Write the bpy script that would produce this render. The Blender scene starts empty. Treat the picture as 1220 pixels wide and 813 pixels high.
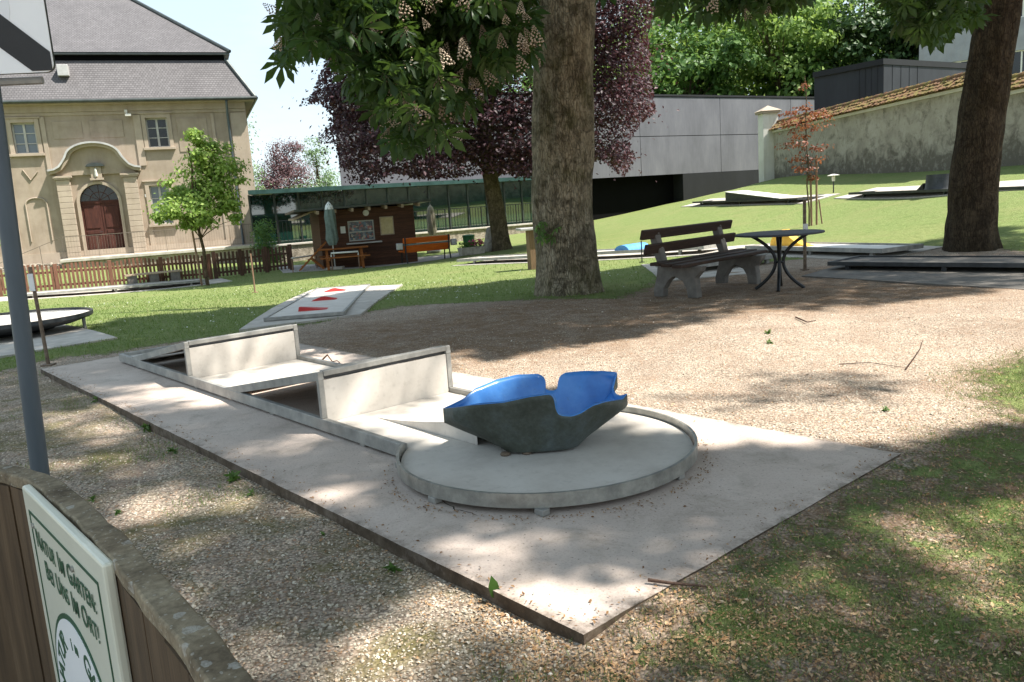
import bpy, math, random
import numpy as np
from mathutils import Vector, Matrix, noise as mnoise

SC = bpy.context.scene
COL = SC.collection
rng = np.random.default_rng(7)
random.seed(7)
PI = math.pi

# ------------------------------------------------------------------ camera model (1220 x 813 reference frame)
IW, IH = 1220.0, 813.0
FL, PITCH, ROLL, CAM_H = 961.0, 0.169, 0.0685, 1.2114
_F = np.array([0, math.cos(PITCH), -math.sin(PITCH)])
_R0 = np.array([1.0, 0, 0]); _U0 = np.array([0, math.sin(PITCH), math.cos(PITCH)])
CR = math.cos(ROLL) * _R0 - math.sin(ROLL) * _U0
CU = math.sin(ROLL) * _R0 + math.cos(ROLL) * _U0
CC = np.array([0, 0, CAM_H])

def ray(x, y):
    return _F + CR * (x - IW / 2) / FL - CU * (y - IH / 2) / FL
def at(x, y, d):
    r = ray(x, y); return CC + r * d / r[1]
def atz(x, y, z=0.0):
    r = ray(x, y); return CC + r * (z - CAM_H) / r[2]
def proj(P):
    d = np.asarray(P, float) - CC
    z = d @ _F
    z = np.where(z < 0.05, 0.05, z)
    return np.stack([IW / 2 + FL * (d @ CR) / z, IH / 2 - FL * (d @ CU) / z], -1), d @ _F

# ------------------------------------------------------------------ terrain (thin plate spline through surveyed heights)
_TP = [(-15.7, 25, -.55), (-12.7, 27, -.7), (-7.8, 29, -.64), (-9.6, 25.5, -.74), (-18, 36, -.3), (-6.8, 30, -.7), (-3.4, 31, -.75),
       (-3, 28, -.6), (-.1, 28, -.35), (5.6, 47.5, -.12), (16.4, 51.6, 1.32), (13.5, 41, 1.5), (-2, 41, -.45), (11, 44.5, .7), (14.7, 27, 1.3), (8.9, 22, .2), (10.2, 32, .75),
       (10.8, 17, .7), (12, 23, .85), (5.5, 13.7, -.02), (4, 18, -.12), (0, 22, -.3), (2, 18, -.2), (-3, 18, -.28), (-7, 18, -.4),
       (-7, 11, -.12), (-9, 8, -.12), (8, 12.5, .02), (9, 8, .0), (-12, 40, -.75), (-6, 36, -.6), (3, 36, -.25), (9, 37, .72),
       (-40, 60, -.5), (0, 70, 0.), (40, 60, 1.7), (40, 20, 1.7), (-40, 20, -.8), (0, -30, -.1), (-30, -10, -.2), (30, -10, .3),
       (-7, 34, -.7), (-60, 90, -.5), (60, 90, 2), (0, 95, .2)]
for _x in (-4.5, -2, 0, 2, 4, 6):
    for _y in (-2, 1, 3, 5, 7, 9, 11):
        _TP.append((_x, _y, -.05))
_TP = np.array(_TP, float)
def _phi(r2):
    return np.where(r2 > 1e-9, r2 * np.log(r2 + 1e-12) * .5, 0)
_n = len(_TP)
_A = np.zeros((_n + 3, _n + 3))
_d2 = ((_TP[:, None, :2] - _TP[None, :, :2]) ** 2).sum(-1)
_A[:_n, :_n] = _phi(_d2) + np.eye(_n) * .6
_A[:_n, _n] = 1; _A[:_n, _n + 1:] = _TP[:, :2]; _A[_n:, :_n] = _A[:_n, _n:].T
_W = np.linalg.solve(_A, np.concatenate([_TP[:, 2], np.zeros(3)]))
def lift(x, y):
    """earth built up outside the far and right edges of the front slab"""
    x = np.asarray(x, float); y = np.asarray(y, float)
    q = (x + 3.2817) * math.cos(-.861) + (y - 7.6782) * math.sin(-.861); r = -(x + 3.2817) * math.sin(-.861) + (y - 7.6782) * math.cos(-.861)
    d1 = q - 6.4582; d2 = r - 1.0092
    e1 = np.where((d1 > -.25) & (r < 1.3), np.where(d1 > .0, np.exp(-(d1 / .5) ** 2), 1.0) * np.clip((d1 + .2) / .2, 0, 1) * np.clip((r + 1.15) / .35, 0, 1), 0)
    e2 = np.where((d2 > -.25) & (q < 6.75), np.where(d2 > .0, np.exp(-(d2 / .5) ** 2), 1.0) * np.clip((d2 + .2) / .2, 0, 1) * np.clip((q + .9) / .4, 0, 1), 0)
    return .043 * np.maximum(e1, e2)
def tz(x, y):
    x = np.atleast_1d(np.asarray(x, float)); y = np.atleast_1d(np.asarray(y, float))
    xc = np.clip(x, -60, 60); yc = np.clip(y, -30, 95)
    d2 = (xc[:, None] - _TP[None, :, 0]) ** 2 + (yc[:, None] - _TP[None, :, 1]) ** 2
    z = _phi(d2) @ _W[:_n] + _W[_n] + _W[_n + 1] * xc + _W[_n + 2] * yc
    return z + lift(x, y)
def gz(x, y):
    return float(tz(x, y)[0])
def ground_px(x, y):
    """the terrain point seen at a photo position"""
    r = ray(x, y); t = 1.0
    p = CC + r * t
    for i in range(4000):
        p = CC + r * t
        if p[2] < gz(p[0], p[1]): break
        t *= 1.004
    return p

# ------------------------------------------------------------------ mesh helpers
class MB:
    def __init__(s): s.v = []; s.f = []; s.m = []
    def add(s, vs, fs, mi=0):
        b = len(s.v); s.v += [tuple(map(float, p)) for p in vs]
        for f in fs: s.f.append(tuple(b + i for i in f)); s.m.append(mi)
        return s
    def box(s, x0, x1, y0, y1, z0, z1, mi=0):
        v = [(x0, y0, z0), (x1, y0, z0), (x1, y1, z0), (x0, y1, z0), (x0, y0, z1), (x1, y0, z1), (x1, y1, z1), (x0, y1, z1)]
        return s.add(v, [(0, 3, 2, 1), (4, 5, 6, 7), (0, 1, 5, 4), (1, 2, 6, 5), (2, 3, 7, 6), (3, 0, 4, 7)], mi)
    def bar(s, p, q, w, h, up=(0, 0, 1), mi=0):
        p = Vector(p); q = Vector(q); d = (q - p).normalized(); up = Vector(up)
        a = d.cross(up)
        if a.length < 1e-4: a = d.cross(Vector((1, 0, 0)))
        a.normalize(); b = a.cross(d).normalized()
        a = a * w / 2; b = b * h / 2
        v = [p - a - b, p + a - b, p + a + b, p - a + b, q - a - b, q + a - b, q + a + b, q - a + b]
        return s.add(v, [(0, 1, 2, 3), (7, 6, 5, 4), (0, 4, 5, 1), (1, 5, 6, 2), (2, 6, 7, 3), (3, 7, 4, 0)], mi)
    def tube(s, pts, r, n=10, mi=0, caps=True):
        pts = [Vector(p) for p in pts]
        if not hasattr(r, '__len__'): r = [r] * len(pts)
        ring = []; pa = None
        for i, p in enumerate(pts):
            t = (pts[min(i + 1, len(pts) - 1)] - pts[max(i - 1, 0)]).normalized()
            if pa is None:
                a = t.cross(Vector((0, 0, 1)))
                if a.length < .05: a = t.cross(Vector((1, 0, 0)))
            else: a = pa - t * pa.dot(t)
            a.normalize(); pa = a; b = t.cross(a)
            ring.append([p + a * r[i] * math.cos(2 * PI * k / n) + b * r[i] * math.sin(2 * PI * k / n) for k in range(n)])
        v = [q for rr in ring for q in rr]; f = []
        for i in range(len(pts) - 1):
            for k in range(n):
                f.append((i * n + k, i * n + (k + 1) % n, (i + 1) * n + (k + 1) % n, (i + 1) * n + k))
        if caps:
            f.append(tuple(range(n - 1, -1, -1))); f.append(tuple((len(pts) - 1) * n + k for k in range(n)))
        return s.add(v, f, mi)
    def lathe(s, prof, n=24, c=(0, 0, 0), mi=0):
        v = []; f = []
        for r, z in prof:
            for k in range(n):
                v.append((c[0] + r * math.cos(2 * PI * k / n), c[1] + r * math.sin(2 * PI * k / n), c[2] + z))
        for i in range(len(prof) - 1):
            for k in range(n):
                f.append((i * n + k, i * n + (k + 1) % n, (i + 1) * n + (k + 1) % n, (i + 1) * n + k))
        f.append(tuple(range(n - 1, -1, -1))); f.append(tuple((len(prof) - 1) * n + k for k in range(n)))
        return s.add(v, f, mi)
    def prism(s, poly, fn, h0, h1, mi=0):
        """poly of (a,b); fn(a,b,h) -> xyz"""
        n = len(poly)
        v = [fn(a, b, h0) for a, b in poly] + [fn(a, b, h1) for a, b in poly]
        f = [tuple(range(n)), tuple(range(2 * n - 1, n - 1, -1))]
        for i in range(n):
            j = (i + 1) % n; f.append((j, i, n + i, n + j))
        return s.add(v, f, mi)
    def strip(s, A, B, mi=0):
        """ribbon of quads between two polylines"""
        n = len(A); f = [(i, i + 1, n + i + 1, n + i) for i in range(n - 1)]
        return s.add(list(A) + list(B), f, mi)
    def build(s, name, mats, parent=None, smooth=False, bevel=0, fix=True):
        me = bpy.data.meshes.new(name); me.from_pydata(s.v, [], s.f)
        if not isinstance(mats, (list, tuple)): mats = [mats]
        for m in mats: me.materials.append(m)
        me.polygons.foreach_set('material_index', s.m)
        if fix:
            import bmesh
            bm = bmesh.new(); bm.from_mesh(me); bmesh.ops.recalc_face_normals(bm, faces=bm.faces); bm.to_mesh(me); bm.free()
        o = bpy.data.objects.new(name, me); COL.objects.link(o)
        if parent: o.parent = parent
        if smooth:
            me.polygons.foreach_set('use_smooth', [True] * len(me.polygons))
            me.set_sharp_from_angle(angle=math.radians(smooth if smooth > 1 else 40))
        if bevel:
            b = o.modifiers.new('bevel', 'BEVEL'); b.width = bevel; b.segments = 2; b.limit_method = 'ANGLE'; b.angle_limit = math.radians(35)
            b.harden_normals = False
        return o

def tag(o, label=None, cat=None, group=None, kind=None):
    if label: o['label'] = label
    if cat: o['category'] = cat
    if group: o['group'] = group
    if kind: o['kind'] = kind
    return o
def thing(name, label, cat, loc=(0, 0, 0), rz=0.0, group=None):
    o = bpy.data.objects.new(name, None); COL.objects.link(o)
    o.location = tuple(map(float, loc)); o.rotation_euler = (0, 0, rz); o.empty_display_size = .2
    return tag(o, label, cat, group)
def copy_tree(o, parent=None):
    c = o.copy(); COL.objects.link(c)
    if parent: c.parent = parent
    for ch in list(o.children): copy_tree(ch, c)
    return c

def scatter(name, tv, tf, pos, rot, scl, mat, parent=None, var=None, smooth=False):
    """many small copies of one template written into ONE mesh; per-copy random value in attribute 'var'"""
    tv = np.asarray(tv, float); k = len(tv); N = len(pos)
    scl = np.asarray(scl, float)
    if scl.ndim == 1: scl = scl[:, None] * np.ones((1, 3))
    V = np.einsum('nij,nkj->nki', rot, tv[None] * scl[:, None, :]) + np.asarray(pos)[:, None, :]
    lt = np.array([len(f) for f in tf]); li = np.concatenate([np.array(f) for f in tf])
    L = (li[None, :] + (np.arange(N) * k)[:, None]).ravel()
    LT = np.tile(lt, N); LS = np.concatenate([[0], np.cumsum(LT)[:-1]])
    me = bpy.data.meshes.new(name)
    me.vertices.add(N * k); me.vertices.foreach_set('co', V.ravel().astype(np.float32))
    me.loops.add(len(L)); me.loops.foreach_set('vertex_index', L.astype(np.int32))
    me.polygons.add(len(LT)); me.polygons.foreach_set('loop_start', LS.astype(np.int32))
    me.update(calc_edges=True)
    if var is None: var = rng.random(N)
    a = me.attributes.new('var', 'FLOAT', 'POINT'); a.data.foreach_set('value', np.repeat(var, k).astype(np.float32))
    if smooth: me.polygons.foreach_set('use_smooth', [True] * len(me.polygons))
    me.materials.append(mat)
    o = bpy.data.objects.new(name, me); COL.objects.link(o)
    if parent: o.parent = parent
    return o

def frames(nrm, spin=None):
    """rotation matrices whose local z is nrm"""
    n = nrm / np.linalg.norm(nrm, axis=1, keepdims=True); N = len(n)
    ref = np.where(np.abs(n[:, 2:3]) < .9, np.array([[0, 0, 1.]]), np.array([[1., 0, 0]]))
    x = np.cross(ref, n); x /= np.linalg.norm(x, axis=1, keepdims=True); y = np.cross(n, x)
    if spin is None: spin = rng.random(N) * 2 * PI
    c, s = np.cos(spin)[:, None], np.sin(spin)[:, None]
    X = x * c + y * s; Y = -x * s + y * c
    return np.stack([X, Y, n], -1)

def in_poly(P, poly):
    P = np.asarray(P); poly = np.asarray(poly, float); x, y = P[:, 0], P[:, 1]
    c = np.zeros(len(P), bool); j = len(poly) - 1
    for i in range(len(poly)):
        xi, yi = poly[i]; xj, yj = poly[j]
        hit = ((yi > y) != (yj > y)) & (x < (xj - xi) * (y - yi) / (yj - yi + 1e-12) + xi)
        c ^= hit; j = i
    return c
def poly_dist(P, poly):
    """signed distance, positive inside"""
    P = np.asarray(P, float); poly = np.asarray(poly, float); best = np.full(len(P), 1e9)
    for i in range(len(poly)):
        a = poly[i]; b = poly[(i + 1) % len(poly)]; ab = b - a
        t = np.clip(((P - a) @ ab) / (ab @ ab + 1e-12), 0, 1)
        best = np.minimum(best, np.linalg.norm(P - a - t[:, None] * ab, axis=1))
    return np.where(in_poly(P, poly), best, -best)
def rand_in_poly(poly, n):
    poly = np.asarray(poly, float); lo, hi = poly.min(0), poly.max(0); out = np.zeros((0, 2))
    while len(out) < n:
        q = lo + rng.random((n * 3, 2)) * (hi - lo); out = np.concatenate([out, q[in_poly(q, poly)]])
    return out[:n]
# ------------------------------------------------------------------ materials
def lin(h):
    if isinstance(h, (tuple, list)): return tuple(h)[:3] + (1,)
    h = h.lstrip('#'); c = [int(h[i:i + 2], 16) / 255 for i in (0, 2, 4)]
    if max(c) - min(c) < 1e-6: return (c[0], c[0], c[0], 1)   # pure greys are masks and overlay factors: taken as they are
    return tuple((x / 12.92 if x <= .04045 else ((x + .055) / 1.055) ** 2.4) for x in c) + (1,)
class NT:
    def __init__(s, name):
        s.m = bpy.data.materials.new(name); s.m.use_nodes = True; s.t = s.m.node_tree; s.t.nodes.clear()
        s.out = s.n('ShaderNodeOutputMaterial')
    def n(s, k, **kw):
        o = s.t.nodes.new(k)
        for a, b in kw.items():
            if a.startswith('i_'):
                o.inputs[a[2:].replace('_', ' ')].default_value = b
            else: setattr(o, a, b)
        return o
    def l(s, a, b): s.t.links.new(a, b)
    def ramp(s, fac, stops, interp='LINEAR'):
        r = s.n('ShaderNodeValToRGB'); r.color_ramp.interpolation = interp; e = r.color_ramp.elements
        while len(e) < len(stops): e.new(.5)
        for i, (p, c) in enumerate(stops): e[i].position = p; e[i].color = lin(c)
        s.l(fac, r.inputs[0]); return r.outputs[0]
    def coords(s, kind='Object', scale=(1, 1, 1)):
        tc = s.n('ShaderNodeTexCoord'); mp = s.n('ShaderNodeMapping'); mp.inputs['Scale'].default_value = scale
        s.l(tc.outputs[kind], mp.inputs[0]); return mp.outputs[0]
    def noise(s, co, scale, detail=4, rough=.6, dist=0):
        t = s.n('ShaderNodeTexNoise', i_Scale=scale, i_Detail=detail, i_Roughness=rough, i_Distortion=dist)
        if co is not None: s.l(co, t.inputs['Vector'])
        return t.outputs['Fac']
    def voro(s, co, scale, feature='F1', rnd=1):
        t = s.n('ShaderNodeTexVoronoi', i_Scale=scale, i_Randomness=rnd); t.feature = feature; s.l(co, t.inputs['Vector']); return t
    def math(s, op, a, b=None, clamp=False):
        m = s.n('ShaderNodeMath'); m.operation = op; m.use_clamp = clamp
        for i, q in enumerate((a, b)):
            if q is None: continue
            if isinstance(q, (int, float)): m.inputs[i].default_value = q
            else: s.l(q, m.inputs[i])
        return m.outputs[0]
    def mix(s, fac, a, b, blend='MIX'):
        m = s.n('ShaderNodeMix'); m.data_type = 'RGBA'; m.blend_type = blend
        for i, q in ((0, fac), (6, a), (7, b)):
            if isinstance(q, (int, float)): m.inputs[i].default_value = q
            elif isinstance(q, (tuple, list, str)): m.inputs[i].default_value = lin(q)
            else: s.l(q, m.inputs[i])
        return m.outputs[2]
    def attr(s, name, out='Fac'):
        a = s.n('ShaderNodeAttribute'); a.attribute_name = name; return a.outputs[out]
    def bump(s, h, strength=.3, dist=.01, base=None):
        b = s.n('ShaderNodeBump'); b.inputs['Strength'].default_value = strength; b.inputs['Distance'].default_value = dist
        s.l(h, b.inputs['Height'])
        if base is not None: s.l(base, b.inputs['Normal'])
        return b.outputs[0]
    def pbsdf(s, col, rough=.6, metal=0, normal=None, spec=.5):
        p = s.n('ShaderNodeBsdfPrincipled')
        if isinstance(col, (tuple, list, str)): p.inputs['Base Color'].default_value = lin(col)
        else: s.l(col, p.inputs['Base Color'])
        if isinstance(rough, (int, float)): p.inputs['Roughness'].default_value = rough
        else: s.l(rough, p.inputs['Roughness'])
        p.inputs['Metallic'].default_value = metal; p.inputs['Specular IOR Level'].default_value = spec
        if normal is not None: s.l(normal, p.inputs['Normal'])
        return p
    def done(s, sh): s.l(sh.outputs[0] if hasattr(sh, 'outputs') else sh, s.out.inputs[0]); return s.m

def noisy(name, stops, scale=6, rough=.6, metal=0, bump=.15, bdist=.004, bscale=None, stretch=(1, 1, 1), spec=.5, detail=5, big=.25):
    t = NT(name); co = t.coords('Object', stretch)
    f = t.noise(co, scale, detail, .65)
    c = t.ramp(f, stops)
    if big:
        g = t.noise(co, scale * .13, 3); c = t.mix(big, c, t.ramp(g, [(.3, '#555555'), (.7, '#d0d0d0')]), 'OVERLAY')
    h = t.noise(co, bscale or scale * 5, 4)
    return t.done(t.pbsdf(c, rough, metal, t.bump(h, bump, bdist), spec))

def leafmat(name, stops, trans='#7fa030', tw=.35, rough=.5, spec=.3):
    t = NT(name); v = t.attr('var'); c = t.ramp(v, stops)
    p = t.pbsdf(c, rough, 0, None, spec)
    tr = t.n('ShaderNodeBsdfTranslucent'); t.l(t.mix(.6, c, trans, 'MIX'), tr.inputs[0])
    m = t.n('ShaderNodeMixShader'); m.inputs[0].default_value = tw; t.l(p.outputs[0], m.inputs[1]); t.l(tr.outputs[0], m.inputs[2])
    return t.done(m)

def varmat(name, stops, rough=.8, bump=0):
    t = NT(name); v = t.attr('var'); c = t.ramp(v, stops)
    nb = None
    if bump:
        nb = t.bump(t.noise(t.coords('Object'), 160, 3), bump, .003)
    return t.done(t.pbsdf(c, rough, 0, nb, .3))

M = {}
M['steel'] = noisy('galvanised_steel', [(.3, '#85857f'), (.5, '#9c9b94'), (.7, '#b6b4ac')], 14, .42, .55, .08, .002, 60)
M['steel_dull'] = noisy('dull_steel', [(.3, '#7d7c78'), (.55, '#97958f'), (.75, '#aeaaa2')], 9, .55, .25, .1, .002, 60)
M['dark_steel'] = noisy('dark_steel', [(.3, '#2e3032'), (.7, '#4a4c4e')], 9, .5, .2, .1, .002, 60)
M['black_iron'] = noisy('black_iron', [(.3, '#17181a'), (.7, '#27292b')], 12, .4, .3, .1, .002, 80)
M['rust'] = noisy('rusty_iron', [(.3, '#54443c'), (.5, '#70604f'), (.75, '#85786c')], 20, .8, .1, .3, .002, 90)
M['white_paint'] = noisy('white_paint', [(.3, '#cfcbc2'), (.7, '#e6e3dc')], 6, .5, 0, .05, .002)
M['paper'] = noisy('paper', [(.3, '#d8d8d4'), (.7, '#e8e8e4')], 20, .7, 0, .02)
M['alu'] = noisy('aluminium_pole', [(.3, '#454f56'), (.55, '#525c63'), (.75, '#636c71')], 5, .5, .2, .06, .002, 50, stretch=(1, 1, .2))

def lane_board():
    t = NT('fibre_cement_board'); co = t.coords('Object')
    f = t.noise(co, 3.5, 6, .7); g = t.noise(co, 26, 4, .6); h = t.noise(co, 140, 2)
    c = t.ramp(f, [(.25, '#b2aaa0'), (.5, '#c6bfb5'), (.8, '#d2ccc3')])
    c = t.mix(t.ramp(g, [(.55, '#000000'), (.8, '#5a5a5a')]), c, '#8d867b')
    return t.done(t.pbsdf(c, .55, 0, t.bump(h, .08, .002), .4))
M['board'] = lane_board()

def concrete():
    t = NT('slab_concrete'); co = t.coords('Object')
    f = t.noise(co, 1.3, 6, .65); g = t.noise(co, 90, 3, .7); v = t.voro(co, 55).outputs['Distance']; st = t.noise(co, 4.2, 5, .75, .6)
    c = t.ramp(f, [(.25, '#b1a297'), (.5, '#c3b4a8'), (.75, '#cfc2b7')])
    c = t.mix(.55, c, t.ramp(g, [(.25, '#6e6a66'), (.5, '#8a8a8a'), (.75, '#aaa6a0')]), 'OVERLAY')
    c = t.mix(t.ramp(st, [(.50, '#000000'), (.72, '#909090')]), c, '#8a7f70')
    # exposed dark aggregate
    pt = t.voro(co, 38); sp = t.math('LESS_THAN', pt.outputs['Distance'], .13)
    rr = t.n('ShaderNodeSeparateColor'); t.l(pt.outputs['Color'], rr.inputs[0])
    sp = t.math('MULTIPLY', sp, t.math('GREATER_THAN', rr.outputs[0], .6))
    c = t.mix(t.math('MULTIPLY', sp, .7), c, '#5d5650')
    # edges weathered by moss: attribute
    e = t.attr('edge'); en = t.math('MULTIPLY', t.math('MULTIPLY', e, e), t.ramp(t.noise(co, 9, 6, .75), [(.42, '#000000'), (.66, '#e0e0e0')]))
    c = t.mix(en, c, '#4d4234')
    c = t.mix(t.math('MULTIPLY', t.math('GREATER_THAN', e, 1.5), .9), c, t.ramp(t.noise(co, 11, 6, .75), [(.3, '#3a3026'), (.5, '#56493b'), (.72, '#75695a')]))
    hh = t.math('ADD', g, t.math('MULTIPLY', v, .6))
    return t.done(t.pbsdf(c, .85, 0, t.bump(hh, .35, .004), .3))
M['concrete'] = concrete()
M['concrete_plain'] = noisy('pale_concrete', [(.3, '#9e978d'), (.55, '#b1aaa0'), (.75, '#c4beb4')], 5, .85, 0, .3, .006, 60)
M['concrete_leg'] = noisy('cast_concrete', [(.3, '#5c5752'), (.55, '#6f6a63'), (.75, '#827c74')], 8, .85, 0, .35, .006, 70)
M['paving'] = noisy('grey_paving', [(.3, '#8f8a86'), (.7, '#a9a49e')], 3, .85, 0, .2, .006, 40)

def wood(name, a, b, c_, scale=3, st=(1, 12, 12), rough=.7, gap=None, axis='Z'):
    """boards: grain stretched along x; optional dark joints every gap metres along an axis"""
    t = NT(name); co = t.coords('Object', st); f = t.noise(co, scale, 6, .7, .4)
    c = t.ramp(f, [(.25, a), (.5, b), (.78, c_)])
    h = f
    if gap:
        co2 = t.coords('Object'); sx = t.n('ShaderNodeSeparateXYZ'); t.l(co2, sx.inputs[0])
        q = t.math('DIVIDE', sx.outputs[axis], gap); fr = t.math('FRACT', q); fl = t.math('FLOOR', q)
        wn = t.n('ShaderNodeTexWhiteNoise'); wn.noise_dimensions = '1D'; t.l(fl, wn.inputs['W'])
        c = t.mix(.35, c, t.ramp(wn.outputs[0], [(0, '#3a3a3a'), (1, '#c8c8c8')]), 'OVERLAY')
        j = t.math('LESS_THAN', fr, .045); c = t.mix(t.math('MULTIPLY', j, .85), c, '#0c0806')
        h = t.math('SUBTRACT', f, t.math('MULTIPLY', j, 2.0))
    return t.done(t.pbsdf(c, rough, 0, t.bump(h, .4, .006), .35))
M['bench_wood'] = wood('dark_brown_plank', '#241911', '#37271d', '#4b382b', 3)
M['orange_wood'] = wood('orange_plank', '#b04a12', '#d0641f', '#dc7c34', 3, rough=.4)
M['kiosk_wood'] = wood('kiosk_boards', '#38231a', '#523424', '#694733', 2.5, (1, 10, 10), .7, .14, 'Z')
M['kiosk_trim'] = wood('pale_rafter_wood', '#8d7a66', '#a8947e', '#bfae98', 3)
M['picket_wood'] = wood('picket_wood', '#4e3327', '#6d4a39', '#86624f', 3, (10, 10, 1))
M['picket_shaded'] = wood('shaded_picket_wood', '#3a2820', '#523a2e', '#684c3e', 3, (10, 10, 1))  # same picket wood, its colour darkened for the shade of the shrubs
M['fence_wood'] = wood('fence_boards', '#3a2d20', '#554431', '#705c45', 2.2, (14, 14, .8))
M['trestle'] = wood('picnic_wood', '#6e3c18', '#8f5526', '#a86c38', 3)
M['stake'] = wood('stake_wood', '#6b5242', '#866a57', '#9c8270', 4, (10, 10, 1))
M['plinth_wood'] = wood('post_wood', '#5b4836', '#786049', '#8d7760', 4, (8, 8, 1))

def cap_wood():
    t = NT('lichened_cap'); co = t.coords('Object'); f = t.noise(co, 9, 6, .7); g = t.noise(co, 70, 4, .7)
    c = t.ramp(f, [(.3, '#5c5040'), (.5, '#81745f'), (.75, '#9f927a')])
    c = t.mix(.5, c, t.ramp(g, [(.3, '#333333'), (.7, '#cccccc')]), 'OVERLAY')
    d = t.n('ShaderNodeVectorMath'); d.operation = 'ADD'; t.l(co, d.inputs[0])
    nz = t.n('ShaderNodeTexNoise', i_Scale=40., i_Detail=3.); t.l(co, nz.inputs['Vector'])
    vm = t.n('ShaderNodeVectorMath'); vm.operation = 'SCALE'; t.l(nz.outputs['Color'], vm.inputs[0]); vm.inputs['Scale'].default_value = .02; t.l(vm.outputs[0], d.inputs[1])
    v = t.voro(d.outputs[0], 26); sp = t.n('ShaderNodeSeparateColor'); t.l(v.outputs['Color'], sp.inputs[0])
    rad = t.math('MULTIPLY', sp.outputs[1], .42); lich = t.math('LESS_THAN', v.outputs['Distance'], rad)
    lich = t.math('MULTIPLY', lich, t.math('GREATER_THAN', sp.outputs[0], .58))
    lich = t.math('MULTIPLY', lich, t.ramp(g, [(.35, '#444444'), (.6, '#ffffff')]))
    c = t.mix(t.math('MULTIPLY', lich, .75), c, '#b4b0a6')
    v2 = t.voro(d.outputs[0], 90); l2 = t.math('LESS_THAN', v2.outputs['Distance'], .2); c = t.mix(t.math('MULTIPLY', l2, .5), c, '#b3aea2')
    return t.done(t.pbsdf(c, .9, 0, t.bump(t.math('ADD', g, lich), .5, .004), .2))
M['cap'] = cap_wood()

def bark(name, stops, moss='#4a4a22', mossamt=.5, sc=1.0):
    t = NT(name); co = t.coords('Object', (1, 1, .28)); co1 = t.coords('Object')
    f = t.noise(co, 16 * sc, 8, .72, .5); r = t.voro(co, 34 * sc, 'DISTANCE_TO_EDGE').outputs['Distance']; g = t.noise(co1, 2.2, 5, .7)
    c = t.ramp(f, stops)
    pl = t.ramp(t.noise(co1, 5.0, 5, .75, .8), [(.42, '#ffffff'), (.54, '#000000')])
    c = t.mix(t.math('MULTIPLY', pl, .55), c, '#2a231b')
    c = t.mix(t.math('MULTIPLY', t.ramp(g, [(.5, '#000000'), (.64, '#ffffff')]), mossamt), c, moss)
    cr = t.ramp(r, [(0, '#000000'), (.12, '#ffffff')]); c = t.mix(.28, c, cr, 'MULTIPLY')
    h = t.math('ADD', t.math('MULTIPLY', f, 1.0), t.math('MULTIPLY', cr, .6))
    return t.done(t.pbsdf(c, .95, 0, t.bump(h, .9, .03), .15))
M['bark1'] = bark('chestnut_bark', [(.28, '#5e5746'), (.5, '#998e77'), (.72, '#c0b7a0')])
M['bark2'] = bark('dark_chestnut_bark', [(.25, '#2a241d'), (.5, '#4d4336'), (.78, '#6b5e4c')], '#3a3018', .3)
M['bark3'] = bark('beech_bark', [(.25, '#4d4436'), (.5, '#6d614d'), (.78, '#8d8168')], '#4c4c2a', .4)
M['bark4'] = bark('young_bark', [(.25, '#5a4c3c'), (.5, '#7c6a56'), (.78, '#98856e')], '#5a5434', .2, 3)

M['leaf_chestnut'] = leafmat('chestnut_leaf', [(0, (.020, .046, .012)), (.5, (.034, .074, .018)), (1, (.058, .108, .026))], (.13, .22, .03), .33, .45)
M['leaf_young'] = leafmat('young_tree_leaf', [(0, (.14, .25, .045)), (.5, (.26, .37, .085)), (1, (.38, .48, .13))], (.42, .56, .11), .42, .5)
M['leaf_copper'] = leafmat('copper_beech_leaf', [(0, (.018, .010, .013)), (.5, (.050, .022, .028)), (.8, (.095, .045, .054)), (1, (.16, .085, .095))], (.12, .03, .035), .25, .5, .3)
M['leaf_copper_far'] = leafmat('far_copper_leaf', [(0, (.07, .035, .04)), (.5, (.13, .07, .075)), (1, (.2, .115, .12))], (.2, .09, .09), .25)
M['leaf_maple'] = leafmat('red_maple_leaf', [(0, (.12, .035, .025)), (.5, (.23, .075, .045)), (.85, (.30, .14, .075)), (1, (.40, .24, .15))], (.40, .16, .06), .35)
M['leaf_mid'] = leafmat('mid_green_leaf', [(0, (.035, .08, .02)), (.45, (.085, .17, .04)), (.8, (.15, .26, .06)), (1, (.23, .36, .09))], (.26, .42, .08), .38)
M['leaf_bright'] = leafmat('bright_green_leaf', [(0, (.09, .16, .035)), (.5, (.19, .30, .07)), (1, (.33, .44, .13))], (.36, .50, .10), .42)
M['leaf_dark'] = leafmat('dark_green_leaf', [(0, (.02, .045, .014)), (.5, (.045, .09, .026)), (1, (.09, .15, .05))], (.08, .16, .03), .2)
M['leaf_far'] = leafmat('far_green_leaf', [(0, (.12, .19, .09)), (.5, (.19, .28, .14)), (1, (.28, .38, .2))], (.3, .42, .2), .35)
M['blossom'] = varmat('chestnut_blossom', [(0, '#7c6b5b'), (.5, '#aa9884'), (1, '#cbbaa5')], .7)
M['grass'] = leafmat('grass_blade', [(0, (.085, .14, .03)), (.5, (.15, .22, .05)), (.85, (.22, .28, .08)), (1, (.33, .31, .15))], (.26, .36, .09), .3, .6, .2)
M['weed'] = leafmat('weed_leaf', [(0, (.05, .11, .02)), (1, (.12, .19, .05))], (.2, .4, .05), .35)
M['litter'] = varmat('fallen_blossom', [(0, '#6a4c36'), (.3, '#95734f'), (.5, '#ad8d69'), (.8, '#b89c7a'), (.95, '#cbb99e'), (1, '#a5633f')], .9)
M['pebble'] = varmat('pebble', [(0, '#9a9182'), (.3, '#b5aa97'), (.55, '#c6bba7'), (.8, '#d6ccba'), (.93, '#c2a384'), (1, '#e8e1d4')], .8, .2)
M['twig'] = noisy('twig_bark', [(.3, '#3a2a22'), (.7, '#6a5244')], 60, .9, 0, .3, .002)
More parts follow.
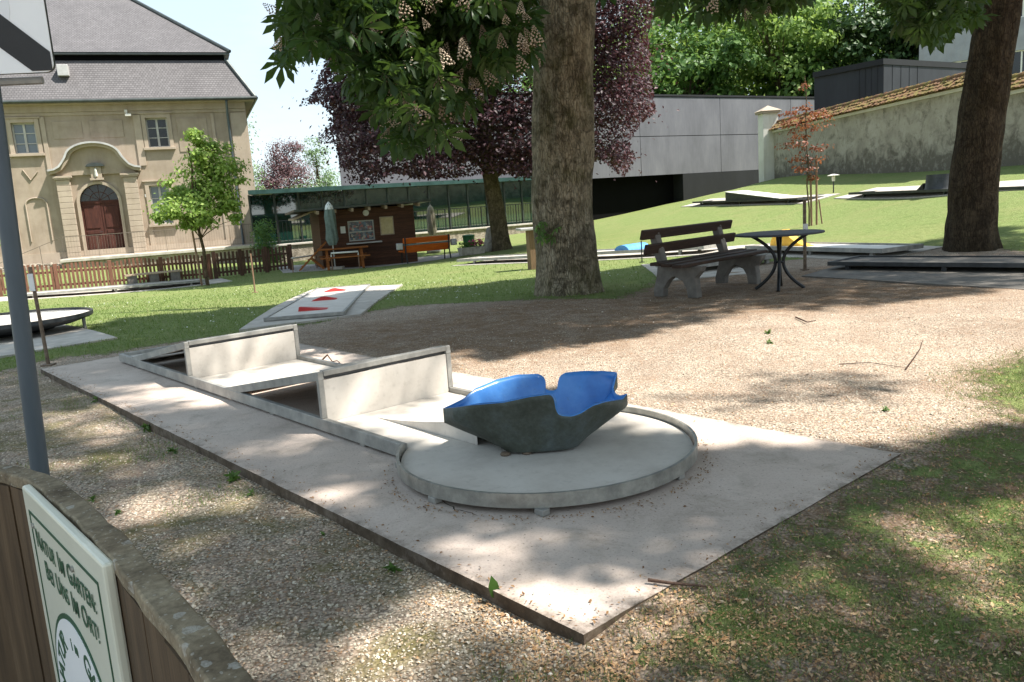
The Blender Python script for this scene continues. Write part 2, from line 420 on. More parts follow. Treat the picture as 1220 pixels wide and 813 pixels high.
M['daisy'] = varmat('daisy_petal', [(0, '#d8d8d0'), (.85, '#f0f0ea'), (1, '#e8e080')], .7)

M['plaster'] = None
def plaster(name, cols, stain=.35, sc=1.2):
    t = NT(name); co = t.coords('Object'); f = t.noise(co, sc, 7, .68); g = t.noise(t.coords('Object', (1.5, 1.5, .25)), 2.2, 6, .7); h = t.noise(co, 45, 4)
    c = t.ramp(f, list(zip((.25, .5, .75), cols)))
    c = t.mix(t.math('MULTIPLY', t.ramp(g, [(.48, '#000000'), (.7, '#ffffff')]), stain), c, '#83735c')
    return t.done(t.pbsdf(c, .9, 0, t.bump(h, .2, .006), .2))
M['plaster'] = plaster('ochre_plaster', ('#8d7f71', '#a09282', '#ad9f8f'))
M['plaster_light'] = plaster('pale_ochre_plaster', ('#998b7c', '#a89a8a', '#b5a796'), .25)
M['plaster_grey'] = plaster('pale_grey_render', ('#85868c', '#94959b', '#a0a1a6'), .2)
M['plaster_white'] = plaster('white_plaster', ('#c9c6bd', '#d8d5cc', '#e2e0d9'), .2)

def wall_plaster():
    t = NT('weathered_wall_plaster'); co = t.coords('Object'); f = t.noise(co, .9, 7, .72); g = t.noise(co, 2.2, 8, .75, .5)
    sx = t.n('ShaderNodeSeparateXYZ'); t.l(co, sx.inputs[0])
    low = t.math('SUBTRACT', 1.25, sx.outputs['Z'], True)
    c = t.ramp(f, [(.25, '#857f74'), (.5, '#a8a294'), (.78, '#c0bbae')])
    st = t.math('ADD', t.math('MULTIPLY', low, .22), g)
    c = t.mix(t.ramp(st, [(.5, '#000000'), (.68, '#cfcfcf')]), c, '#5d584e')
    gr = t.ramp(t.noise(co, 4, 6, .7), [(.52, '#000000'), (.66, '#b0b0b0')]); c = t.mix(t.math('MULTIPLY', gr, low), c, '#a4a294')
    h = t.math('ADD', g, t.noise(co, 25, 4))
    return t.done(t.pbsdf(c, .95, 0, t.bump(h, .4, .02), .15))
M['old_wall'] = wall_plaster()

def tiles(name, cols, row=.17, wid=.18, moss=None, rough=.7):
    """roof shingles laid along local (x, slope) using the UV map in metres"""
    t = NT(name); uv = t.n('ShaderNodeUVMap'); b = t.n('ShaderNodeTexBrick')
    t.l(uv.outputs[0], b.inputs['Vector'])
    b.inputs['Color1'].default_value = lin(cols[0]); b.inputs['Color2'].default_value = lin(cols[1]); b.inputs['Mortar'].default_value = lin(cols[2])
    b.inputs['Scale'].default_value = 1; b.inputs['Mortar Size'].default_value = .012; b.inputs['Brick Width'].default_value = wid; b.inputs['Row Height'].default_value = row
    b.inputs['Bias'].default_value = 0
    co = t.coords('Object'); f = t.noise(co, .8, 5, .7)
    c = t.mix(.4, b.outputs['Color'], t.ramp(f, [(.3, '#555555'), (.7, '#bbbbbb')]), 'OVERLAY')
    if moss:
        c = t.mix(t.math('MULTIPLY', t.ramp(t.noise(co, 3, 6, .75), [(.42, '#000000'), (.58, '#ffffff')]), .85), c, moss)
    sx = t.n('ShaderNodeSeparateXYZ'); t.l(uv.outputs[0], sx.inputs[0])
    saw = t.math('FRACT', t.math('DIVIDE', sx.outputs['Y'], row))
    return t.done(t.pbsdf(c, rough, 0, t.bump(t.math('SUBTRACT', 1, saw), .5, .02), .4))
M['roof'] = tiles('slate_shingles', ('#5a5758', '#676465', '#454344'), .11, .13)
M['coping_tile'] = tiles('mossy_coping_tiles', ('#6d4c34', '#836245', '#3a2a1e'), .16, .18, '#6d6228', .9)

def glass_dark(name, col, rough=.03):
    t = NT(name); co = t.coords('Object'); f = t.noise(co, .35, 2)
    p = t.pbsdf(col, rough, 0, t.bump(f, .05, .05), .9); p.inputs['IOR'].default_value = 2.0 if rough < .05 else 1.45
    return t.done(p)
M['glass'] = glass_dark('tinted_glass', '#12302b')
M['window_glass'] = glass_dark('window_glass', '#14181b', .25)
M['window_pale'] = glass_dark('curtained_window_glass', '#5f6a70', .12)
M['door_wood'] = wood('door_wood', '#2e1712', '#45231b', '#5a3226', 3, (8, 8, 1))
M['window_frame'] = noisy('window_frame_paint', [(.3, '#a4a39d'), (.7, '#bcbab4')], 5, .6)
M['copper_dark'] = noisy('dark_sheet_metal', [(.3, '#3c403f'), (.7, '#505654')], 4, .45, .5, .05)
M['sheet_light'] = noisy('pale_sheet_metal', [(.3, '#a8a6a4'), (.7, '#c6c4c1')], 3, .45, .3, .05)
M['teal_fascia'] = noisy('teal_fascia_metal', [(.3, '#29423f'), (.7, '#3b5855')], 3, .4, .3, .05)

def panel_grey(name, a, b, c_):
    t = NT(name); co = t.coords('Object', (1, 1, .35)); f = t.noise(co, .7, 6, .7); g = t.noise(t.coords('Object', (6, 6, .3)), 3, 4)
    c = t.ramp(f, [(.3, a), (.5, b), (.75, c_)]); c = t.mix(.2, c, t.ramp(g, [(.3, '#555555'), (.7, '#b5b5b5')]), 'OVERLAY')
    return t.done(t.pbsdf(c, .65, .1, None, .4))
M['grey_panel'] = panel_grey('grey_facade_panel', '#58585d', '#64646a', '#717176')
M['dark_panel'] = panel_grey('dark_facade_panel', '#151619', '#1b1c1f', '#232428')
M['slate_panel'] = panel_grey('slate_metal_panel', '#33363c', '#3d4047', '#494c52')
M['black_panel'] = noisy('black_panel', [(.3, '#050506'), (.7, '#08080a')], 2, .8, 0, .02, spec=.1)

M['red'] = noisy('red_paint', [(.3, '#a51f1a'), (.7, '#c2302a')], 12, .5, 0, .05)
M['blue_paint'] = noisy('blue_paint', [(.3, '#3f7cc0'), (.7, '#5c98d4')], 12, .5, 0, .05)
M['yellow_paint'] = noisy('yellow_paint', [(.3, '#d69a20'), (.7, '#e8b53c')], 12, .5, 0, .05)
M['green_plastic'] = noisy('green_plastic', [(.3, '#1e5a2c'), (.7, '#2c7038')], 12, .5, 0, .05)
M['stone'] = noisy('rough_stone', [(.3, '#7d776d'), (.5, '#a19a8e'), (.75, '#bdb6aa')], 7, .9, 0, .5, .02, 25)
M['rubble'] = noisy('rubble_stone', [(.3, '#5f564b'), (.5, '#8d8375'), (.75, '#b0a698')], 5, .9, 0, .8, .05, 14)
M['parasol_green'] = noisy('grey_green_canvas', [(.3, '#5c6b67'), (.7, '#788681')], 8, .9, 0, .1)
M['parasol_white'] = noisy('white_canvas', [(.3, '#cfd3d3'), (.7, '#e6e8e8')], 8, .9, 0, .1)
M['parasol_beige'] = noisy('beige_canvas', [(.3, '#8d8474'), (.7, '#a89e8c')], 8, .9, 0, .1)
M['board_beige'] = noisy('notice_paper', [(.3, '#b5a377'), (.7, '#c9b98f')], 14, .7, 0, .05)
M['sign_cream'] = noisy('sign_enamel', [(.3, '#d3d2bd'), (.7, '#dfdecb')], 3, .3, 0, .02, .002, 30, big=.1)
M['sign_white'] = noisy('sign_white_film', [(.3, '#eeeeec'), (.7, '#f6f6f4')], 3, .35, 0, .02, big=.05)
M['sign_grey'] = noisy('sign_grey_film', [(.3, '#c3c4c2'), (.7, '#cfd0ce')], 3, .35, 0, .02, big=.05)
M['sign_black'] = noisy('sign_black_film', [(.3, '#060606'), (.7, '#0a0a0a')], 3, .7, 0, .02, big=.05)
M['sign_green'] = noisy('sign_green_ink', [(.3, '#1d4a31'), (.7, '#275a3c')], 30, .4, 0, .02, big=.05)
M['skin_blue'] = None
def bowl_blue():
    t = NT('blue_gelcoat'); co = t.coords('Object'); f = t.noise(co, 5, 5, .6); g = t.noise(co, 60, 3)
    c = t.ramp(f, [(.3, '#2c68ae'), (.5, '#3f7dc2'), (.75, '#5d95cf')]); c = t.mix(t.ramp(t.noise(co, 9, 7, .75, 1.0), [(.55, '#000000'), (.72, '#505050')]), c, '#8aa5bd'); c = t.mix(t.ramp(g, [(.6, '#000000'), (.8, '#484848')]), c, '#4a5a66')
    return t.done(t.pbsdf(c, .28, 0, t.bump(f, .05, .02), .5))
def bowl_out():
    t = NT('weathered_fibreglass'); co = t.coords('Object'); f = t.noise(co, 4.5, 6, .7); g = t.noise(co, 55, 5, .7); s_ = t.noise(t.coords('Object', (5, 5, .6)), 5, 4)
    c = t.ramp(f, [(.3, '#3a3d34'), (.5, '#4c5149'), (.7, '#5c6565')]); c = t.mix(.5, c, t.ramp(g, [(.3, '#4a4a4a'), (.7, '#b5b5b5')]), 'OVERLAY')
    c = t.mix(t.ramp(s_, [(.5, '#000000'), (.75, '#505050')]), c, '#3f4236')
    return t.done(t.pbsdf(c, .6, 0, t.bump(g, .25, .004), .35))
M['bowl_blue'] = bowl_blue(); M['bowl_out'] = bowl_out()

def ground_mat():
    t = NT('ground_gravel_and_lawn'); co = t.coords('Object')
    # gravel
    v = t.voro(co, 80); sp = t.n('ShaderNodeSeparateColor'); t.l(v.outputs['Color'], sp.inputs[0])
    gr = t.ramp(sp.outputs[0], [(0, '#a39789'), (.3, '#bdae9e'), (.6, '#d0c2b0'), (.85, '#ded2c2'), (.95, '#bf9c80'), (1, '#ebe3d7')])
    edge = t.ramp(v.outputs['Distance'], [(.3, '#ffffff'), (.8, '#7a7468')]); gr = t.mix(.75, gr, edge, 'MULTIPLY')
    big = t.noise(co, .55, 6, .7, .4); mid = t.noise(co, 2.6, 6, .7, .3); fine = t.noise(co, 30, 4, .7)
    gr = t.mix(t.ramp(mid, [(.44, '#000000'), (.68, '#8a8a8a')]), gr, '#937965')
    gr = t.mix(.35, gr, t.ramp(big, [(.3, '#5e5a55'), (.7, '#a5a29e')]), 'OVERLAY')
    moss = t.math('MULTIPLY', t.attr('moss'), t.ramp(t.noise(co, 1.9, 6, .75, .5), [(.46, '#000000'), (.62, '#ffffff')]))
    gr = t.mix(t.math('MULTIPLY', moss, .8), gr, t.ramp(fine, [(.3, '#4a4a28'), (.7, '#77713f')]))
    # litter / humus
    so = t.ramp(fine, [(.25, '#503d2c'), (.5, '#7a6048'), (.75, '#a68b6d')])
    sf = t.math('MULTIPLY', t.attr('soil'), t.ramp(t.noise(co, 5, 6, .75), [(.3, '#000000'), (.6, '#ffffff')]))
    gr = t.mix(t.math('MULTIPLY', sf, .8), gr, so)
    # lawn
    gn = t.noise(co, 14, 5, .75); gb = t.noise(co, .5, 5, .65, .3); gs = t.noise(t.coords('Object', (60, 60, 60)), 1.5, 3)
    la = t.ramp(gn, [(.25, (.095, .14, .04)), (.5, (.175, .225, .072)), (.8, (.265, .30, .13))])
    la = t.mix(t.ramp(gb, [(.45, '#000000'), (.7, '#909090')]), la, (.24, .24, .10))
    lm = t.noise(co, 2.1, 7, .78, .4)
    la = t.mix(t.ramp(lm, [(.5, '#000000'), (.72, '#808080')]), la, (.20, .20, .085))
    la = t.mix(t.ramp(lm, [(.28, '#808080'), (.46, '#000000')]), la, (.05, .105, .016))
    la = t.mix(.45, la, t.ramp(gs, [(.3, '#454545'), (.7, '#bdbdbd')]), 'OVERLAY')
    g = t.attr('grass'); ge = t.math('ADD', g, t.math('MULTIPLY', t.math('SUBTRACT', t.noise(co, 6, 6, .75), .5), 1.5))
    gm = t.ramp(ge, [(.42, '#000000'), (.62, '#ffffff')])
    c = t.mix(gm, gr, la)
    hg = t.math('SUBTRACT', 1, v.outputs['Distance'])
    h = t.math('ADD', t.math('MULTIPLY', hg, 1), t.math('MULTIPLY', fine, .8))
    n1 = t.bump(h, .7, .012)
    n1 = t.bump(t.math('MULTIPLY', t.noise(co, 7, 6, .75), gm), .8, .06, n1)
    return t.done(t.pbsdf(c, .95, 0, n1, .15))
M['ground'] = ground_mat()

M['coping_moss'] = noisy('mossy_clay_tile', [(.25, '#54382a'), (.45, '#7a5a3e'), (.58, '#6f6330'), (.75, '#8d8148')], 3.2, .95, 0, .4, .012, 30, big=.4)

M['box_panel'] = panel_grey('dark_box_panel', '#22242a', '#2a2d33', '#34373d')

M['leaf_crown'] = leafmat('shade_brightening_leaf', [(0, (.03, .06, .018)), (.5, (.07, .09, .035)), (1, (.10, .125, .05))], (.30, .30, .17), .5, .5)  # unseen crown leaves, coloured paler and more translucent to brighten the shade below
# ------------------------------------------------------------------ ground sheet
def G2(pts, z=-.05): return np.array([atz(x, y, z)[:2] for x, y in pts])
# lawn border and patches, as plan polygons on the ground
P_LAWN = np.concatenate([G2([(-40, 452), (60, 428), (130, 421), (200, 409), (300, 396), (360, 388), (470, 366), (560, 360), (640, 357), (735, 356), (772, 345), (790, 328), (862, 318), (940, 311), (1010, 305), (1130, 299), (1230, 303)]),
                         np.array([(30, 16), (80, 20), (80, 120), (-80, 120), (-80, 5)])])
P_PATCH = G2([(1136, 447), (1225, 420), (1420, 424), (1900, 520), (2300, 900), (1300, 1000), (600, 813), (690, 770), (760, 715), (850, 650), (960, 590), (1060, 548), (1105, 520), (1190, 505), (1160, 480)])
P_LIT = G2([(500, 420), (700, 395), (860, 372), (1230, 335), (1230, 500), (1050, 540), (820, 548), (560, 470)])
P_SOIL = G2([(355, 425), (420, 388), (640, 356), (800, 330), (1000, 318), (1230, 330), (1230, 350), (1000, 372), (860, 380), (760, 412), (560, 440), (540, 470), (430, 430)])
P_MOSS = G2([(-60, 440), (60, 445), (250, 560), (560, 700), (690, 762), (640, 830), (200, 830), (-100, 700)])
def axis(segs):
    out = [segs[0][0]]
    for a, b, n in segs: out += list(np.linspace(a, b, n + 1)[1:])
    return np.array(out)
gx = axis([(-300, -60, 8), (-60, -25, 14), (-25, -8, 40), (-8, 9, 190), (9, 25, 36), (25, 60, 14), (60, 300, 8)])
gy = axis([(-60, -5, 8), (-5, .5, 12), (.5, 14, 160), (14, 45, 80), (45, 95, 16), (95, 600, 9)])
XX, YY = np.meshgrid(gx, gy); gp = np.stack([XX.ravel(), YY.ravel()], -1)
ZZ = np.concatenate([tz(c[:, 0], c[:, 1]) for c in np.array_split(gp, 20)])
near = (np.abs(gp[:, 0]) < 9) & (gp[:, 1] > 0) & (gp[:, 1] < 14)
for i in np.where(near)[0]:
    x, y = gp[i]
    k_ = 1 - float(lift(x, y)) / .047
    ZZ[i] += k_ * .018 * mnoise.noise((x * 1.1, y * 1.1, 0)) + k_ * .009 * mnoise.noise((x * 4, y * 4, 3))
nx, ny = len(gx), len(gy)
idx = np.arange(nx * ny).reshape(ny, nx)
quads = np.stack([idx[:-1, :-1], idx[:-1, 1:], idx[1:, 1:], idx[1:, :-1]], -1).reshape(-1, 4)
me = bpy.data.meshes.new('ground')
me.vertices.add(nx * ny); me.vertices.foreach_set('co', np.stack([gp[:, 0], gp[:, 1], ZZ], -1).ravel().astype(np.float32))
me.loops.add(quads.size); me.loops.foreach_set('vertex_index', quads.ravel().astype(np.int32))
me.polygons.add(len(quads)); me.polygons.foreach_set('loop_start', (np.arange(len(quads)) * 4).astype(np.int32)); me.update(calc_edges=True)
me.polygons.foreach_set('use_smooth', [True] * len(quads))
def sm(d, w): return np.clip(.5 + d / w, 0, 1)
def masks(P):
    lawn = sm(poly_dist(P, P_LAWN), .55)
    patch = sm(poly_dist(P, P_PATCH), .5)
    soil = sm(poly_dist(P, P_SOIL), .9)
    moss = sm(poly_dist(P, P_MOSS), .5)
    return lawn, patch, soil, moss
lw, pt_, so_, mo_ = masks(gp)
# the lower part of the patch is thin, trodden grass full of fallen blossom
thin = np.clip((5.2 - gp[:, 1]) / 2.2, 0, 1)
A_GRASS = np.clip(np.maximum(lw, pt_ * (.69 - .17 * thin)), 0, 1)
A_SOIL = np.clip(np.maximum(so_, pt_ * .9), 0, 1)
for nm, arr in (('grass', A_GRASS), ('soil', A_SOIL), ('moss', np.clip(mo_, 0, 1))):
    a = me.attributes.new(nm, 'FLOAT', 'POINT'); a.data.foreach_set('value', arr.astype(np.float32))
me.materials.append(M['ground'])
ground = bpy.data.objects.new('ground', me); COL.objects.link(ground); tag(ground, kind='structure')

# ------------------------------------------------------------------ concrete slab of the front lane
LO = np.array([-3.2817, 7.6782, 0.0]); LYAW = -.861
LD = np.array([math.cos(LYAW), math.sin(LYAW), 0]); LN = np.array([-math.sin(LYAW), math.cos(LYAW), 0])
def LW(s, t, z=0): return LO + LD * s + LN * t + np.array([0, 0, z])
S0, S1, T0, T1 = -.463, 6.4582, -1.0313, 1.0092
def slab(name, corners, ztop, thick=.16, mat=None, n=(60, 24), wob=.004, edgew=.07):
    """cast slab with slightly worn outline; corners in world, ccw"""
    c = [np.array(p, float) for p in corners]
    mb = MB(); nu, nv = n; ev = []
    for j in range(nv + 1):
        for i in range(nu + 1):
            u, v = i / nu, j / nv
            p = (1 - v) * ((1 - u) * c[0] + u * c[1]) + v * ((1 - u) * c[3] + u * c[2])
            on = i in (0, nu) or j in (0, nv)
            q = np.array([p[0], p[1], ztop])
            if on:
                w = wob * mnoise.noise((p[0] * 5, p[1] * 5, 1)); w2 = wob * mnoise.noise((p[0] * 5, p[1] * 5, 9))
                q[0] += w; q[1] += w2; q[2] -= .002 + .003 * abs(mnoise.noise((p[0] * 9, p[1] * 9, 4)))
            mb.v.append(tuple(q))
            d = min(u, 1 - u) * np.linalg.norm(c[1] - c[0]); d = min(d, min(v, 1 - v) * np.linalg.norm(c[3] - c[0])); ev.append(max(0, 1 - d / edgew))
    for j in range(nv):
        for i in range(nu):
            a = j * (nu + 1) + i; mb.f.append((a, a + 1, a + nu + 2, a + nu + 1)); mb.m.append(0)
    ev = [min(1, 1.0 * v) for v in ev]
    bd = [i for i in range(nu + 1)] + [(j * (nu + 1) + nu) for j in range(1, nv + 1)] + [nv * (nu + 1) + i for i in range(nu - 1, -1, -1)] + [j * (nu + 1) for j in range(nv - 1, 0, -1)]
    b0 = len(mb.v); m = len(bd)
    for k in bd: mb.v.append(mb.v[k]); ev.append(2.0)
    for k in bd:
        x, y, z = mb.v[k]; mb.v.append((x, y, ztop - thick)); ev.append(2.0)
    for k in range(m):
        mb.f.append((b0 + (k + 1) % m, b0 + k, b0 + m + k, b0 + m + (k + 1) % m)); mb.m.append(0)
    o = mb.build(name, mat or M['concrete'], None, 35)
    a = o.data.attributes.new('edge', 'FLOAT', 'POINT'); a.data.foreach_set('value', np.array(ev, np.float32))
    return tag(o, kind='structure')
def ribbon(name, pts, w, z, mat):
    pts = [LW(s, t, z) for s, t in pts]; A = []; Bq = []
    for i, p in enumerate(pts):
        d = pts[min(i + 1, len(pts) - 1)] - pts[max(i - 1, 0)]; n_ = np.array([-d[1], d[0], 0]); n_ /= np.linalg.norm(n_); ww = w * (.4 + .6 * random.random()) * (1 if 0 < i < len(pts) - 1 else .2); A.append(p + n_ * ww / 2); Bq.append(p - n_ * ww / 2)
    return tag(MB().strip(A, Bq).build(name, mat), kind='structure')
M['crack'] = noisy('crack_dirt', [(.3, '#2a241e'), (.7, '#453c32')], 40, .95)
def crackline(a, b, n, amp):
    a = np.array(a); b = np.array(b); out = []
    for i in range(n + 1):
        u = i / n; p = a + (b - a) * u; d = b - a; q = np.array([-d[1], d[0]]) / np.linalg.norm(d); out.append(tuple(p + q * amp * (mnoise.noise((u * 5, a[0] * 3, 0)) + .5 * mnoise.noise((u * 14, a[0], 3)))))
    return out
def toLane(x, y): p = atz(x, y, 0)[:2] - LO[:2]; return (float(p @ LD[:2]), float(p @ LN[:2]))
ribbon('path_crack', crackline(toLane(500, 588), toLane(572, 614), 26, .03), .006, .0012, M['crack'])
ribbon('path_crack', crackline((2.05, T0 + .01), (2.02, -.46), 20, .02), .005, .0012, M['crack'])
slab('concrete_path', [LW(S0, T0), LW(S1, T0), LW(S1, T1), LW(S0, T1)], 0.0, .2)

# ------------------------------------------------------------------ scattered ground cover (stuff)
def up_frames(n, tilt=.35):
    nr = np.stack([rng.normal(0, tilt, n), rng.normal(0, tilt, n), np.ones(n)], -1); return frames(nr)
def off_slab(P):
    q = P - LO[:2]; s = q @ LD[:2]; t = q @ LN[:2]
    return ~((s > S0 - .01) & (s < S1 + .01) & (t > T0 - .01) & (t < T1 + .01))
def ground_pts(P):
    z = np.concatenate([tz(c[:, 0], c[:, 1]) for c in np.array_split(P, max(1, len(P) // 20000))])
    for i, (x, y) in enumerate(P):
        if y < 14: z[i] += (1 - float(lift(x, y)) / .047) * (.018 * mnoise.noise((x * 1.1, y * 1.1, 0)) + .009 * mnoise.noise((x * 4, y * 4, 3)))
    return np.concatenate([P, z[:, None]], 1)
def frame_pts(n, x0, x1, y0, y1, z=-.05, power=1.0):
    """points on the ground, spread evenly over the picture strip y0..y1 (denser near the camera in the plan)"""
    q = np.stack([rng.uniform(x0, x1, n), y0 + (y1 - y0) * rng.random(n) ** power], -1)
    return np.array([atz(a, b, z)[:2] for a, b in q])
PEB_V = [(1, 0, 0), (-1, 0, 0), (0, 1, 0), (0, -1, 0), (0, 0, .7), (0, 0, -.7), (.6, .6, .35), (-.6, .55, .3), (-.5, -.6, .4), (.6, -.6, .3)]
PEB_F = [(0, 6, 4), (6, 2, 4), (2, 7, 4), (7, 1, 4), (1, 8, 4), (8, 3, 4), (3, 9, 4), (9, 0, 4), (0, 2, 6), (2, 1, 7), (1, 3, 8), (3, 0, 9)]
# pebbles of the gravel
P = np.concatenate([frame_pts(26000, -60, 760, 430, 860), frame_pts(11000, 500, 1240, 355, 545)])
lw1, pt1, so1, mo1 = masks(P)
keep = off_slab(P) & (lw1 < .5) & (pt1 < .45 + .3 * rng.random(len(P)))
P = P[keep]; G3 = ground_pts(P); d = np.linalg.norm(P, axis=1)
sz = np.clip(rng.lognormal(math.log(.0040), .36, len(P)), .0025, .016)
o = scatter('pebbles', PEB_V, PEB_F, G3 + [0, 0, .002], up_frames(len(P), .5), np.stack([sz, sz * rng.uniform(.6, 1, len(P)), sz * rng.uniform(.5, .9, len(P))], -1), M['pebble'], None, rng.random(len(P)))
tag(o, kind='stuff')
# fallen blossom and leaf litter
LT_V = [(-1, 0, 0), (-.2, -.5, .25), (1, 0, .1), (.1, .5, .3)]
LT_F = [(0, 1, 2), (0, 2, 3)]
P = np.concatenate([frame_pts(22000, 350, 1240, 325, 520), frame_pts(14000, -60, 760, 430, 860), frame_pts(34000, 560, 1260, 500, 850)])
lw1, pt1, so1, mo1 = masks(P); den = np.array([mnoise.noise((x * 1.2, y * 1.2, 5)) for x, y in P]) * .5 + .5
pr = np.clip(np.maximum(so1 * 1.0, np.maximum(pt1 * .62, .28)) * (.35 + 1.1 * den), 0, 1) * (1 - .85 * np.clip(lw1 * 1.3, 0, 1))
qq = P - LO[:2]; te = T0 - qq @ LN[:2]; pr = np.where((te > 0) & (te < .22) & (rng.random(len(P)) > .25), np.maximum(pr, .9), pr)
keep = off_slab(P) & (rng.random(len(P)) < pr)
P = P[keep]; G3 = ground_pts(P); sz = np.clip(rng.lognormal(math.log(.0045), .4, len(P)), .0025, .011)
o = scatter('leaf_litter', LT_V, LT_F, G3 + [0, 0, .006], up_frames(len(P), .4), sz, M['litter'], None, np.clip(rng.beta(2, 2.2, len(P)), 0, 1))
tag(o, kind='stuff')
# litter blown on to the slab (sparse), gathering along its near edge
Q = [(rng.uniform(S0 + .02, S1 - .02), T0 + abs(rng.normal(0, .05)) + .01) for _ in range(420)] + [(rng.uniform(S0, S1), rng.uniform(T0, T1)) for _ in range(90)] + [(5.2288 + (.722 + abs(rng.normal(0, .045))) * math.cos(a), (.722 + abs(rng.normal(0, .045))) * math.sin(a)) for a in rng.uniform(-2.2, 1.2, 380) + .2 * np.sin(np.arange(380))] + [(S1 - abs(rng.normal(0, .06)) - .01, rng.uniform(T0, T1)) for _ in range(120)]
Q = [(s, t) for s, t in Q if not (s < 4.6 and abs(t) < .5) and (s - 5.2288) ** 2 + t * t > .715 ** 2]
P3 = np.array([LW(s, t, .004) for s, t in Q]); sz = rng.uniform(.003, .009, len(Q))
o = scatter('slab_litter', LT_V, LT_F, P3, up_frames(len(Q), .3), sz, M['litter'], None, rng.random(len(Q)) * .5); tag(o, kind='stuff')
# grass blades
BL_V = [(-.5, 0, 0), (.5, 0, 0), (-.3, .12, .5), (.32, .12, .5), (.05, .42, 1)]
BL_F = [(0, 1, 3, 2), (2, 3, 4)]
def blades(name, P, h0, h1, w, tilt=.35, dry=0.0):
    n = len(P); G3 = ground_pts(P); nr = np.stack([rng.normal(0, tilt, n), rng.normal(0, tilt, n), np.ones(n)], -1)
    h = rng.uniform(h0, h1, n); dist = np.linalg.norm(P, axis=1); ww = w * np.maximum(1, dist / 7)
    v = np.clip(rng.normal(.42, .22, n) + (rng.random(n) < dry) * .5, 0, 1)
    o = scatter(name, BL_V, BL_F, G3 - [0, 0, .004], frames(nr), np.stack([ww, h, h], -1), M['grass'], None, v)
    return tag(o, kind='stuff')
P = np.concatenate([frame_pts(60000, 560, 1260, 415, 850), frame_pts(9000, 1080, 1260, 415, 540)])
lw1, pt1, so1, mo1 = masks(P); den = np.array([mnoise.noise((x * 2.3, y * 2.3, 8)) + .5 * mnoise.noise((x * 6, y * 6, 2)) for x, y in P])
dens = np.where(P[:, 1] > 4.4, .98, .17 + .75 * np.clip(den, 0, 1))
keep = off_slab(P) & (rng.random(len(P)) < np.clip(pt1 * 1.2 - .15, 0, 1) * dens)
blades('grass_patch', P[keep], .012, .042, .0032, .6, .42)
P_TUFT = G2([(-60, 436), (70, 446), (330, 600), (215, 625), (-60, 545)])
P = frame_pts(16000, -60, 340, 436, 630); dn_ = np.array([mnoise.noise((x * 1.7, y * 1.7, 21)) for x, y in P]); qq = P - LO[:2]; te = T0 - qq @ LN[:2]
P = P[in_poly(P, P_TUFT) & off_slab(P) & (dn_ + .35 * np.exp(-te / .12) > .16 + .4 * rng.random(len(P)))]
blades('edge_grass', P, .015, .05, .0032, .6, .25)
P = np.concatenate([frame_pts(60000, -40, 1240, 298, 460), frame_pts(24000, -40, 700, 330, 460)])
lw1, pt1, so1, mo1 = masks(P); keep = (lw1 > rng.random(len(P)) * .8 + .1) & off_slab(P)
P_ = P[keep]
LAWN_PTS = P_
# (blades are written after the lanes are placed, so that none grows through a slab)
# ------------------------------------------------------------------ front minigolf lane
ZS, ZR, HW = .056, .085, .45
CS, CRAD = 5.2288, .702
SJ = CS - math.sqrt(CRAD ** 2 - HW ** 2)
lane = thing('minigolf_lane', 'front minigolf lane with two upright barrier wedges and a round steel ringed end', 'minigolf lane', LO, LYAW)
def local_bar(mb, a, b, w, h, mi=0): mb.bar(a, b, w, h, mi=mi)
ang0 = math.acos((SJ - CS) / CRAD)
# frame: two side rails, start rail, ring
for sgn in (-1, 1):
    mb = MB(); mb.bar((-.0, sgn * HW, .050), (SJ + .01, sgn * HW, .050), .034, .070)
    mb.build('side_rail', M['steel_dull'], lane, bevel=.004)
mb = MB(); mb.bar((0, -HW - .015, .0505), (0, HW + .015, .0505), .034, .069); mb.build('end_rail', M['steel_dull'], lane, bevel=.004)
mb = MB(); n = 90; A = []; 
prof = [(CRAD - .007, .028), (CRAD + .007, .028), (CRAD + .007, .087), (CRAD - .007, .087)]
for k in range(n + 1):
    a = -ang0 + 2 * ang0 * k / n
    for r, z in prof: mb.v.append((CS + r * math.cos(a), r * math.sin(a), z))
for k in range(n):
    for j in range(4):
        mb.f.append((k * 4 + j, k * 4 + (j + 1) % 4, (k + 1) * 4 + (j + 1) % 4, (k + 1) * 4 + j)); mb.m.append(0)
mb.f += [(0, 1, 2, 3), (n * 4 + 3, n * 4 + 2, n * 4 + 1, n * 4)]; mb.m += [0, 0]
mb.build('ring_rail', M['steel'], lane, 40)
# support feet
for s, t in [(.5, -.44), (1.9, -.44), (3.2, -.44), (4.3, -.44), (CS + .05, -CRAD + .01), (CS + .5, -.5), (CS - .45, -.53), (CS + .66, .15), (.5, .44), (2.2, .44), (4.2, .44), (CS, CRAD - .02)]:
    mb = MB(); mb.box(s - .025, s + .025, t - .02, t + .02, .001, (.0155 if s < SJ else .0275)); mb.build('foot', M['steel_dull'], lane, bevel=.003)
# playing surface boards: between the wedges and in the round
W1, P1, H1 = .36, 1.774, .3455
W2, P2, H2 = 2.50, 3.879, .3543
def deck(name, poly, z=ZS, th=.012):
    mb = MB(); mb.prism(poly, lambda a, b, h: (a, b, h), z - th, z); return mb.build(name, M['board'], lane, bevel=.002)
deck('deck_board', [(.02, -.43), (W1, -.43), (W1, .43), (.02, .43)])
deck('deck_board', [(P1 + .012, -.43), (W2, -.43), (W2, .43), (P1 + .012, .43)])
deck('deck_board', [(P2 + .012, -.43), (SJ - .08, -.43), (SJ - .08, .43), (P2 + .012, .43)])
rr = CRAD - .014; pol = []
for k in range(81):
    a = -ang0 + 2 * ang0 * k / 80; pol.append((CS + rr * math.cos(a), rr * math.sin(a)))
pol = [(SJ - .077, -.43)] + pol + [(SJ - .077, .43)]
deck('deck_board', pol, ZS)
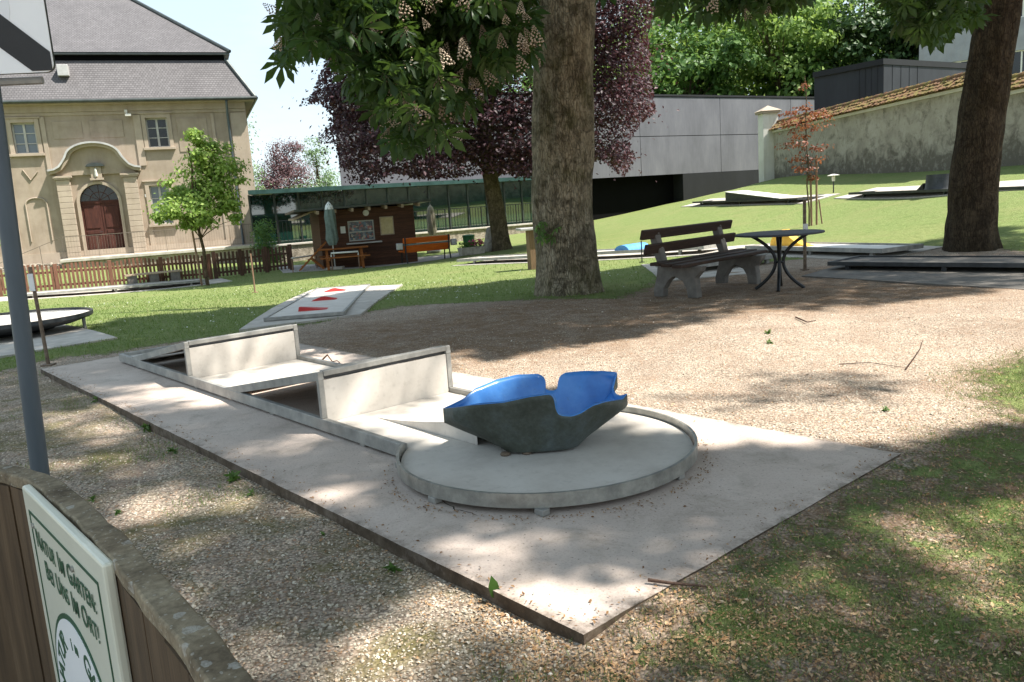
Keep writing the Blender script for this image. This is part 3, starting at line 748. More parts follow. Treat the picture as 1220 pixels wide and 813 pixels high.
# wedges
for (w, p, h) in ((W1, P1, H1), (W2, P2, H2)):
    mb = MB(); mb.bar((w + .05, 0, ZS + .018), (p - .015, 0, h - .028), .86, .014); mb.build('ramp_board', M['board'], lane)
    for sgn in (-1, 1):
        mb = MB(); mb.bar((w, sgn * .447, ZS + .006), (p + .012, sgn * .447, h - .024), .036, .05); mb.build('ramp_rail', M['steel_dull'], lane, bevel=.003)
        mb = MB(); mb.bar((p, sgn * .447, .0855), (p, sgn * .447, h - .002), .034, .028, (1, 0, 0)); mb.build('barrier_post', M['steel_dull'], lane, bevel=.003)
    mb = MB(); mb.box(p - .004, p + .008, -.43, .43, ZS - .01, h - .052); mb.build('barrier_panel', M['board'], lane, bevel=.002)
    mb = MB(); mb.box(p - .03, p + .016, -.4285, .4285, h - .03, h + .001); mb.build('top_rail', M['steel_dull'], lane, bevel=.003)
    mb = MB(); mb.box(p - .03, p - .005, -.43, .43, h - .05, h - .032); mb.build('shadow_gap', M['dark_steel'], lane)
# ramp up to the bowl
mb = MB(); N = 14; top = []; bot = []
ia, ib = (4.05, -.20), (4.02, .425); oa, ob = (4.94, -.185), (5.02, .16)
rows = []
for i in range(N + 1):
    u = i / N; z = ZS + .003 + .10 * (u ** 1.5)
    a = (ia[0] + (oa[0] - ia[0]) * u, ia[1] + (oa[1] - ia[1]) * u); b = (ib[0] + (ob[0] - ib[0]) * u, ib[1] + (ob[1] - ib[1]) * u - .05 * math.sin(PI * u))
    rows.append([(a[0], a[1], z + .02 * u), (.5 * (a[0] + b[0]), .5 * (a[1] + b[1]), z), (b[0], b[1], z + .02 * u)])
for r in rows: mb.v += r
for i in range(N):
    for j in range(2): mb.f.append((i * 3 + j, i * 3 + j + 1, i * 3 + j + 4, i * 3 + j + 3)); mb.m.append(0)
for j in (0, 2):
    b0 = len(mb.v); mb.v += [(r[j][0], r[j][1], ZS + .001) for r in rows]
    for i in range(N): mb.f.append((i * 3 + j, (i + 1) * 3 + j, b0 + i + 1, b0 + i)); mb.m.append(0)
mb.build('bowl_ramp', M['board'], lane, 30)

# ------------------------------------------------------------------ blue bowl obstacle
BC = atz(646, 542, ZS) + np.array([0, .135, 0])
bowl = thing('bowl_obstacle', 'boat shaped fibreglass bowl, blue inside and dark outside, on the round lane end', 'golf obstacle', BC)
def B(x, y, d): return at(x, y, d) - BC
yb = BC[1]
rim = [(527, 487, .02), (540, 486, -.10), (562, 483, -.17), (600, 480, -.21), (632, 473, -.23), (652, 470.5, -.24), (657, 471, -.24), (660, 476, -.24), (662, 488, -.235), (665, 494, -.23), (670, 496, -.23), (682, 496.5, -.23), (692, 493, -.22), (706, 484, -.19), (722, 479, -.14), (742, 476, -.03),
       (748, 469, .04), (742, 471, .09), (737, 471, .13), (733, 468, .16), (731, 463, .19), (733, 454, .22), (736, 443.5, .25), (718, 442, .27), (690, 443, .29), (674, 444.5, .29), (668, 448, .29), (667, 462, .27), (661, 466, .27), (653, 466, .27), (649, 462, .28), (648, 450, .30), (641, 446, .30), (615, 447, .28), (590, 453, .24), (566, 463, .16), (552, 475, .09), (540, 481, .05)]
rimw = [B(x, y, yb + d) for x, y, d in rim]
RIMN = 260
rp = np.array(rimw + [rimw[0]])
seg = np.linalg.norm(np.diff(rp, axis=0), axis=1); cum = np.concatenate([[0], np.cumsum(seg)])
tt = np.linspace(0, cum[-1], RIMN, endpoint=False)
rimc = np.stack([np.interp(tt, cum, rp[:, k]) for k in range(3)], -1)
for _ in range(1):
    rimc = .25 * np.roll(rimc, 1, 0) + .5 * rimc + .25 * np.roll(rimc, -1, 0)
# base outline: rounded box, matched by direction
ctr = np.array([.0, .02])
bl = at(598, 541, yb - .10) - BC; br_ = at(694, 541, yb - .08) - BC
baseW = (br_[0] - bl[0]) / 2; bcx = (br_[0] + bl[0]) / 2
ang = np.arctan2(rimc[:, 1] - .02, rimc[:, 0] - bcx)
def sup(a, rx, ry, e=3.2):
    c, s_ = np.cos(a), np.sin(a); r = (np.abs(c / rx) ** e + np.abs(s_ / ry) ** e) ** (-1 / e); return np.stack([r * c, r * s_], -1)
bs = sup(ang, baseW, .15); base = np.stack([bs[:, 0] + bcx, bs[:, 1] + .02, np.full(RIMN, .014)], -1)
LV = 12; mb = MB(); ids = []
for j in range(LV + 1):
    u = j / LV
    # flare: straight walls with a rounded foot
    k = u; kk = u ** 1.0
    tip = np.clip((np.abs(rimc[:, 0] - bcx) - .28) / .2, 0, 1)          # the two pointed ends drop almost sheer
    kk = np.minimum(1.0, u / (1 - .38 * tip)) ** (1 - .08 * tip)
    ring = base + (rimc - base) * kk[:, None]
    ring[:, 2] = base[:, 2] + (rimc[:, 2] - base[:, 2]) * (u ** 1.06)
    ids.append(len(mb.v)); mb.v += [tuple(p) for p in ring]
for j in range(LV):
    for k in range(RIMN):
        mb.f.append((ids[j] + k, ids[j] + (k + 1) % RIMN, ids[j + 1] + (k + 1) % RIMN, ids[j + 1] + k)); mb.m.append(0)
c0 = len(mb.v); inner = base * 1.0
mb.v.append((bcx, .02, .006))
for k in range(RIMN): mb.f.append((c0, ids[0] + (k + 1) % RIMN, ids[0] + k)); mb.m.append(0)
ob = mb.build('bowl_shell', [M['bowl_out'], M['bowl_blue']], bowl, 50)
sd = ob.modifiers.new('wall', 'SOLIDIFY'); sd.thickness = .011; sd.offset = -1; sd.material_offset = 1; sd.material_offset_rim = 1; sd.use_even_offset = False
for (x, y) in ((602, 541), (628, 542.5)):
    p = at(x, y, yb - .125) - BC; mb = MB(); mb.lathe([(.006, .0), (.022, .001), (.026, .006), (.02, .013), (.005, .016)], 14, (p[0], p[1] + .02, .0005)); mb.build('rusty_foot', M['rust'], bowl, 60)

# ------------------------------------------------------------------ the other lanes of the course
def flat_lane(name, label, a, b, w, za, zb, mats=None, ends=(0, 0), disc=None, h=.07, slab_w=None, group=None, slab_pad=.5, foot=True):
    """a straight lane from a to b (world xy), its deck at za..zb"""
    a = np.array(a[:2], float); b = np.array(b[:2], float); L = np.linalg.norm(b - a); yaw = math.atan2(b[1] - a[1], b[0] - a[0])
    t = thing(name, label, 'minigolf lane', (a[0], a[1], za), yaw, group)
    dz = zb - za
    mb = MB(); mb.bar((0, 0, 0), (L, 0, dz), w, .014); mb.build('deck_board', (mats or {}).get('deck', M['board']), t)
    fm = (mats or {}).get('frame', M['steel_dull'])
    for s in (-1, 1):
        mb = MB(); mb.bar((0, s * (w / 2 + .016), 0.0), (L, s * (w / 2 + .016), dz), .03, h); mb.build('side_rail', fm, t)
    for (s, z) in ((0, 0), (L, dz)):
        mb = MB(); mb.bar((s, -w / 2 - .03, z), (s, w / 2 + .03, z), .03, h + .002); mb.build('end_rail', fm, t)
    if foot:
        for s in (.08, .5, .92):
            for q in (-1, 1):
                x, y = s * L, q * (w / 2 - .06); c, sn = math.cos(yaw), math.sin(yaw); wx, wy = a[0] + x * c - y * sn, a[1] + x * sn + y * c
                g = gz(wx, wy) - za - .02
                mb = MB(); mb.box(x - .03, x + .03, y - .03, y + .03, g, dz * s - .008); mb.build('foot', fm, t)
    return t, a, L, yaw
BLOCKS = []
def pad(name, pts, mat=None, lift=.012, th=.15):
    """thin concrete apron following the terrain"""
    pts = np.array(pts, float)[:, :2]; BLOCKS.append(pts)
    c = pts; n1, n2 = 16, 6; mb = MB()
    for j in range(n2 + 1):
        for i in range(n1 + 1):
            u, v = i / n1, j / n2; p = (1 - v) * ((1 - u) * c[0] + u * c[1]) + v * ((1 - u) * c[3] + u * c[2])
            mb.v.append((p[0], p[1], gz(p[0], p[1]) + lift))
    for j in range(n2):
        for i in range(n1): q = j * (n1 + 1) + i; mb.f.append((q, q + 1, q + n1 + 2, q + n1 + 1)); mb.m.append(0)
    bd = [i for i in range(n1 + 1)] + [(j * (n1 + 1) + n1) for j in range(1, n2 + 1)] + [n2 * (n1 + 1) + i for i in range(n1 - 1, -1, -1)] + [j * (n1 + 1) for j in range(n2 - 1, 0, -1)]
    b0 = len(mb.v); m = len(bd)
    for k in bd: x, y, z = mb.v[k]; mb.v.append((x, y, z - th))
    for k in range(m): mb.f.append((bd[(k + 1) % m], bd[k], b0 + k, b0 + (k + 1) % m)); mb.m.append(0)
    return tag(mb.build(name, mat or M['concrete_plain'], None, 40), kind='structure')

# lane with three red wedges, on the lawn behind the front lane
ra, rb = ground_px(318, 388), ground_px(412, 346)
dirn = (rb - ra)[:2] / np.linalg.norm((rb - ra)[:2]); perp = np.array([dirn[1], -dirn[0]])
pad('concrete_path', [ground_px(285, 396), ground_px(430, 377), ground_px(480, 341), ground_px(372, 347)], M['concrete_plain'], .028)
la, lb = (ground_px(318, 386) + ground_px(408, 379)) / 2, (ground_px(383, 347.5) + ground_px(437, 344.5)) / 2
wr = abs(float((ground_px(408, 379) - ground_px(318, 386))[:2] @ np.array([-(lb - la)[1], (lb - la)[0]]) / np.linalg.norm((lb - la)[:2])))
wr = min(max(wr, .8), 1.1)
t, a_, L_, yw = flat_lane('minigolf_lane', 'white lane with three red wedge blocks across it on the lawn behind the front lane', la, lb, wr, gz(*la[:2]) + .056, gz(*lb[:2]) + .056, h=.04)
za = gz(*la[:2]) + .056; dz = gz(*lb[:2]) + .056 - za
for k, (u, skew, tx) in enumerate(((.14, -.10, -.02), (.45, .0, .02), (.80, .05, .05))):
    mb = MB(); x = u * L_; w_ = wr * .40; c = tx
    mb.add([(x - .10, c - w_ / 2, 0), (x + .12, c - w_ / 2, 0), (x + .12, c + w_ / 2, 0), (x - .10, c + w_ / 2, 0), (x - .06, c - w_ * (.1 if k else -.40), .055), (x - .06, c + w_ * (.1 if k else .48), .055), (x + .04, c + w_ * (0 if k else .44), .05)],
           [(3, 2, 1, 0), (0, 1, 6, 4), (1, 2, 6), (2, 3, 5, 6), (3, 0, 4, 5), (4, 6, 5)])
    ob = mb.build('wedge_block', M['red'], t); ob.location = (0, 0, .009 + dz * u)
# raised round lane at the left edge of the picture
c = at(14, 397, 10.7); c[2] = gz(c[0], c[1])
pad('concrete_path', [ground_px(-170, 452), ground_px(-30, 433), ground_px(140, 405), ground_px(70, 388)], M['concrete_plain'], .026)
rl = thing('minigolf_lane', 'round raised lane end with white top and dark underside by the grey sign pole', 'minigolf lane', (c[0], c[1], c[2]), math.radians(200))
mb = MB(); mb.lathe([(.98, .21), (.97, .232)], 48); mb.build('deck_board', M['board'], rl)
mb = MB(); mb.lathe([(.55, .10), (.78, .135), (.985, .2), (1.0, .215), (1.0, .265), (.985, .265), (.985, .21)], 48); mb.f = [f for f in mb.f if len(f) == 4]; mb.m = [0] * len(mb.f); mb.build('ring_rail', M['dark_steel'], rl, 40)
mb = MB(); mb.lathe([(.5, .07), (.56, .11)], 32); mb.build('underframe', M['black_iron'], rl)
mb = MB(); mb.bar((.9, 0, .2), (4.6, 0, .2), .9, .02); mb.build('runway', M['board'], rl)
for s in (-1, 1):
    mb = MB(); mb.bar((.9, s * .465, .215), (4.6, s * .465, .215), .03, .09); mb.build('side_rail', M['dark_steel'], rl)
for a in (-.62, .62, 1.9, -1.9, 3.0):
    mb = MB(); mb.tube([(.9 * math.cos(a), .9 * math.sin(a), -.03), (.9 * math.cos(a), .9 * math.sin(a), .19)], .022, 8); mb.build('leg', M['steel_dull'], rl)
mb = MB(); mb.add([(-.15, -.28, .233), (.15, -.3, .233), (.1, .3, .233), (-.2, .28, .233), (-.05, -.1, .33), (-.05, .1, .33)], [(0, 1, 4), (1, 2, 5, 4), (2, 3, 5), (3, 0, 4, 5), (3, 2, 1, 0)])
rb_ = mb.build('wedge_block', M['red'], rl)
rb_.location = (.32, .12, 0)
# long lane along the picket fence
a, b = ground_px(20, 357), ground_px(244, 338.5)
pd = (b - a)[:2] / np.linalg.norm((b - a)[:2]); pn = np.array([-pd[1], pd[0]])
pad('concrete_path', [a[:2] - pd * .6 - pn * .4, b[:2] + pd * .8 - pn * .4, b[:2] + pd * .8 + pn * 1.2, a[:2] - pd * .6 + pn * 1.2], M['concrete_plain'])
t, *_ = flat_lane('minigolf_lane', 'long low white lane running along the foot of the brown picket fence', a[:2] + pn * .35, b[:2] + pn * .35, .9, gz(*a[:2]) + .11, gz(*b[:2]) + .11)
# lane with two blue humps behind the chestnut trunk
a, b = ground_px(560, 314), ground_px(852, 300)
pd = (b - a)[:2] / np.linalg.norm((b - a)[:2]); pn = np.array([-pd[1], pd[0]])
pad('concrete_path', [a[:2] - pn * .7, b[:2] + pd * .4 - pn * .7, b[:2] + pd * .4 + pn * 1.0, a[:2] + pn * 1.0], M['concrete_plain'])
za = gz(*a[:2]) + .12; zb = gz(*b[:2]) + .12
t, a_, L_, yw = flat_lane('minigolf_lane', 'pale lane with two blue humps on the lawn just right of the big chestnut trunk', a[:2], b[:2], .9, za, zb)
for xp in (709, 755):
    q = ground_px(xp, 306); u = float((q[:2] - a[:2]) @ pd)
    mb = MB(); n = 14; pol = [(u + .20 * math.cos(PI * k / n), .0 + .14 * math.sin(PI * k / n)) for k in range(n + 1)]
    mb.prism(pol, lambda p, z, h: (p, h, z), -.42, .42); o_ = mb.build('hump', M['blue_paint'], t, 40); o_.location = (0, 0, .008 + (zb - za) * u / L_)
# second pale strip further back
a, b = ground_px(690, 293), ground_px(1000, 284)
# ramp lane on the slope in front of the garden wall
a, b = ground_px(838, 243), ground_px(966, 239.5)
pd = (b - a)[:2] / np.linalg.norm((b - a)[:2]); pn = np.array([-pd[1], pd[0]])
pad('concrete_path', [a[:2] - pd * 1.2 - pn * .5, b[:2] + pd * .3 - pn * .5, b[:2] + pd * .3 + pn * .9, a[:2] - pd * 1.2 + pn * .9], M['concrete_plain'], .03)
za = gz(*a[:2]) + .085; zb = gz(*b[:2]) + .09
t, a_, L_, yw = flat_lane('minigolf_lane', 'lane with a long white wedge ramp on the grassy slope below the dark building', a[:2], b[:2], .95, za, zb, {'frame': M['dark_steel']})
u0 = float((ground_px(886, 240)[:2] - a[:2]) @ pd); u1 = float((ground_px(944, 240)[:2] - a[:2]) @ pd)
mb = MB(); mb.prism([(u0, 0), (u1, .02), (u0 + .05, .34), (u0, .34)], lambda p, z, h: (p, h, z), -.44, .44); o_ = mb.build('wedge_ramp', M['dark_steel'], t); o_.location = (0, 0, .01)
mb = MB(); mb.bar((u0 - .03, 0, .365), (u1 + .02, 0, .035), .92, .025); mb.build('ramp_board', M['white_paint'], t)
# flat lane with a dark drum, right of it
a, b = ground_px(1030, 233), ground_px(1330, 224)
pd = (b - a)[:2] / np.linalg.norm((b - a)[:2]); pn = np.array([-pd[1], pd[0]])
pad('concrete_path', [a[:2] - pd * 1.0 - pn * .5, b[:2] - pn * .5, b[:2] + pn * .9, a[:2] - pd * 1.0 + pn * .9], M['concrete_plain'], .03)
za = gz(*a[:2]) + .075; zb = gz(*b[:2]) + .075
t, a_, L_, yw = flat_lane('minigolf_lane', 'dark edged lane with a low black drum on the far lawn beside the leaning trunk', a[:2], b[:2], .95, za, zb, {'frame': M['dark_steel'], 'deck': M['concrete_leg']})
u = float((ground_px(1120, 231)[:2] - a[:2]) @ pd)
mb = MB(); mb.lathe([(.47, 0), (.43, .06), (.4, .4), (.385, .4), (.385, .05)], 32, (u, 0, .008)); mb.build('drum', M['dark_steel'], t, 40)
mb = MB(); mb.add([(u - .75, -.3, .01), (u - .4, -.3, .01), (u - .4, .3, .01), (u - .75, .3, .01), (u - .42, -.3, .2), (u - .42, .3, .2)], [(0, 1, 4), (1, 2, 5, 4), (2, 3, 5), (3, 0, 4, 5), (3, 2, 1, 0)]); mb.build('drum_ramp', M['black_iron'], t)
# lane with yellow arch behind the table
a, b = ground_px(925, 300), ground_px(1075, 304.5)
pd = (b - a)[:2] / np.linalg.norm((b - a)[:2]); pn = np.array([-pd[1], pd[0]])
pad('concrete_path', [a[:2] - pd * 1.5 - pn * .75, b[:2] - pn * .75, b[:2] + pn * 1.0, a[:2] - pd * 1.5 + pn * 1.0], M['concrete_plain'])
za = gz(*a[:2]) + .11; zb = gz(*b[:2]) + .11
t, a_, L_, yw = flat_lane('minigolf_lane', 'white lane with a yellow arch at its end behind the round metal table', a[:2] - pd * .3, b[:2], .9, za, zb, {'deck': M['white_paint']})
u = .55
pts = []
for k in range(13):
    s = k / 12; pts.append((u - .30 + .9 * s, 0, .34 * (1 - s) ** 2.2 + .02))
mb = MB()
prof = [(u - .32, 0), (u + .62, 0), (u + .48, .03), (u + .3, .1), (u + .15, .22), (u + .06, .33), (u - .02, .37), (u - .12, .36), (u - .22, .26), (u - .29, .12)]
mb.prism(prof, lambda p, z, h: (p, h, z), -.12, .12); oo_ = mb.build('yellow_arch', M['yellow_paint'], t, 30); oo_.scale = (1, .8, .8); oo_.location = (0, 0, .008)
# dark lane on its apron at the right edge
c1, c2, c3, c4 = ground_px(955, 330), ground_px(1300, 352), ground_px(1300, 309), ground_px(1020, 311)
pad('concrete_path', [c1, c2, c3, c4], M['concrete_leg'], .015)
a, b = ground_px(1018, 321), ground_px(1330, 325.5)
t, *_ = flat_lane('minigolf_lane', 'low dark lane raised on short feet at the right edge under the leaning trunk', a[:2] + np.array([0, .35]), b[:2] + np.array([0, .35]), .9, gz(*a[:2]) + .10, gz(*b[:2]) + .10, {'frame': M['dark_steel'], 'deck': M['concrete_leg']}, h=.055)
# pale apron and low lane behind the bench
c1, c2, c3, c4 = ground_px(790, 336), ground_px(905, 326), ground_px(860, 311), ground_px(764, 316)
pad('concrete_path', [c1, c2, c3, c4], M['concrete_plain'])
a, b = ground_px(800, 326), ground_px(905, 313)
flat_lane('minigolf_lane', 'low grey lane on a pale apron directly behind the bench', a[:2], b[:2], .8, gz(*a[:2]) + .12, gz(*b[:2]) + .12)
# lawn blades and daisies, kept off the aprons
ok = np.ones(len(LAWN_PTS), bool)
for bp in BLOCKS: ok &= ~in_poly(LAWN_PTS, bp)
blades('lawn_grass', LAWN_PTS[ok], .02, .06, .0045, .5, .12)
P = frame_pts(2600, -30, 760, 318, 400); P = P[masks(P)[0] > .9]
for bp in BLOCKS: P = P[~in_poly(P, bp)]
dn = np.array([mnoise.noise((x * .5, y * .5, 11)) for x, y in P]); P = P[dn > rng.random(len(P)) * .7 - .15]
o = scatter('daisies', [(-1, -.5, 0), (1, -.5, 0), (1, .5, 0), (-1, .5, 0), (0, 0, .3)], [(0, 1, 4), (1, 2, 4), (2, 3, 4), (3, 0, 4)], ground_pts(P) + [0, 0, .055], up_frames(len(P), .3), rng.uniform(.006, .012, len(P)), M['daisy']); tag(o, kind='stuff')
# ------------------------------------------------------------------ old house on the left
HP = at(128, 312, 37.0); HZ = .06; HY = math.atan2(.357, .934)
house = thing('old_house', 'ochre two storey house with grey mansard roof and an arched brown door', 'house', (HP[0], HP[1], HZ), HY)
U0h, U1h, EAVE, DEP = -16.0, 6.8, 6.78, 11.0
holes = [(-.75, .85, .02, 3.28, 'door'), (-2.92, -2.02, 4.68, 5.98, 'w'), (2.4, 3.3, 4.75, 6.05, 'w'), (2.16, 3.0, 1.3, 3.05, 'w'),
         (-5.7, -4.8, 4.68, 5.98, 'w'), (-5.7, -4.8, 1.3, 3.05, 'w'), (-8.6, -7.7, 4.68, 5.98, 'w'), (-8.6, -7.7, 1.3, 3.05, 'w')]
def wall_holes(mb, u0, u1, z0, z1, hs, y=0.0, dep=.28):
    us = sorted({u0, u1, *[h[0] for h in hs], *[h[1] for h in hs]}); zs = sorted({z0, z1, *[h[2] for h in hs], *[h[3] for h in hs]})
    for i in range(len(us) - 1):
        for j in range(len(zs) - 1):
            cu, cz = (us[i] + us[i + 1]) / 2, (zs[j] + zs[j + 1]) / 2
            if any(h[0] < cu < h[1] and h[2] < cz < h[3] for h in hs): continue
            mb.add([(us[i], y, zs[j]), (us[i + 1], y, zs[j]), (us[i + 1], y, zs[j + 1]), (us[i], y, zs[j + 1])], [(0, 1, 2, 3)])
    for h in hs:
        a, b, c, d = h[:4]; v = [(a, y, c), (b, y, c), (b, y, d), (a, y, d)] + [(a, y + dep, c), (b, y + dep, c), (b, y + dep, d), (a, y + dep, d)]
        mb.add(v, [(0, 4, 5, 1), (1, 5, 6, 2), (2, 6, 7, 3), (3, 7, 4, 0)])
mb = MB(); wall_holes(mb, U0h, U1h, -1.6, EAVE, holes)
mb.add([(U1h, 0, -1.6), (U1h, DEP, -1.6), (U1h, DEP, EAVE), (U1h, 0, EAVE), (U0h, 0, -1.6), (U0h, DEP, -1.6), (U0h, DEP, EAVE), (U0h, 0, EAVE)], [(0, 1, 2, 3), (4, 7, 6, 5), (1, 5, 6, 2)])
mb.build('wall', M['plaster'], house, fix=False)
# raised plaster relief: lesenes, bands, panels
mb = MB()
for (a, b, z0, z1, d) in [(U0h, U1h - .02, 6.38, 6.775, .10), (U0h, U1h - .02, 6.24, 6.375, .05), (-2.05 + .25, -1.62, 3.9, 6.2, .06), (1.9, 2.2, 3.95, 6.2, .06), (U1h - .75, U1h - .03, 0, 6.2, .07), (-.75 + .0, .9, 5.35, 6.05, .0),
                          (5.2, 5.34, 0, 6.2, .05), (-3.6, -3.25, 0, 6.2, .06), (1.9, 2.1, 0, 1.2, .04)]:
    if d: mb.box(a, b, -d, -.002, z0, z1)
mb.build('wall_relief', M['plaster_light'], house, bevel=.01)
mb = MB()
for (a, b, z0, z1) in [(-1.35, .0 - .2, 5.25, 6.0), (.1, 1.45, 5.25, 6.0), (3.7, 5.0, 4.5, 6.0), (3.7, 5.0, 1.0, 3.4)]:
    mb = MB(); mb.box(a, b, -.03, -.002, z0, z1); mb.build('raised_panel', M['plaster'], house, bevel=.01)
# blind niche with moulded outline left of the door
mb = MB(); pts = [(-2.86, -.03, .9), (-2.86, -.03, 2.2)] + [(-2.45 - .41 * math.cos(PI * k / 10), -.03, 2.5 + .28 * math.sin(PI * k / 10)) for k in range(11)] + [(-2.04, -.03, 2.2), (-2.04, -.03, .9)]
mb.tube(pts, .035, 6); mb.tube([(-2.75, -.03, 4.0), (-2.5, -.03, 3.55), (-2.2, -.03, 3.9)], .03, 6); mb.build('niche_moulding', M['plaster_light'], house)
mb = MB(); mb.box(U0h, U1h + .03, -.09, -.002, -1.6, .35); mb.build('plinth', M['plaster_light'], house)
def window(a, b, c, d, glass, cols=2, rows=3):
    fr = MB(); y = .16; w = .06
    fr.box(a, a + w, y, y + .06, c, d); fr.box(b - w, b, y, y + .06, c, d); fr.box(a + w, b - w, y, y + .06, c, c + w); fr.box(a + w, b - w, y, y + .06, d - w, d)
    m = (a + b) / 2; fr.box(m - .045, m + .045, y - .012, y + .05, c + w, d - w)
    for k in range(1, rows):
        z = c + (d - c) * k / rows; fr.box(a + w, m - .046, y + .008, y + .046, z - .018, z + .018); fr.box(m + .046, b - w, y + .008, y + .046, z - .018, z + .018)
    o = fr.build('window', M['window_frame'], house)
    mb = MB(); mb.box(a + w, b - w, y + .052, y + .06, c + w, d - w); mb.build('pane', glass, o)
    sl = MB(); sl.box(a - .22, b + .22, -.16, .1, c - .12, c - .002); sl.build('sill', M['plaster_light'], o, bevel=.01)
    ar = MB(); q = .17
    ar.box(a - q, a - .001, -.05, -.003, c, d + q); ar.box(b + .001, b + q, -.05, -.003, c, d + q); ar.box(a - .001, b + .001, -.05, -.003, d + .001, d + q); ar.box(a - q - .08, b + q + .08, -.1, -.003, d + q + .002, d + q + .07)
    ar.build('architrave', M['plaster_light'], o, bevel=.008)
for k, h in enumerate([h for h in holes if h[4] == 'w']): window(*h[:4], M['window_pale'] if k in (0, 2) else M['window_glass'])
# arched door in its portal
ac, ar_, sp = .05, .80, 2.45
def ay(u): return sp + math.sqrt(max(0, ar_ ** 2 - (u - ac) ** 2))
mb = MB(); n = 20
for side in (-1, 1):
    poly = [(ac + side * ar_, 3.28), (ac + side * ar_, sp)] + [(ac + side * ar_ * math.cos(PI / 2 * k / n), sp + ar_ * math.sin(PI / 2 * k / n)) for k in range(1, n + 1)] + [(ac, 3.28)]
    mb.prism(poly, lambda a, b, h: (a, h, b), -.001, .27)
mb.build('door_arch', M['plaster_light'], house)
mb = MB()
pts = [(ac - ar_ - .05, 0.02), (ac - ar_ - .05, sp)] + [(ac - (ar_ + .05) * math.cos(PI * k / 24), sp + (ar_ + .05) * math.sin(PI * k / 24)) for k in range(1, 24)] + [(ac + ar_ + .05, sp), (ac + ar_ + .05, 0.02)]
for i in range(len(pts) - 1): mb.bar((pts[i][0], -.04, pts[i][1]), (pts[i + 1][0], -.04, pts[i + 1][1]), .12, .11, (0, 1, 0))
mb.build('door_surround', M['plaster_light'], house)
door = MB(); door.box(ac - .8, ac - .008, .18, .24, .03, 2.4); door.box(ac + .008, ac + .8, .18, .24, .03, 2.4); door.box(ac - .82, ac + .82, .15, .25, 2.4, 2.52)
do = door.build('door', M['door_wood'], house)
mb = MB()
for s in (-1, 1):
    for z0, z1 in ((.2, .95), (1.05, 1.2), (1.3, 2.25)):
        x0, x1 = (ac - .7, ac - .12) if s < 0 else (ac + .12, ac + .7)
        mb.box(x0, x1, .15, .179, z0, z1)
mb.build('door_panel', M['door_wood'], do, bevel=.02)
mb = MB(); mb.tube([(ac - .06, .14, 1.1), (ac - .06, .10, 1.12), (ac - .18, .10, 1.12)], .012, 6); mb.build('handle', M['dark_steel'], do)
fl = MB(); fl.prism([(ac + .78 * math.cos(PI * k / 24), 2.525 + .72 * math.sin(PI * k / 24)) for k in range(25)], lambda a, b, h: (a, h, b), .205, .215); fo = fl.build('fanlight', M['window_glass'], house)
mb = MB()
for a in (30, 60, 90, 120, 150): mb.bar((ac, .195, 2.53), (ac + .77 * math.cos(math.radians(a)), .195, 2.53 + .71 * math.sin(math.radians(a))), .03, .02)
for k in range(12):
    q = lambda t: (ac + .4 * math.cos(t), .195, 2.53 + .37 * math.sin(t)); mb.bar(q(PI * k / 12), q(PI * (k + 1) / 12), .02, .025)
mb.build('glazing_bar', M['door_wood'], fo)
for (a, b) in ((-1.52, -.98), (1.16, 1.72)):
    mb = MB()
    for k in range(14): mb.box(a, b, -.30, -.002, .05 + k * .245, .05 + k * .245 + .235)
    pl = mb.build('pilaster', M['plaster_light'], house, bevel=.012)
    mb = MB(); mb.box(a - .06, b + .06, -.36, -.003, 3.485, 3.55); mb.box(a - .1, b + .1, -.40, -.003, 3.552, 3.64); mb.build('capital', M['plaster_light'], pl, bevel=.01)
mb = MB(); mb.prism([(-1.5, 3.66), (1.7, 3.66), (1.7, 3.9), (1.3, 4.35)] + [(.1 + 1.12 * math.cos(PI * k / 16), 4.3 + .62 * math.sin(PI * k / 16)) for k in range(17)] + [(-1.1, 4.35), (-1.5, 3.9)], lambda a, b, h: (a, h, b), -.14, -.003)
mb.build('tympanum', M['plaster'], house)
# swept cornice over the portal
cur = [(-1.75, 3.86), (-1.5, 3.9), (-1.28, 4.02), (-1.12, 4.22), (-1.0, 4.4)] + [(.1 - 1.06 * math.cos(PI * k / 18), 4.42 + .58 * math.sin(PI * k / 18)) for k in range(1, 18)] + [(1.2, 4.4), (1.32, 4.22), (1.48, 4.02), (1.7, 3.9), (1.95, 3.86)]
mb = MB(); nrm = []
for i in range(len(cur)):
    a = np.array(cur[max(i - 1, 0)]); b = np.array(cur[min(i + 1, len(cur) - 1)]); t_ = (b - a) / np.linalg.norm(b - a); nrm.append(np.array([-t_[1], t_[0]]))
def sweep(y0, y1, d0, d1):
    m = MB(); A = [(c[0] + n_[0] * d0, c[1] + n_[1] * d0) for c, n_ in zip(cur, nrm)]; Bq = [(c[0] + n_[0] * d1, c[1] + n_[1] * d1) for c, n_ in zip(cur, nrm)]
    for i in range(len(cur) - 1):
        v = [(A[i][0], y0, A[i][1]), (A[i + 1][0], y0, A[i + 1][1]), (Bq[i + 1][0], y0, Bq[i + 1][1]), (Bq[i][0], y0, Bq[i][1])]
        v += [(p[0], y1, p[2]) for p in v]
        m.add(v, [(0, 1, 2, 3), (7, 6, 5, 4), (0, 4, 5, 1), (3, 2, 6, 7)] + ([(0, 3, 7, 4)] if i == 0 else []) + ([(1, 5, 6, 2)] if i == len(cur) - 2 else []))
    return m
sweep(-.36, -.004, -.13, -.01).build('portal_cornice', M['plaster_light'], house)
sweep(-.52, -.004, -.008, .07).build('portal_canopy', M['sheet_light'], house)
mb = MB(); mb.box(-.12, .32, -.22, -.15, 3.5, 4.0); mb.box(-.18, .38, -.26, -.15, 3.40, 3.495); ni = mb.build('niche', M['plaster_light'], house, bevel=.01)
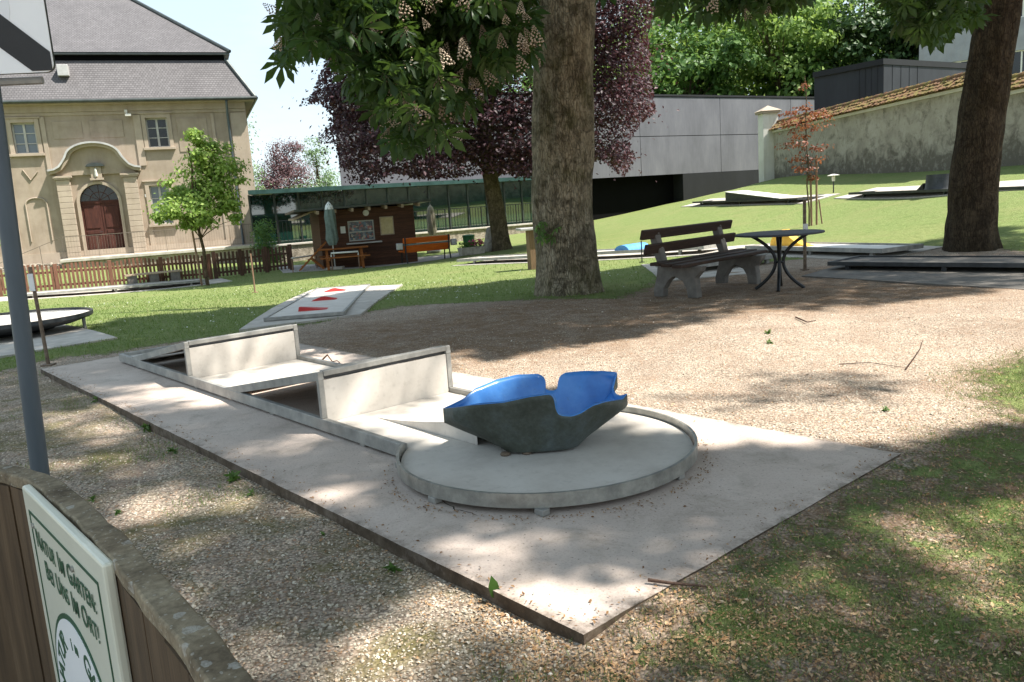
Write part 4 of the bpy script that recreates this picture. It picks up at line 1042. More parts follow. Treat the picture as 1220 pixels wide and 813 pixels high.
mb = MB(); mb.lathe([(.06, 0), (.07, .08), (.05, .22), (.06, .26), (.045, .34), (.01, .38)], 10, (.1, -.24, 3.56)); mb.build('statuette', M['plaster_white'], ni, 60)
mb = MB(); mb.prism([(-.28, 4.0)] + [(.1 - .36 * math.cos(PI * k / 8), 4.02 + .14 * math.sin(PI * k / 8)) for k in range(9)] + [(.48, 4.0)], lambda a, b, h: (a, h, b), -.33, -.15); mb.build('niche_roof', M['copper_dark'], ni)
mb = MB(); mb.box(1.95, 2.09, -.03, -.005, 2.55, 2.68); mb.build('house_number', M['sign_white'], house)
# security lamp under the eaves
mb = MB(); mb.box(1.6, 1.72, -.15, -.101, 6.3, 6.42); mb.box(1.62, 1.86, -.42, -.2, 6.12, 6.22); mb.tube([(1.66, -.14, 6.3), (1.72, -.28, 6.2)], .03, 8); mb.build('wall_lamp', M['white_paint'], house, bevel=.01)
# mansard roof with UVs in metres
def roofmesh(name, quads, mat):
    me = bpy.data.meshes.new(name); V = []; F = []; UV = []
    for q in quads:
        q = [Vector(p) for p in q]; b = len(V); V += [tuple(p) for p in q]; F.append(tuple(range(b, b + len(q))))
        ex = (q[1] - q[0]).normalized(); nn = (q[1] - q[0]).cross(q[2] - q[0]).normalized(); ey = nn.cross(ex)
        UV += [((p - q[0]).dot(ex), (p - q[0]).dot(ey)) for p in q]
    me.from_pydata(V, [], F); u = me.uv_layers.new(name='UVMap'); u.data.foreach_set('uv', [c for p in UV for c in p]); me.materials.append(mat)
    o = bpy.data.objects.new(name, me); COL.objects.link(o); o.parent = house; return o
OH = .5; e0, e1, ey0, ey1 = U0h - OH, U1h + OH - .05, -OH, DEP + OH; ze = EAVE + .02
IN = 1.05; zb = ze + 1.85
lo = [(e0, ey0, ze), (e1, ey0, ze), (e1, ey1, ze), (e0, ey1, ze)]; up = [(e0 + IN, ey0 + IN, zb), (e1 - IN, ey0 + IN, zb), (e1 - IN, ey1 - IN, zb), (e0 + IN, ey1 - IN, zb)]
roofmesh('lower_roof', [(lo[0], lo[1], up[1], up[0]), (lo[1], lo[2], up[2], up[1]), (lo[2], lo[3], up[3], up[2]), (lo[3], lo[0], up[0], up[3])], M['roof'])
mb = MB(); mb.box(e0 + IN + .05, e1 - IN - .05, ey0 + IN + .05, ey1 - IN - .05, zb - .02, zb + .33); mb.build('roof_step', M['black_panel'], house)  # coloured black for the shadow band under the overhanging upper roof
f = .22; z2 = zb + .33; L0 = [(e0 + IN - f, ey0 + IN - f, z2), (e1 - IN + f, ey0 + IN - f, z2), (e1 - IN + f, ey1 - IN + f, z2), (e0 + IN - f, ey1 - IN + f, z2)]
half = (L0[3][1] - L0[0][1]) / 2; rz = z2 + half * .80
R0h = (L0[0][0] + half, L0[0][1] + half, rz); R1h = (L0[1][0] - half, L0[0][1] + half, rz)
roofmesh('upper_roof', [(L0[0], L0[1], R1h, R0h), (L0[1], L0[2], R1h), (L0[2], L0[3], R0h, R1h), (L0[3], L0[0], R0h)], M['roof'])
mb = MB(); mb.box(L0[0][0] + .02, L0[1][0] - .02, L0[0][1] + .02, L0[2][1] - .02, z2 - .10, z2 - .012); mb.build('upper_eave', M['copper_dark'], house)
mb = MB()
for a, b in ((L0[1], R1h), (L0[0], R0h), (R0h, R1h), (lo[1], up[1])): mb.tube([Vector(a) + Vector((0, 0, .03)), Vector(b) + Vector((0, 0, .03))], .09, 8)
mb.build('ridge_cap', M['copper_dark'], house)
mb = MB(); mb.box(e0 + .05, e1 - .05, ey0 + .06, ey1 - .06, EAVE - .10, ze - .012); mb.build('soffit', M['plaster_light'], house)
mb = MB(); mb.tube([(e0, ey0 - .05, ze - .02), (e1 + .05, ey0 - .05, ze - .02)], .075, 10); mb.tube([(e1 + .05, ey0 - .05, ze - .02), (e1 + .05, ey1, ze - .02)], .075, 10)
gut = mb.build('gutter', M['copper_dark'], house, 40)
mb = MB(); mb.tube([(5.95, ey0 - .04, ze - .1), (5.95, -.3, ze - .45), (5.95, -.14, ze - .7), (5.95, -.14, .05)], .055, 10); mb.build('downpipe', M['alu'], house, 40)
mb = MB(); mb.box(-.82, -.38, ey0 + .35, ey0 + .9, zb - .75, zb - .28); mb.build('roof_box', M['sheet_light'], house, bevel=.02)
# terrace ledge and railing in front of the house
terr = thing('terrace_wall', 'low rubble terrace wall with pale coping in front of the ochre house', 'wall', (HP[0], HP[1], 0), HY)
mb = MB(); mb.box(-1.6, 9.6, -1.45, -.1, -1.3, -.02); mb.box(-9, -1.6, -1.15, -.1, -1.3, -.1); mb.build('wall_body', M['rubble'], terr, bevel=.03)
mb = MB(); mb.box(-1.7, 9.7, -1.55, -.095, -.018, .12); mb.build('coping', M['concrete_plain'], terr, bevel=.02)
mb = MB()
for k in range(60):
    x = -9 + k * .125 + random.uniform(-.05, .05)
    if x > -1.75: break
    r = random.uniform(.07, .14); mb.lathe([(r * .3, -.05), (r, 0), (r * .8, r * .7), (r * .2, r)], 7, (x, -1.0 + random.uniform(-.1, .1), -.09))
mb.build('rubble_top', M['rubble'], terr, 70)
M['rail_grey'] = noisy('weathered_railing_iron', [(.3, '#5a5148'), (.7, '#73695e')], 12, .7, .1, .05)
rail = thing('terrace_railing', 'thin dark iron railing on the terrace ledge before the arched door', 'railing', (HP[0], HP[1], .12), HY)
mb = MB(); mb.tube([(-4.4, -1.05, -.1), (-1.5, -1.4, .95), (9.5, -1.4, .95)], .012, 6); mb.tube([(-1.5, -1.4, .1), (9.5, -1.4, .1)], .008, 6); mb.build('handrail', M['rail_grey'], rail)
mb = MB()
for k in range(100):
    x = -1.5 + k * .11; mb.bar((x, -1.4, .1), (x, -1.4, .945), .007, .007)
mb.build('baluster', M['rail_grey'], rail)
mb = MB()
for k in range(9): mb = MB(); mb.bar((-1.5 + k * 1.37, -1.4, .001), (-1.5 + k * 1.37, -1.4, .96), .018, .018); mb.build('rail_post', M['rail_grey'], rail)
for x, z in ((-3.4, .2), (-2.4, .6)): mb = MB(); mb.bar((x, -1.2, -.25), (x, -1.25, z), .02, .02); mb.build('rail_post', M['rail_grey'], rail)

# ------------------------------------------------------------------ picket fence
def fence_line(name, label, pa, pb, nsec, wood_, arch=.09, h=.86, gate=None):
    A = np.array(pa[:2], float); Bp = np.array(pb[:2], float); L = np.linalg.norm(Bp - A); yaw = math.atan2(Bp[1] - A[1], Bp[0] - A[0]); z0 = gz(*A); z1 = gz(*Bp)
    t = thing(name, label, 'fence', (A[0], A[1], z0), yaw); s = L / nsec
    base = lambda x: (z1 - z0) * x / L
    for i in range(nsec + 1):
        mb = MB(); x = i * s; mb.box(x - .06, x + .06, -.06, .06, base(x) - .05, base(x) + h + .02); mb.build('post', wood_, t, bevel=.008)
    for i in range(nsec):
        mb = MB(); x0 = i * s + .06; x1 = (i + 1) * s - .06; n = int((x1 - x0) / .115)
        for k in range(n):
            x = x0 + .05 + (x1 - x0 - .1) * k / (n - 1); u = (k / (n - 1)) * 2 - 1; top = base(x) + h - .05 + arch * (1 - u * u); w = .036 + random.uniform(-.004, .004); dx = random.uniform(-.006, .006)
            mb.box(x - w, x + w + dx, -.035, -.013, base(x) + .06, top + random.uniform(-.012, .012))
        mb.bar((x0, .005, base(x0) + .2), (x1, .005, base(x1) + .2), .03, .07); mb.bar((x0, .005, base(x0) + .62), (x1, .005, base(x1) + .62), .03, .07)
        mb.build('picket_panel', wood_, t)
    return t
fA = at(-150, 369, 23.2); fB = at(252, 334, 28.2); fC = at(348, 323, 29.6)
fence_line('picket_fence', 'long brown picket fence with arched tops below the ochre house', fA, fB, 6, M['picket_wood'])
fence_line('picket_fence', 'short picket fence coloured for shade under the round green shrub beside the kiosk', fB + np.array([.18, .0, 0]), fC, 3, M['picket_shaded'], .02, .92)

# ------------------------------------------------------------------ glass pavilion, grey block, dark recess
GP = np.array([4.73 * 1.2, 48.0]); GD = np.array([.853, .522]); GYAW = math.atan2(GD[1], GD[0])
grey = thing('grey_building', 'long pale grey panel clad block floating over the dark recess behind the copper tree', 'building', (GP[0], GP[1], 0), GYAW)
u0, u1 = -15.7, 28.0; rows = [(2.30, 4.60), (4.62, 6.93)]; us = [-15.7, -10.4, -3.4, 3.33, 10.12, 16.9, 23.6, 28.0]
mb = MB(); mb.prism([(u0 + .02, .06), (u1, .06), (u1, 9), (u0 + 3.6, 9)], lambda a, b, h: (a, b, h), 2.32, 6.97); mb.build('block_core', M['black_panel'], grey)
mb = MB()
for a, b in zip(us[:-1], us[1:]):
    for c, d in rows: mb.box(a + .018, b - .018, 0, .058, c + (.0 if c < 3 else .02), d)
mb.build('facade_panel', M['grey_panel'], grey)
mb = MB(); mb.prism([(u0 - .06, -.05), (u1, -.05), (u1, 9.05), (u0 + 3.5, 9.05)], lambda a, b, h: (a, b, h), 6.972, 7.09); mb.build('parapet_cap', M['dark_panel'], grey)
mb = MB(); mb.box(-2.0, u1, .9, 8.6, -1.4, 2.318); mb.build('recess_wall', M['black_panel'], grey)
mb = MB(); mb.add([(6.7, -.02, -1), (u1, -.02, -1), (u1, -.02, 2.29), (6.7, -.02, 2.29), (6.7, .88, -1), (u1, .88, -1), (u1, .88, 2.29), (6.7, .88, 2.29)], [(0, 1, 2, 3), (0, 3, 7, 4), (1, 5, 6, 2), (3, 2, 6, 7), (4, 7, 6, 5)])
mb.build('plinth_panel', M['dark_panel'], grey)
# glass pavilion
ga, gb = at(296, 290, 39.0), at(650, 262, 40.0)
NG = np.array([-GD[1], GD[0]]); A = GP - GD * 20.2 - NG * .15; Bq = GP - GD * 2.1 - NG * .15; L = np.linalg.norm(Bq - A); gy_ = GYAW
gz0 = -.75
pav = thing('glass_pavilion', 'low dark glass pavilion with thin teal roof edge behind the wooden kiosk', 'building', (A[0], A[1], 0), gy_)
zt = 2.40
nb = 16; bw = L / nb
for k in range(nb):
    mb = MB(); mb.box(k * bw + .04, (k + 1) * bw - .04, .0, .03, .05, zt - .05); mb.build('glass_pane', M['glass'], pav)
mb = MB()
for k in range(nb + 1): mb.box(k * bw - .035, k * bw + .035, -.06, .05, .05, zt - .03)
mb.box(0, L, -.05, .04, -1.2, .048); mb.build('mullion', M['copper_dark'], pav)
mb = MB(); mb.prism([(-.2, -.75), (L - .05, -.75), (L - .05, .12), (4.5, .12), (4.5, 5.0), (2.2, 5.0)], lambda a, b, h: (a, b, h), zt - .03, zt + .16); mb.build('roof', M['teal_fascia'], pav)
mb = MB(); mb.box(2.2, L - .1, 3.5, 3.6, -.4, zt - .04); mb.box(1.6, L - .1, .06, 3.5, -.1, .0); mb.build('inner_wall', M['slate_panel'], pav)
# low stone parapet with pale top in front of the pavilion, and its railing
par = thing('parapet_wall', 'low stone parapet with pale top between the house corner and the kiosk', 'wall', (A[0], A[1], .33), gy_)
mb = MB(); mb.box(.4, 17, -2.6, -2.2, -1.7, -.28); mb.build('wall_body', M['rubble'], par)
mb = MB(); mb.box(.35, 17.05, -2.68, -2.15, -.278, -.20); mb.build('coping', M['concrete_plain'], par, bevel=.01)
pr = thing('parapet_railing', 'dark bar railing standing on the stone parapet before the glass pavilion', 'railing', (A[0], A[1], .13), gy_)
mb = MB()
for k in range(3, 100): mb.bar((k * .17, -2.42, .02), (k * .17, -2.42, .98), .014, .014)
mb.build('baluster', M['black_iron'], pr)
mb = MB(); mb.bar((.4, -2.42, 1.0), (17, -2.42, 1.0), .04, .03); mb.bar((.4, -2.42, .08), (17, -2.42, .08), .03, .02)
for k in range(9): mb.bar((k * 2.05 + .45, -2.42, .001), (k * 2.05 + .45, -2.42, 1.02), .04, .04)
mb.build('rail_frame', M['black_iron'], pr)

# ------------------------------------------------------------------ garden wall with tiled coping and end pillar
W0 = at(921, 214, 41.0); W1 = np.array([14.9, 25.2]); wd = W1 - W0[:2]; WL = np.linalg.norm(wd) + 9; wy = math.atan2(wd[1], wd[0])
zl0, zl1 = 1.45, 1.45
gw = thing('garden_wall', 'old grey plastered garden wall with mossy tile coping on the right', 'wall', (W0[0], W0[1], 1.3), wy)
# local x runs towards the viewer, local -y faces the lawn; behind the leaning trunk the top steps down
SEGS = [(0.0, 15.4, 0.0), (15.4, WL, -.42)]
def gobj(name, mb, mat, **k):
    return mb.build(name, mat, gw, **k)
mb = MB(); mc = MB(); qs = []; mt = MB(); mr = MB(); NR = 3
for xa, xb, dz in SEGS:
    h = 2.45 + dz
    mb.add([(xa, 0, -1.6), (xb, 0, -1.6), (xb, 0, h), (xa, 0, h), (xa, .45, -1.6), (xb, .45, -1.6), (xb, .45, h), (xa, .45, h)], [(0, 1, 2, 3), (7, 6, 5, 4), (3, 2, 6, 7), (0, 3, 7, 4), (1, 5, 6, 2)])
    mc.box(xa, xb, -.08, .53, h + .002, h + .11)
    for side in (0, 1):
        for r in range(NR):
            y0, y1 = (-.24 + .155 * r, -.24 + .155 * (r + 1) + .03); z0, z1 = h + .12 + .125 * r, h + .12 + .125 * (r + 1)
            if side: qs.append(((xb, .45 - y0, z0), (xa, .45 - y0, z0), (xa, .45 - y1, z1), (xb, .45 - y1, z1)))
            else: qs.append(((xa, y0, z0), (xb, y0, z0), (xb, y1, z1), (xa, y1, z1)))
            for k in range(int((xb - xa) / .2)):
                x = xa + k * .2 + .1 + random.uniform(-.012, .012); yy = -.27 + .155 * r + random.uniform(-.03, .015); ye = yy + .20; za = h + .135 + .125 * r + random.uniform(-.01, .022); zc = za + .125; w_ = .092
                v = [(x - w_, yy, za), (x - w_ * .5, yy - .01, za + .026), (x + w_ * .5, yy - .01, za + .026), (x + w_, yy, za), (x - w_, ye, zc), (x - w_ * .5, ye, zc + .026), (x + w_ * .5, ye, zc + .026), (x + w_, ye, zc)]
                if side: v = [(p[0], .45 - p[1], p[2]) for p in v]
                mt.add(v, [(0, 1, 5, 4), (1, 2, 6, 5), (2, 3, 7, 6), (0, 3, 2, 1), (0, 4, 7, 3)])
    for k in range(int((xb - xa) / .34)):
        x = xa + k * .34; mr.tube([(x, .225, h + .50 + random.uniform(-.015, .015)), (x + .36, .225, h + .515 + random.uniform(-.015, .015))], [.085, .1], 8)
gobj('wall_body', mb, M['old_wall']); gobj('cornice', mc, M['plaster_white'], bevel=.01)
o_ = roofmesh('coping_bed', qs, M['coping_moss']); o_.parent = gw
gobj('tile_coping', mt, M['coping_moss']); gobj('ridge_tile', mr, M['coping_moss'], smooth=50)
pil = thing('gate_pillar', 'white rendered pillar with small pyramid cap at the end of the garden wall', 'pillar', (W0[0] - .35, W0[1] + .1, 1.1), wy)
mb = MB(); mb.box(-.35, .3, -.2, .55, -1.2, 3.6); mb.build('shaft', M['plaster_white'], pil, bevel=.01)
mb = MB(); mb.box(-.45, .4, -.3, .65, 3.602, 3.72); mb.add([(-.5, -.35, 3.722), (.45, -.35, 3.722), (.45, .7, 3.722), (-.5, .7, 3.722), (-.02, .175, 4.0)], [(0, 1, 4), (1, 2, 4), (2, 3, 4), (3, 0, 4), (3, 2, 1, 0)]); mb.build('cap', M['plaster_light'], pil)

# dark clad box and white building behind the wall
bx = thing('dark_building', 'dark slate clad box building rising behind the garden wall', 'building', (17.4, 37.0, 0), 0)
c = np.array([17.4, 37.0])
pL = at(970, 86, 40.0); pR = at(1166, 74, 41.0); top = float(at(1053, 70, 37.0)[2]); pC = at(1053, 70, 37.0)
bl_ = [(0, 0), (pL[0] - 17.4, pL[1] - 37), (pL[0] - 17.4 + 10, pL[1] - 37 + 8), (pR[0] - 17.4 + 1, pR[1] - 37 + 8), (pR[0] - 17.4, pR[1] - 37)]
bl_[0] = (pC[0] - 17.4, pC[1] - 37)
mb = MB(); mb.prism(bl_, lambda a, b, h: (a, b, h), .5, top - .25); mb.build('wall', M['box_panel'], bx)
mb = MB(); ctr2 = np.mean(np.array(bl_), 0); big = [tuple(ctr2 + (np.array(p) - ctr2) * 1.015) for p in bl_]; mb.prism(big, lambda a, b, h: (a, b, h), top - .248, top); mb.build('parapet', M['dark_panel'], bx)
mb = MB()
for (p, q) in ((bl_[0], bl_[1]), (bl_[0], bl_[4])):
    p = np.array(p); q = np.array(q)
    for k in range(1, 5):
        r = p + (q - p) * k / 12; nn = np.array([(q - p)[1], -(q - p)[0]]); nn /= np.linalg.norm(nn)
        if nn[1] > 0: nn = -nn
        r = r + nn * .012; mb.bar((r[0], r[1], .6), (r[0], r[1], top - .26), .014, .014)
mb.build('seam', M['box_panel'], bx)
wb = thing('white_building', 'tall pale rendered building glimpsed through leaves at the top right', 'building', (35.6, 60.0, 0), -.56)
mb = MB(); wall_holes(mb, -4.6, 12, 0, 17, [(1.2, 2.6, 11.6, 13.6), (4.4, 5.8, 11.6, 13.6), (1.2, 2.6, 7.6, 9.4), (4.4, 5.8, 7.6, 9.4), (-2.6, -1.2, 7.4, 9.2)], 0, .25)
mb.add([(-4.6, 0, 0), (-4.6, 10, 0), (-4.6, 10, 17), (-4.6, 0, 17), (12, 0, 0), (12, 10, 0), (12, 10, 17), (12, 0, 17)], [(0, 3, 2, 1), (4, 5, 6, 7), (3, 7, 6, 2)])
mb.build('wall', M['plaster_grey'], wb, fix=False)
for (a, b, c_, d_) in [(1.2, 2.6, 11.6, 13.6), (4.4, 5.8, 11.6, 13.6), (1.2, 2.6, 7.6, 9.4), (4.4, 5.8, 7.6, 9.4), (-2.6, -1.2, 7.4, 9.2)]:
    mb = MB(); mb.box(a, b, .2, .24, c_, d_); w_ = mb.build('window', M['window_glass'], wb)
    mb = MB(); mb.box(a, a + .08, .14, .198, c_, d_); mb.box(b - .08, b, .14, .198, c_, d_); mb.box((a + b) / 2 - .05, (a + b) / 2 + .05, .14, .198, c_, d_); mb.box(a + .08, b - .08, .15, .197, d_ - .08, d_); mb.box(a + .08, b - .08, .15, .197, c_, c_ + .08); mb.build('frame', M['white_paint'], w_)

# ------------------------------------------------------------------ kiosk
ka, kb = at(386, 321, 29.6), at(498, 312, 30.8); A = ka[:2]; dv = kb[:2] - A; KL = np.linalg.norm(dv); ky = math.atan2(dv[1], dv[0]); kz = gz(*(A + dv / 2)) - .02
kio = thing('wooden_kiosk', 'small brown boarded kiosk with counter window and flat overhanging roof', 'kiosk', (A[0], A[1], kz), ky)
hh = 2.16; D = 2.6
wx0, wx1, wz0, wz1 = 1.02, 1.98, .98, 1.72
mb = MB(); wall_holes(mb, 0, KL, 0, hh, [(wx0, wx1, wz0, wz1)], 0, .1); mb.add([(0, 0, 0), (0, D, 0), (0, D, hh), (0, 0, hh), (KL, 0, 0), (KL, D, 0), (KL, D, hh), (KL, 0, hh)], [(0, 3, 2, 1), (4, 5, 6, 7), (1, 2, 6, 5)])
mb.build('wall', M['kiosk_wood'], kio, fix=False)
mb = MB(); mb.add([(-.9, -.75, hh + .02), (KL + .55, -.75, hh + .08), (KL + .55, D + .3, hh - .0), (-.9, D + .3, hh - .06), (-.9, -.75, hh + .09), (KL + .55, -.75, hh + .15), (KL + .55, D + .3, hh + .07), (-.9, D + .3, hh + .01)], [(3, 2, 1, 0), (4, 5, 6, 7), (0, 1, 5, 4), (1, 2, 6, 5), (2, 3, 7, 6), (3, 0, 4, 7)])
rf = mb.build('roof', M['copper_dark'], kio)
for k in range(7):
    x = -.1 + k * (KL + .15) / 6; mb = MB(); mb.bar((x, -.7, hh - .06 + .015 * k * .6), (x, .0, hh + .0 + .015 * k * .6), .09, .12); mb.build('rafter', M['kiosk_trim'], rf)
mb = MB(); mb.add([(-.85, .3, hh - .28), (-.1, .0, hh + .0), (-.1, D, hh + .0), (-.85, D - .2, hh - .28), (-.85, .3, hh - .22), (-.1, .0, hh + .06), (-.1, D, hh + .06), (-.85, D - .2, hh - .22)], [(3, 2, 1, 0), (4, 5, 6, 7), (0, 1, 5, 4), (3, 0, 4, 7), (2, 3, 7, 6)]); mb.build('side_canopy', M['kiosk_trim'], kio)
mb = MB(); mb.box(wx0 - .12, wx1 + .2, -.28, -.002, wz0 - .1, wz0 - .05); mb.build('counter', M['sheet_light'], kio, bevel=.006)
def display():
    t = NT('goods_display'); co = t.coords('Object'); v = t.voro(co, 13); s_ = t.n('ShaderNodeSeparateColor'); t.l(v.outputs['Color'], s_.inputs[0])
    c = t.ramp(s_.outputs[0], [(0, '#2c2d36'), (.25, '#5a4a48'), (.4, '#944a44'), (.5, '#3f6478'), (.65, '#77787c'), (.8, '#35424f'), (.92, '#a89a88')], 'CONSTANT'); return t.done(t.pbsdf(c, .25, 0, None, .6))
mb = MB(); mb.box(wx0, wx1, .09, .1, wz0, wz1); wn = mb.build('window', display(), kio)
mb = MB()
for x in (wx0 + .02, wx1 - .02): mb.box(x - .02, x + .02, .02, .088, wz0, wz1)
mb.box(wx0 + .04, wx1 - .04, .02, .088, wz0, wz0 + .04); mb.box(wx0 + .04, wx1 - .04, .02, .088, wz1 - .04, wz1); mb.box(wx0 + .04, wx1 - .04, .03, .088, 1.29, 1.33); mb.build('frame', M['window_frame'], wn)
mb = MB(); mb.box(2.2, 2.72, -.04, -.003, 1.12, 1.8); nb_ = mb.build('notice_board', M['kiosk_trim'], kio, bevel=.005)
mb = MB(); mb.box(2.24, 2.68, -.046, -.042, 1.16, 1.76); mb.build('notice_sheet', M['board_beige'], nb_)
mb = MB(); mb.box(.74, .92, -.012, -.004, 1.3, 1.55); mb.build('paper_notice', M['paper'], kio)
mb = MB(); 
n = 20; mb.prism([(1.72 + .11 * math.cos(2 * PI * k / n), 1.98 + .11 * math.sin(2 * PI * k / n)) for k in range(n)], lambda a, b, h: (a, h, b), -.06, -.003); mb.build('round_lamp', M['white_paint'], kio, 40)
# paved forecourt
pad('paving', [at(338, 333, 28.2), at(575, 316, 29.0), at(585, 300, 33), at(330, 316, 33)], M['paving'], .01)
# ------------------------------------------------------------------ sun and the lit areas under the trees
SUN_EL, SUN_AZ = math.radians(58), math.atan2(-.2, 1.0)      # azimuth measured from +x
SV = np.array([math.cos(SUN_EL) * math.cos(SUN_AZ), math.cos(SUN_EL) * math.sin(SUN_AZ), math.sin(SUN_EL)])
# sun flecks on the ground: plan polygons where the crowns have gaps, with the share of leaves they lose
def L2(pts, p, z=0.0): return (np.array([atz(x, y, z)[:2] for x, y in pts]), p)
FLECKS = [
    L2([(545, 470), (560, 442), (640, 418), (760, 404), (860, 380), (900, 371), (1000, 372), (1100, 358), (1240, 340), (1240, 497), (1150, 508), (1095, 528), (1073, 537), (830, 545), (690, 536), (690, 470)], 1.0, -.05),
    L2([(395, 500), (545, 462), (600, 470), (585, 500), (530, 530), (470, 520)], 1.0, .09),
    L2([(225, 452), (360, 430), (385, 441), (290, 470)], 1.0, .09),
    L2([(385, 500), (540, 466), (620, 440), (540, 400), (380, 440)], .95, .1), L2([(225, 448), (355, 430), (420, 415), (350, 388), (222, 405)], .95, .1),
    L2([(105, 466), (200, 452), (212, 466), (140, 480)], .95), L2([(190, 477), (225, 460), (262, 480), (215, 488)], .95),
    L2([(285, 530), (350, 518), (360, 535), (300, 547)], .9), L2([(320, 592), (400, 573), (430, 586), (350, 608)], .9), L2([(495, 646), (590, 630), (610, 645), (530, 660)], .9),
    L2([(365, 772), (440, 720), (565, 688), (600, 705), (520, 745), (420, 805), (370, 820)], .97), L2([(640, 700), (770, 688), (800, 702), (705, 752), (650, 728)], .97),
    L2([(115, 602), (180, 568), (250, 573), (265, 592), (170, 617)], .95), L2([(35, 490), (120, 478), (175, 500), (90, 522)], .9), L2([(50, 540), (165, 528), (160, 552), (70, 562)], .8),
    L2([(1000, 625), (1100, 598), (1240, 580), (1240, 640), (1150, 672), (1060, 645)], .9), L2([(880, 690), (960, 660), (1020, 680), (930, 720)], .55), L2([(1100, 720), (1240, 690), (1240, 740), (1120, 760)], .5),
    L2([(60, 440), (360, 415), (430, 560), (470, 640), (380, 600)], .30), L2([(-60, 430), (60, 440), (690, 760), (640, 860), (-60, 860)], .40), L2([(1090, 540), (1240, 510), (1240, 860), (690, 860), (700, 760)], .22),
    (np.concatenate([G2([(-60, 350), (-60, 408), (55, 400), (100, 388), (140, 374), (200, 371), (300, 366), (430, 344), (500, 342), (640, 326), (700, 322), (760, 312), (850, 305), (960, 304), (1060, 299), (1160, 290), (1240, 288)]), np.array([(40, 22), (40, 60), (-40, 60), (-40, 24)])]), 1.0),
]
SHADE_IN = [G2([(770, 458), (900, 441), (1010, 443), (1060, 458), (1100, 488), (980, 502), (850, 496), (790, 480)])]
def keep_leaf(P):
    """which leaves stay: those whose shadow does not fall in a sun fleck"""
    zg = -.05; G = P[:, :2] - SV[None, :2] / SV[2] * (P[:, 2:3] - zg)
    wob = np.array([(mnoise.noise((x * 2.2, y * 2.2, 3)), mnoise.noise((x * 2.2, y * 2.2, 7))) for x, y in G]) * .05
    G = G + wob; k = np.ones(len(P), bool); r = rng.random(len(P))
    for poly, p in FLECKS:
        q = poly_dist(G, poly) > (-.10 if p > .6 else 0)
        if poly is FLECKS[0][0]:
            inn = in_poly(G, SHADE_IN[0]); q &= ~(inn & (rng.random(len(P)) < .07))
        k &= ~(q & (r < p))
    return k
def in_view(P, pad_=14):
    q, z = proj(P); return (z > .3) & (q[:, 0] > -pad_) & (q[:, 0] < IW + pad_) & (q[:, 1] > -pad_) & (q[:, 1] < IH + pad_)

# palmate chestnut leaf: seven drooping leaflets
def palmate(nl=7, fine=True):
    V = []; Fc = []
    for k in range(nl):
        a = math.radians(-130 + 260 * k / (nl - 1)); L = .62 + .38 * math.cos(a * .62)
        c, s = math.cos(a), math.sin(a)
        def P(r, w, z): return (c * r - s * w, s * r + c * w, z)
        dr = lambda r: -.58 * r * r
        b = len(V)
        if fine:
            V += [P(.04, 0, 0), P(.36 * L, .085 * L, dr(.36 * L) + .02), P(.70 * L, .205 * L, dr(.7 * L) + .03), P(L, 0, dr(L) - .04), P(.70 * L, -.205 * L, dr(.7 * L) + .03), P(.36 * L, -.085 * L, dr(.36 * L) + .02), P(.66 * L, 0, dr(.66 * L) - .025)]
            Fc += [(b, b + 6, b + 1), (b + 1, b + 6, b + 2), (b + 2, b + 6, b + 3), (b + 6, b + 4, b + 3), (b + 5, b + 4, b + 6), (b, b + 5, b + 6)]
        else:
            V += [P(.04, 0, 0), P(.62 * L, .18 * L, dr(.6 * L)), P(L, 0, dr(L)), P(.62 * L, -.18 * L, dr(.6 * L))]; Fc += [(b, b + 3, b + 2, b + 1)]
    return V, Fc
PALM_F = palmate(7, True); PALM_C = palmate(5, False)
def limb_pts(a, b, sag=0., n=8, wob=.12):
    a = np.array(a, float); b = np.array(b, float); out = []
    for i in range(n + 1):
        u = i / n; p = a + (b - a) * u; p[2] += sag * math.sin(PI * u)
        if 0 < i < n: p += rng.normal(0, wob, 3) * np.linalg.norm(b - a) * .12
        out.append(tuple(p))
    return out
def trunk_mesh(name, pts, rad, mat, parent, n=40, rough=.05, flare=1.35, seg=50, seed=0):
    """bark covered trunk: rings along a spline with lumps and root flare (coordinates local to parent)"""
    pts = np.array(pts, float); u = np.linspace(0, 1, len(pts)); uu = np.linspace(0, 1, seg + 1)
    C = np.stack([np.interp(uu, u, pts[:, k]) for k in range(3)], -1); R = np.interp(uu, u, rad)
    for _ in range(3): C[1:-1] = .25 * C[:-2] + .5 * C[1:-1] + .25 * C[2:]
    mb = MB(); H = C[:, 2] - C[0, 2]
    for i in range(seg + 1):
        fl_ = 1 + (flare - 1) * math.exp(-H[i] / .28)
        for k in range(n):
            a = 2 * PI * k / n
            lob = 1 + (fl_ - 1) * .55 * math.sin(a * 5 + seed) + .045 * math.sin(a * 3 + seed + H[i] * .8)
            r = R[i] * (fl_ * .5 + .5 * fl_ * lob) * (1 + rough * mnoise.noise((math.cos(a) * 2.2 + seed, math.sin(a) * 2.2, H[i] * 1.2)) + rough * .6 * mnoise.noise((math.cos(a) * 7 + seed, math.sin(a) * 7, H[i] * 2.5)) + rough * .35 * abs(mnoise.noise((math.cos(a) * 16 + seed, math.sin(a) * 16, H[i] * 3.0))))
            mb.v.append((C[i, 0] + r * math.cos(a), C[i, 1] + r * math.sin(a), C[i, 2]))
    for i in range(seg):
        for k in range(n):
            mb.f.append((i * n + k, i * n + (k + 1) % n, (i + 1) * n + (k + 1) % n, (i + 1) * n + k)); mb.m.append(0)
    mb.f.append(tuple(seg * n + k for k in range(n))); mb.m.append(0)
    return mb.build(name, mat, parent, 60, fix=False)
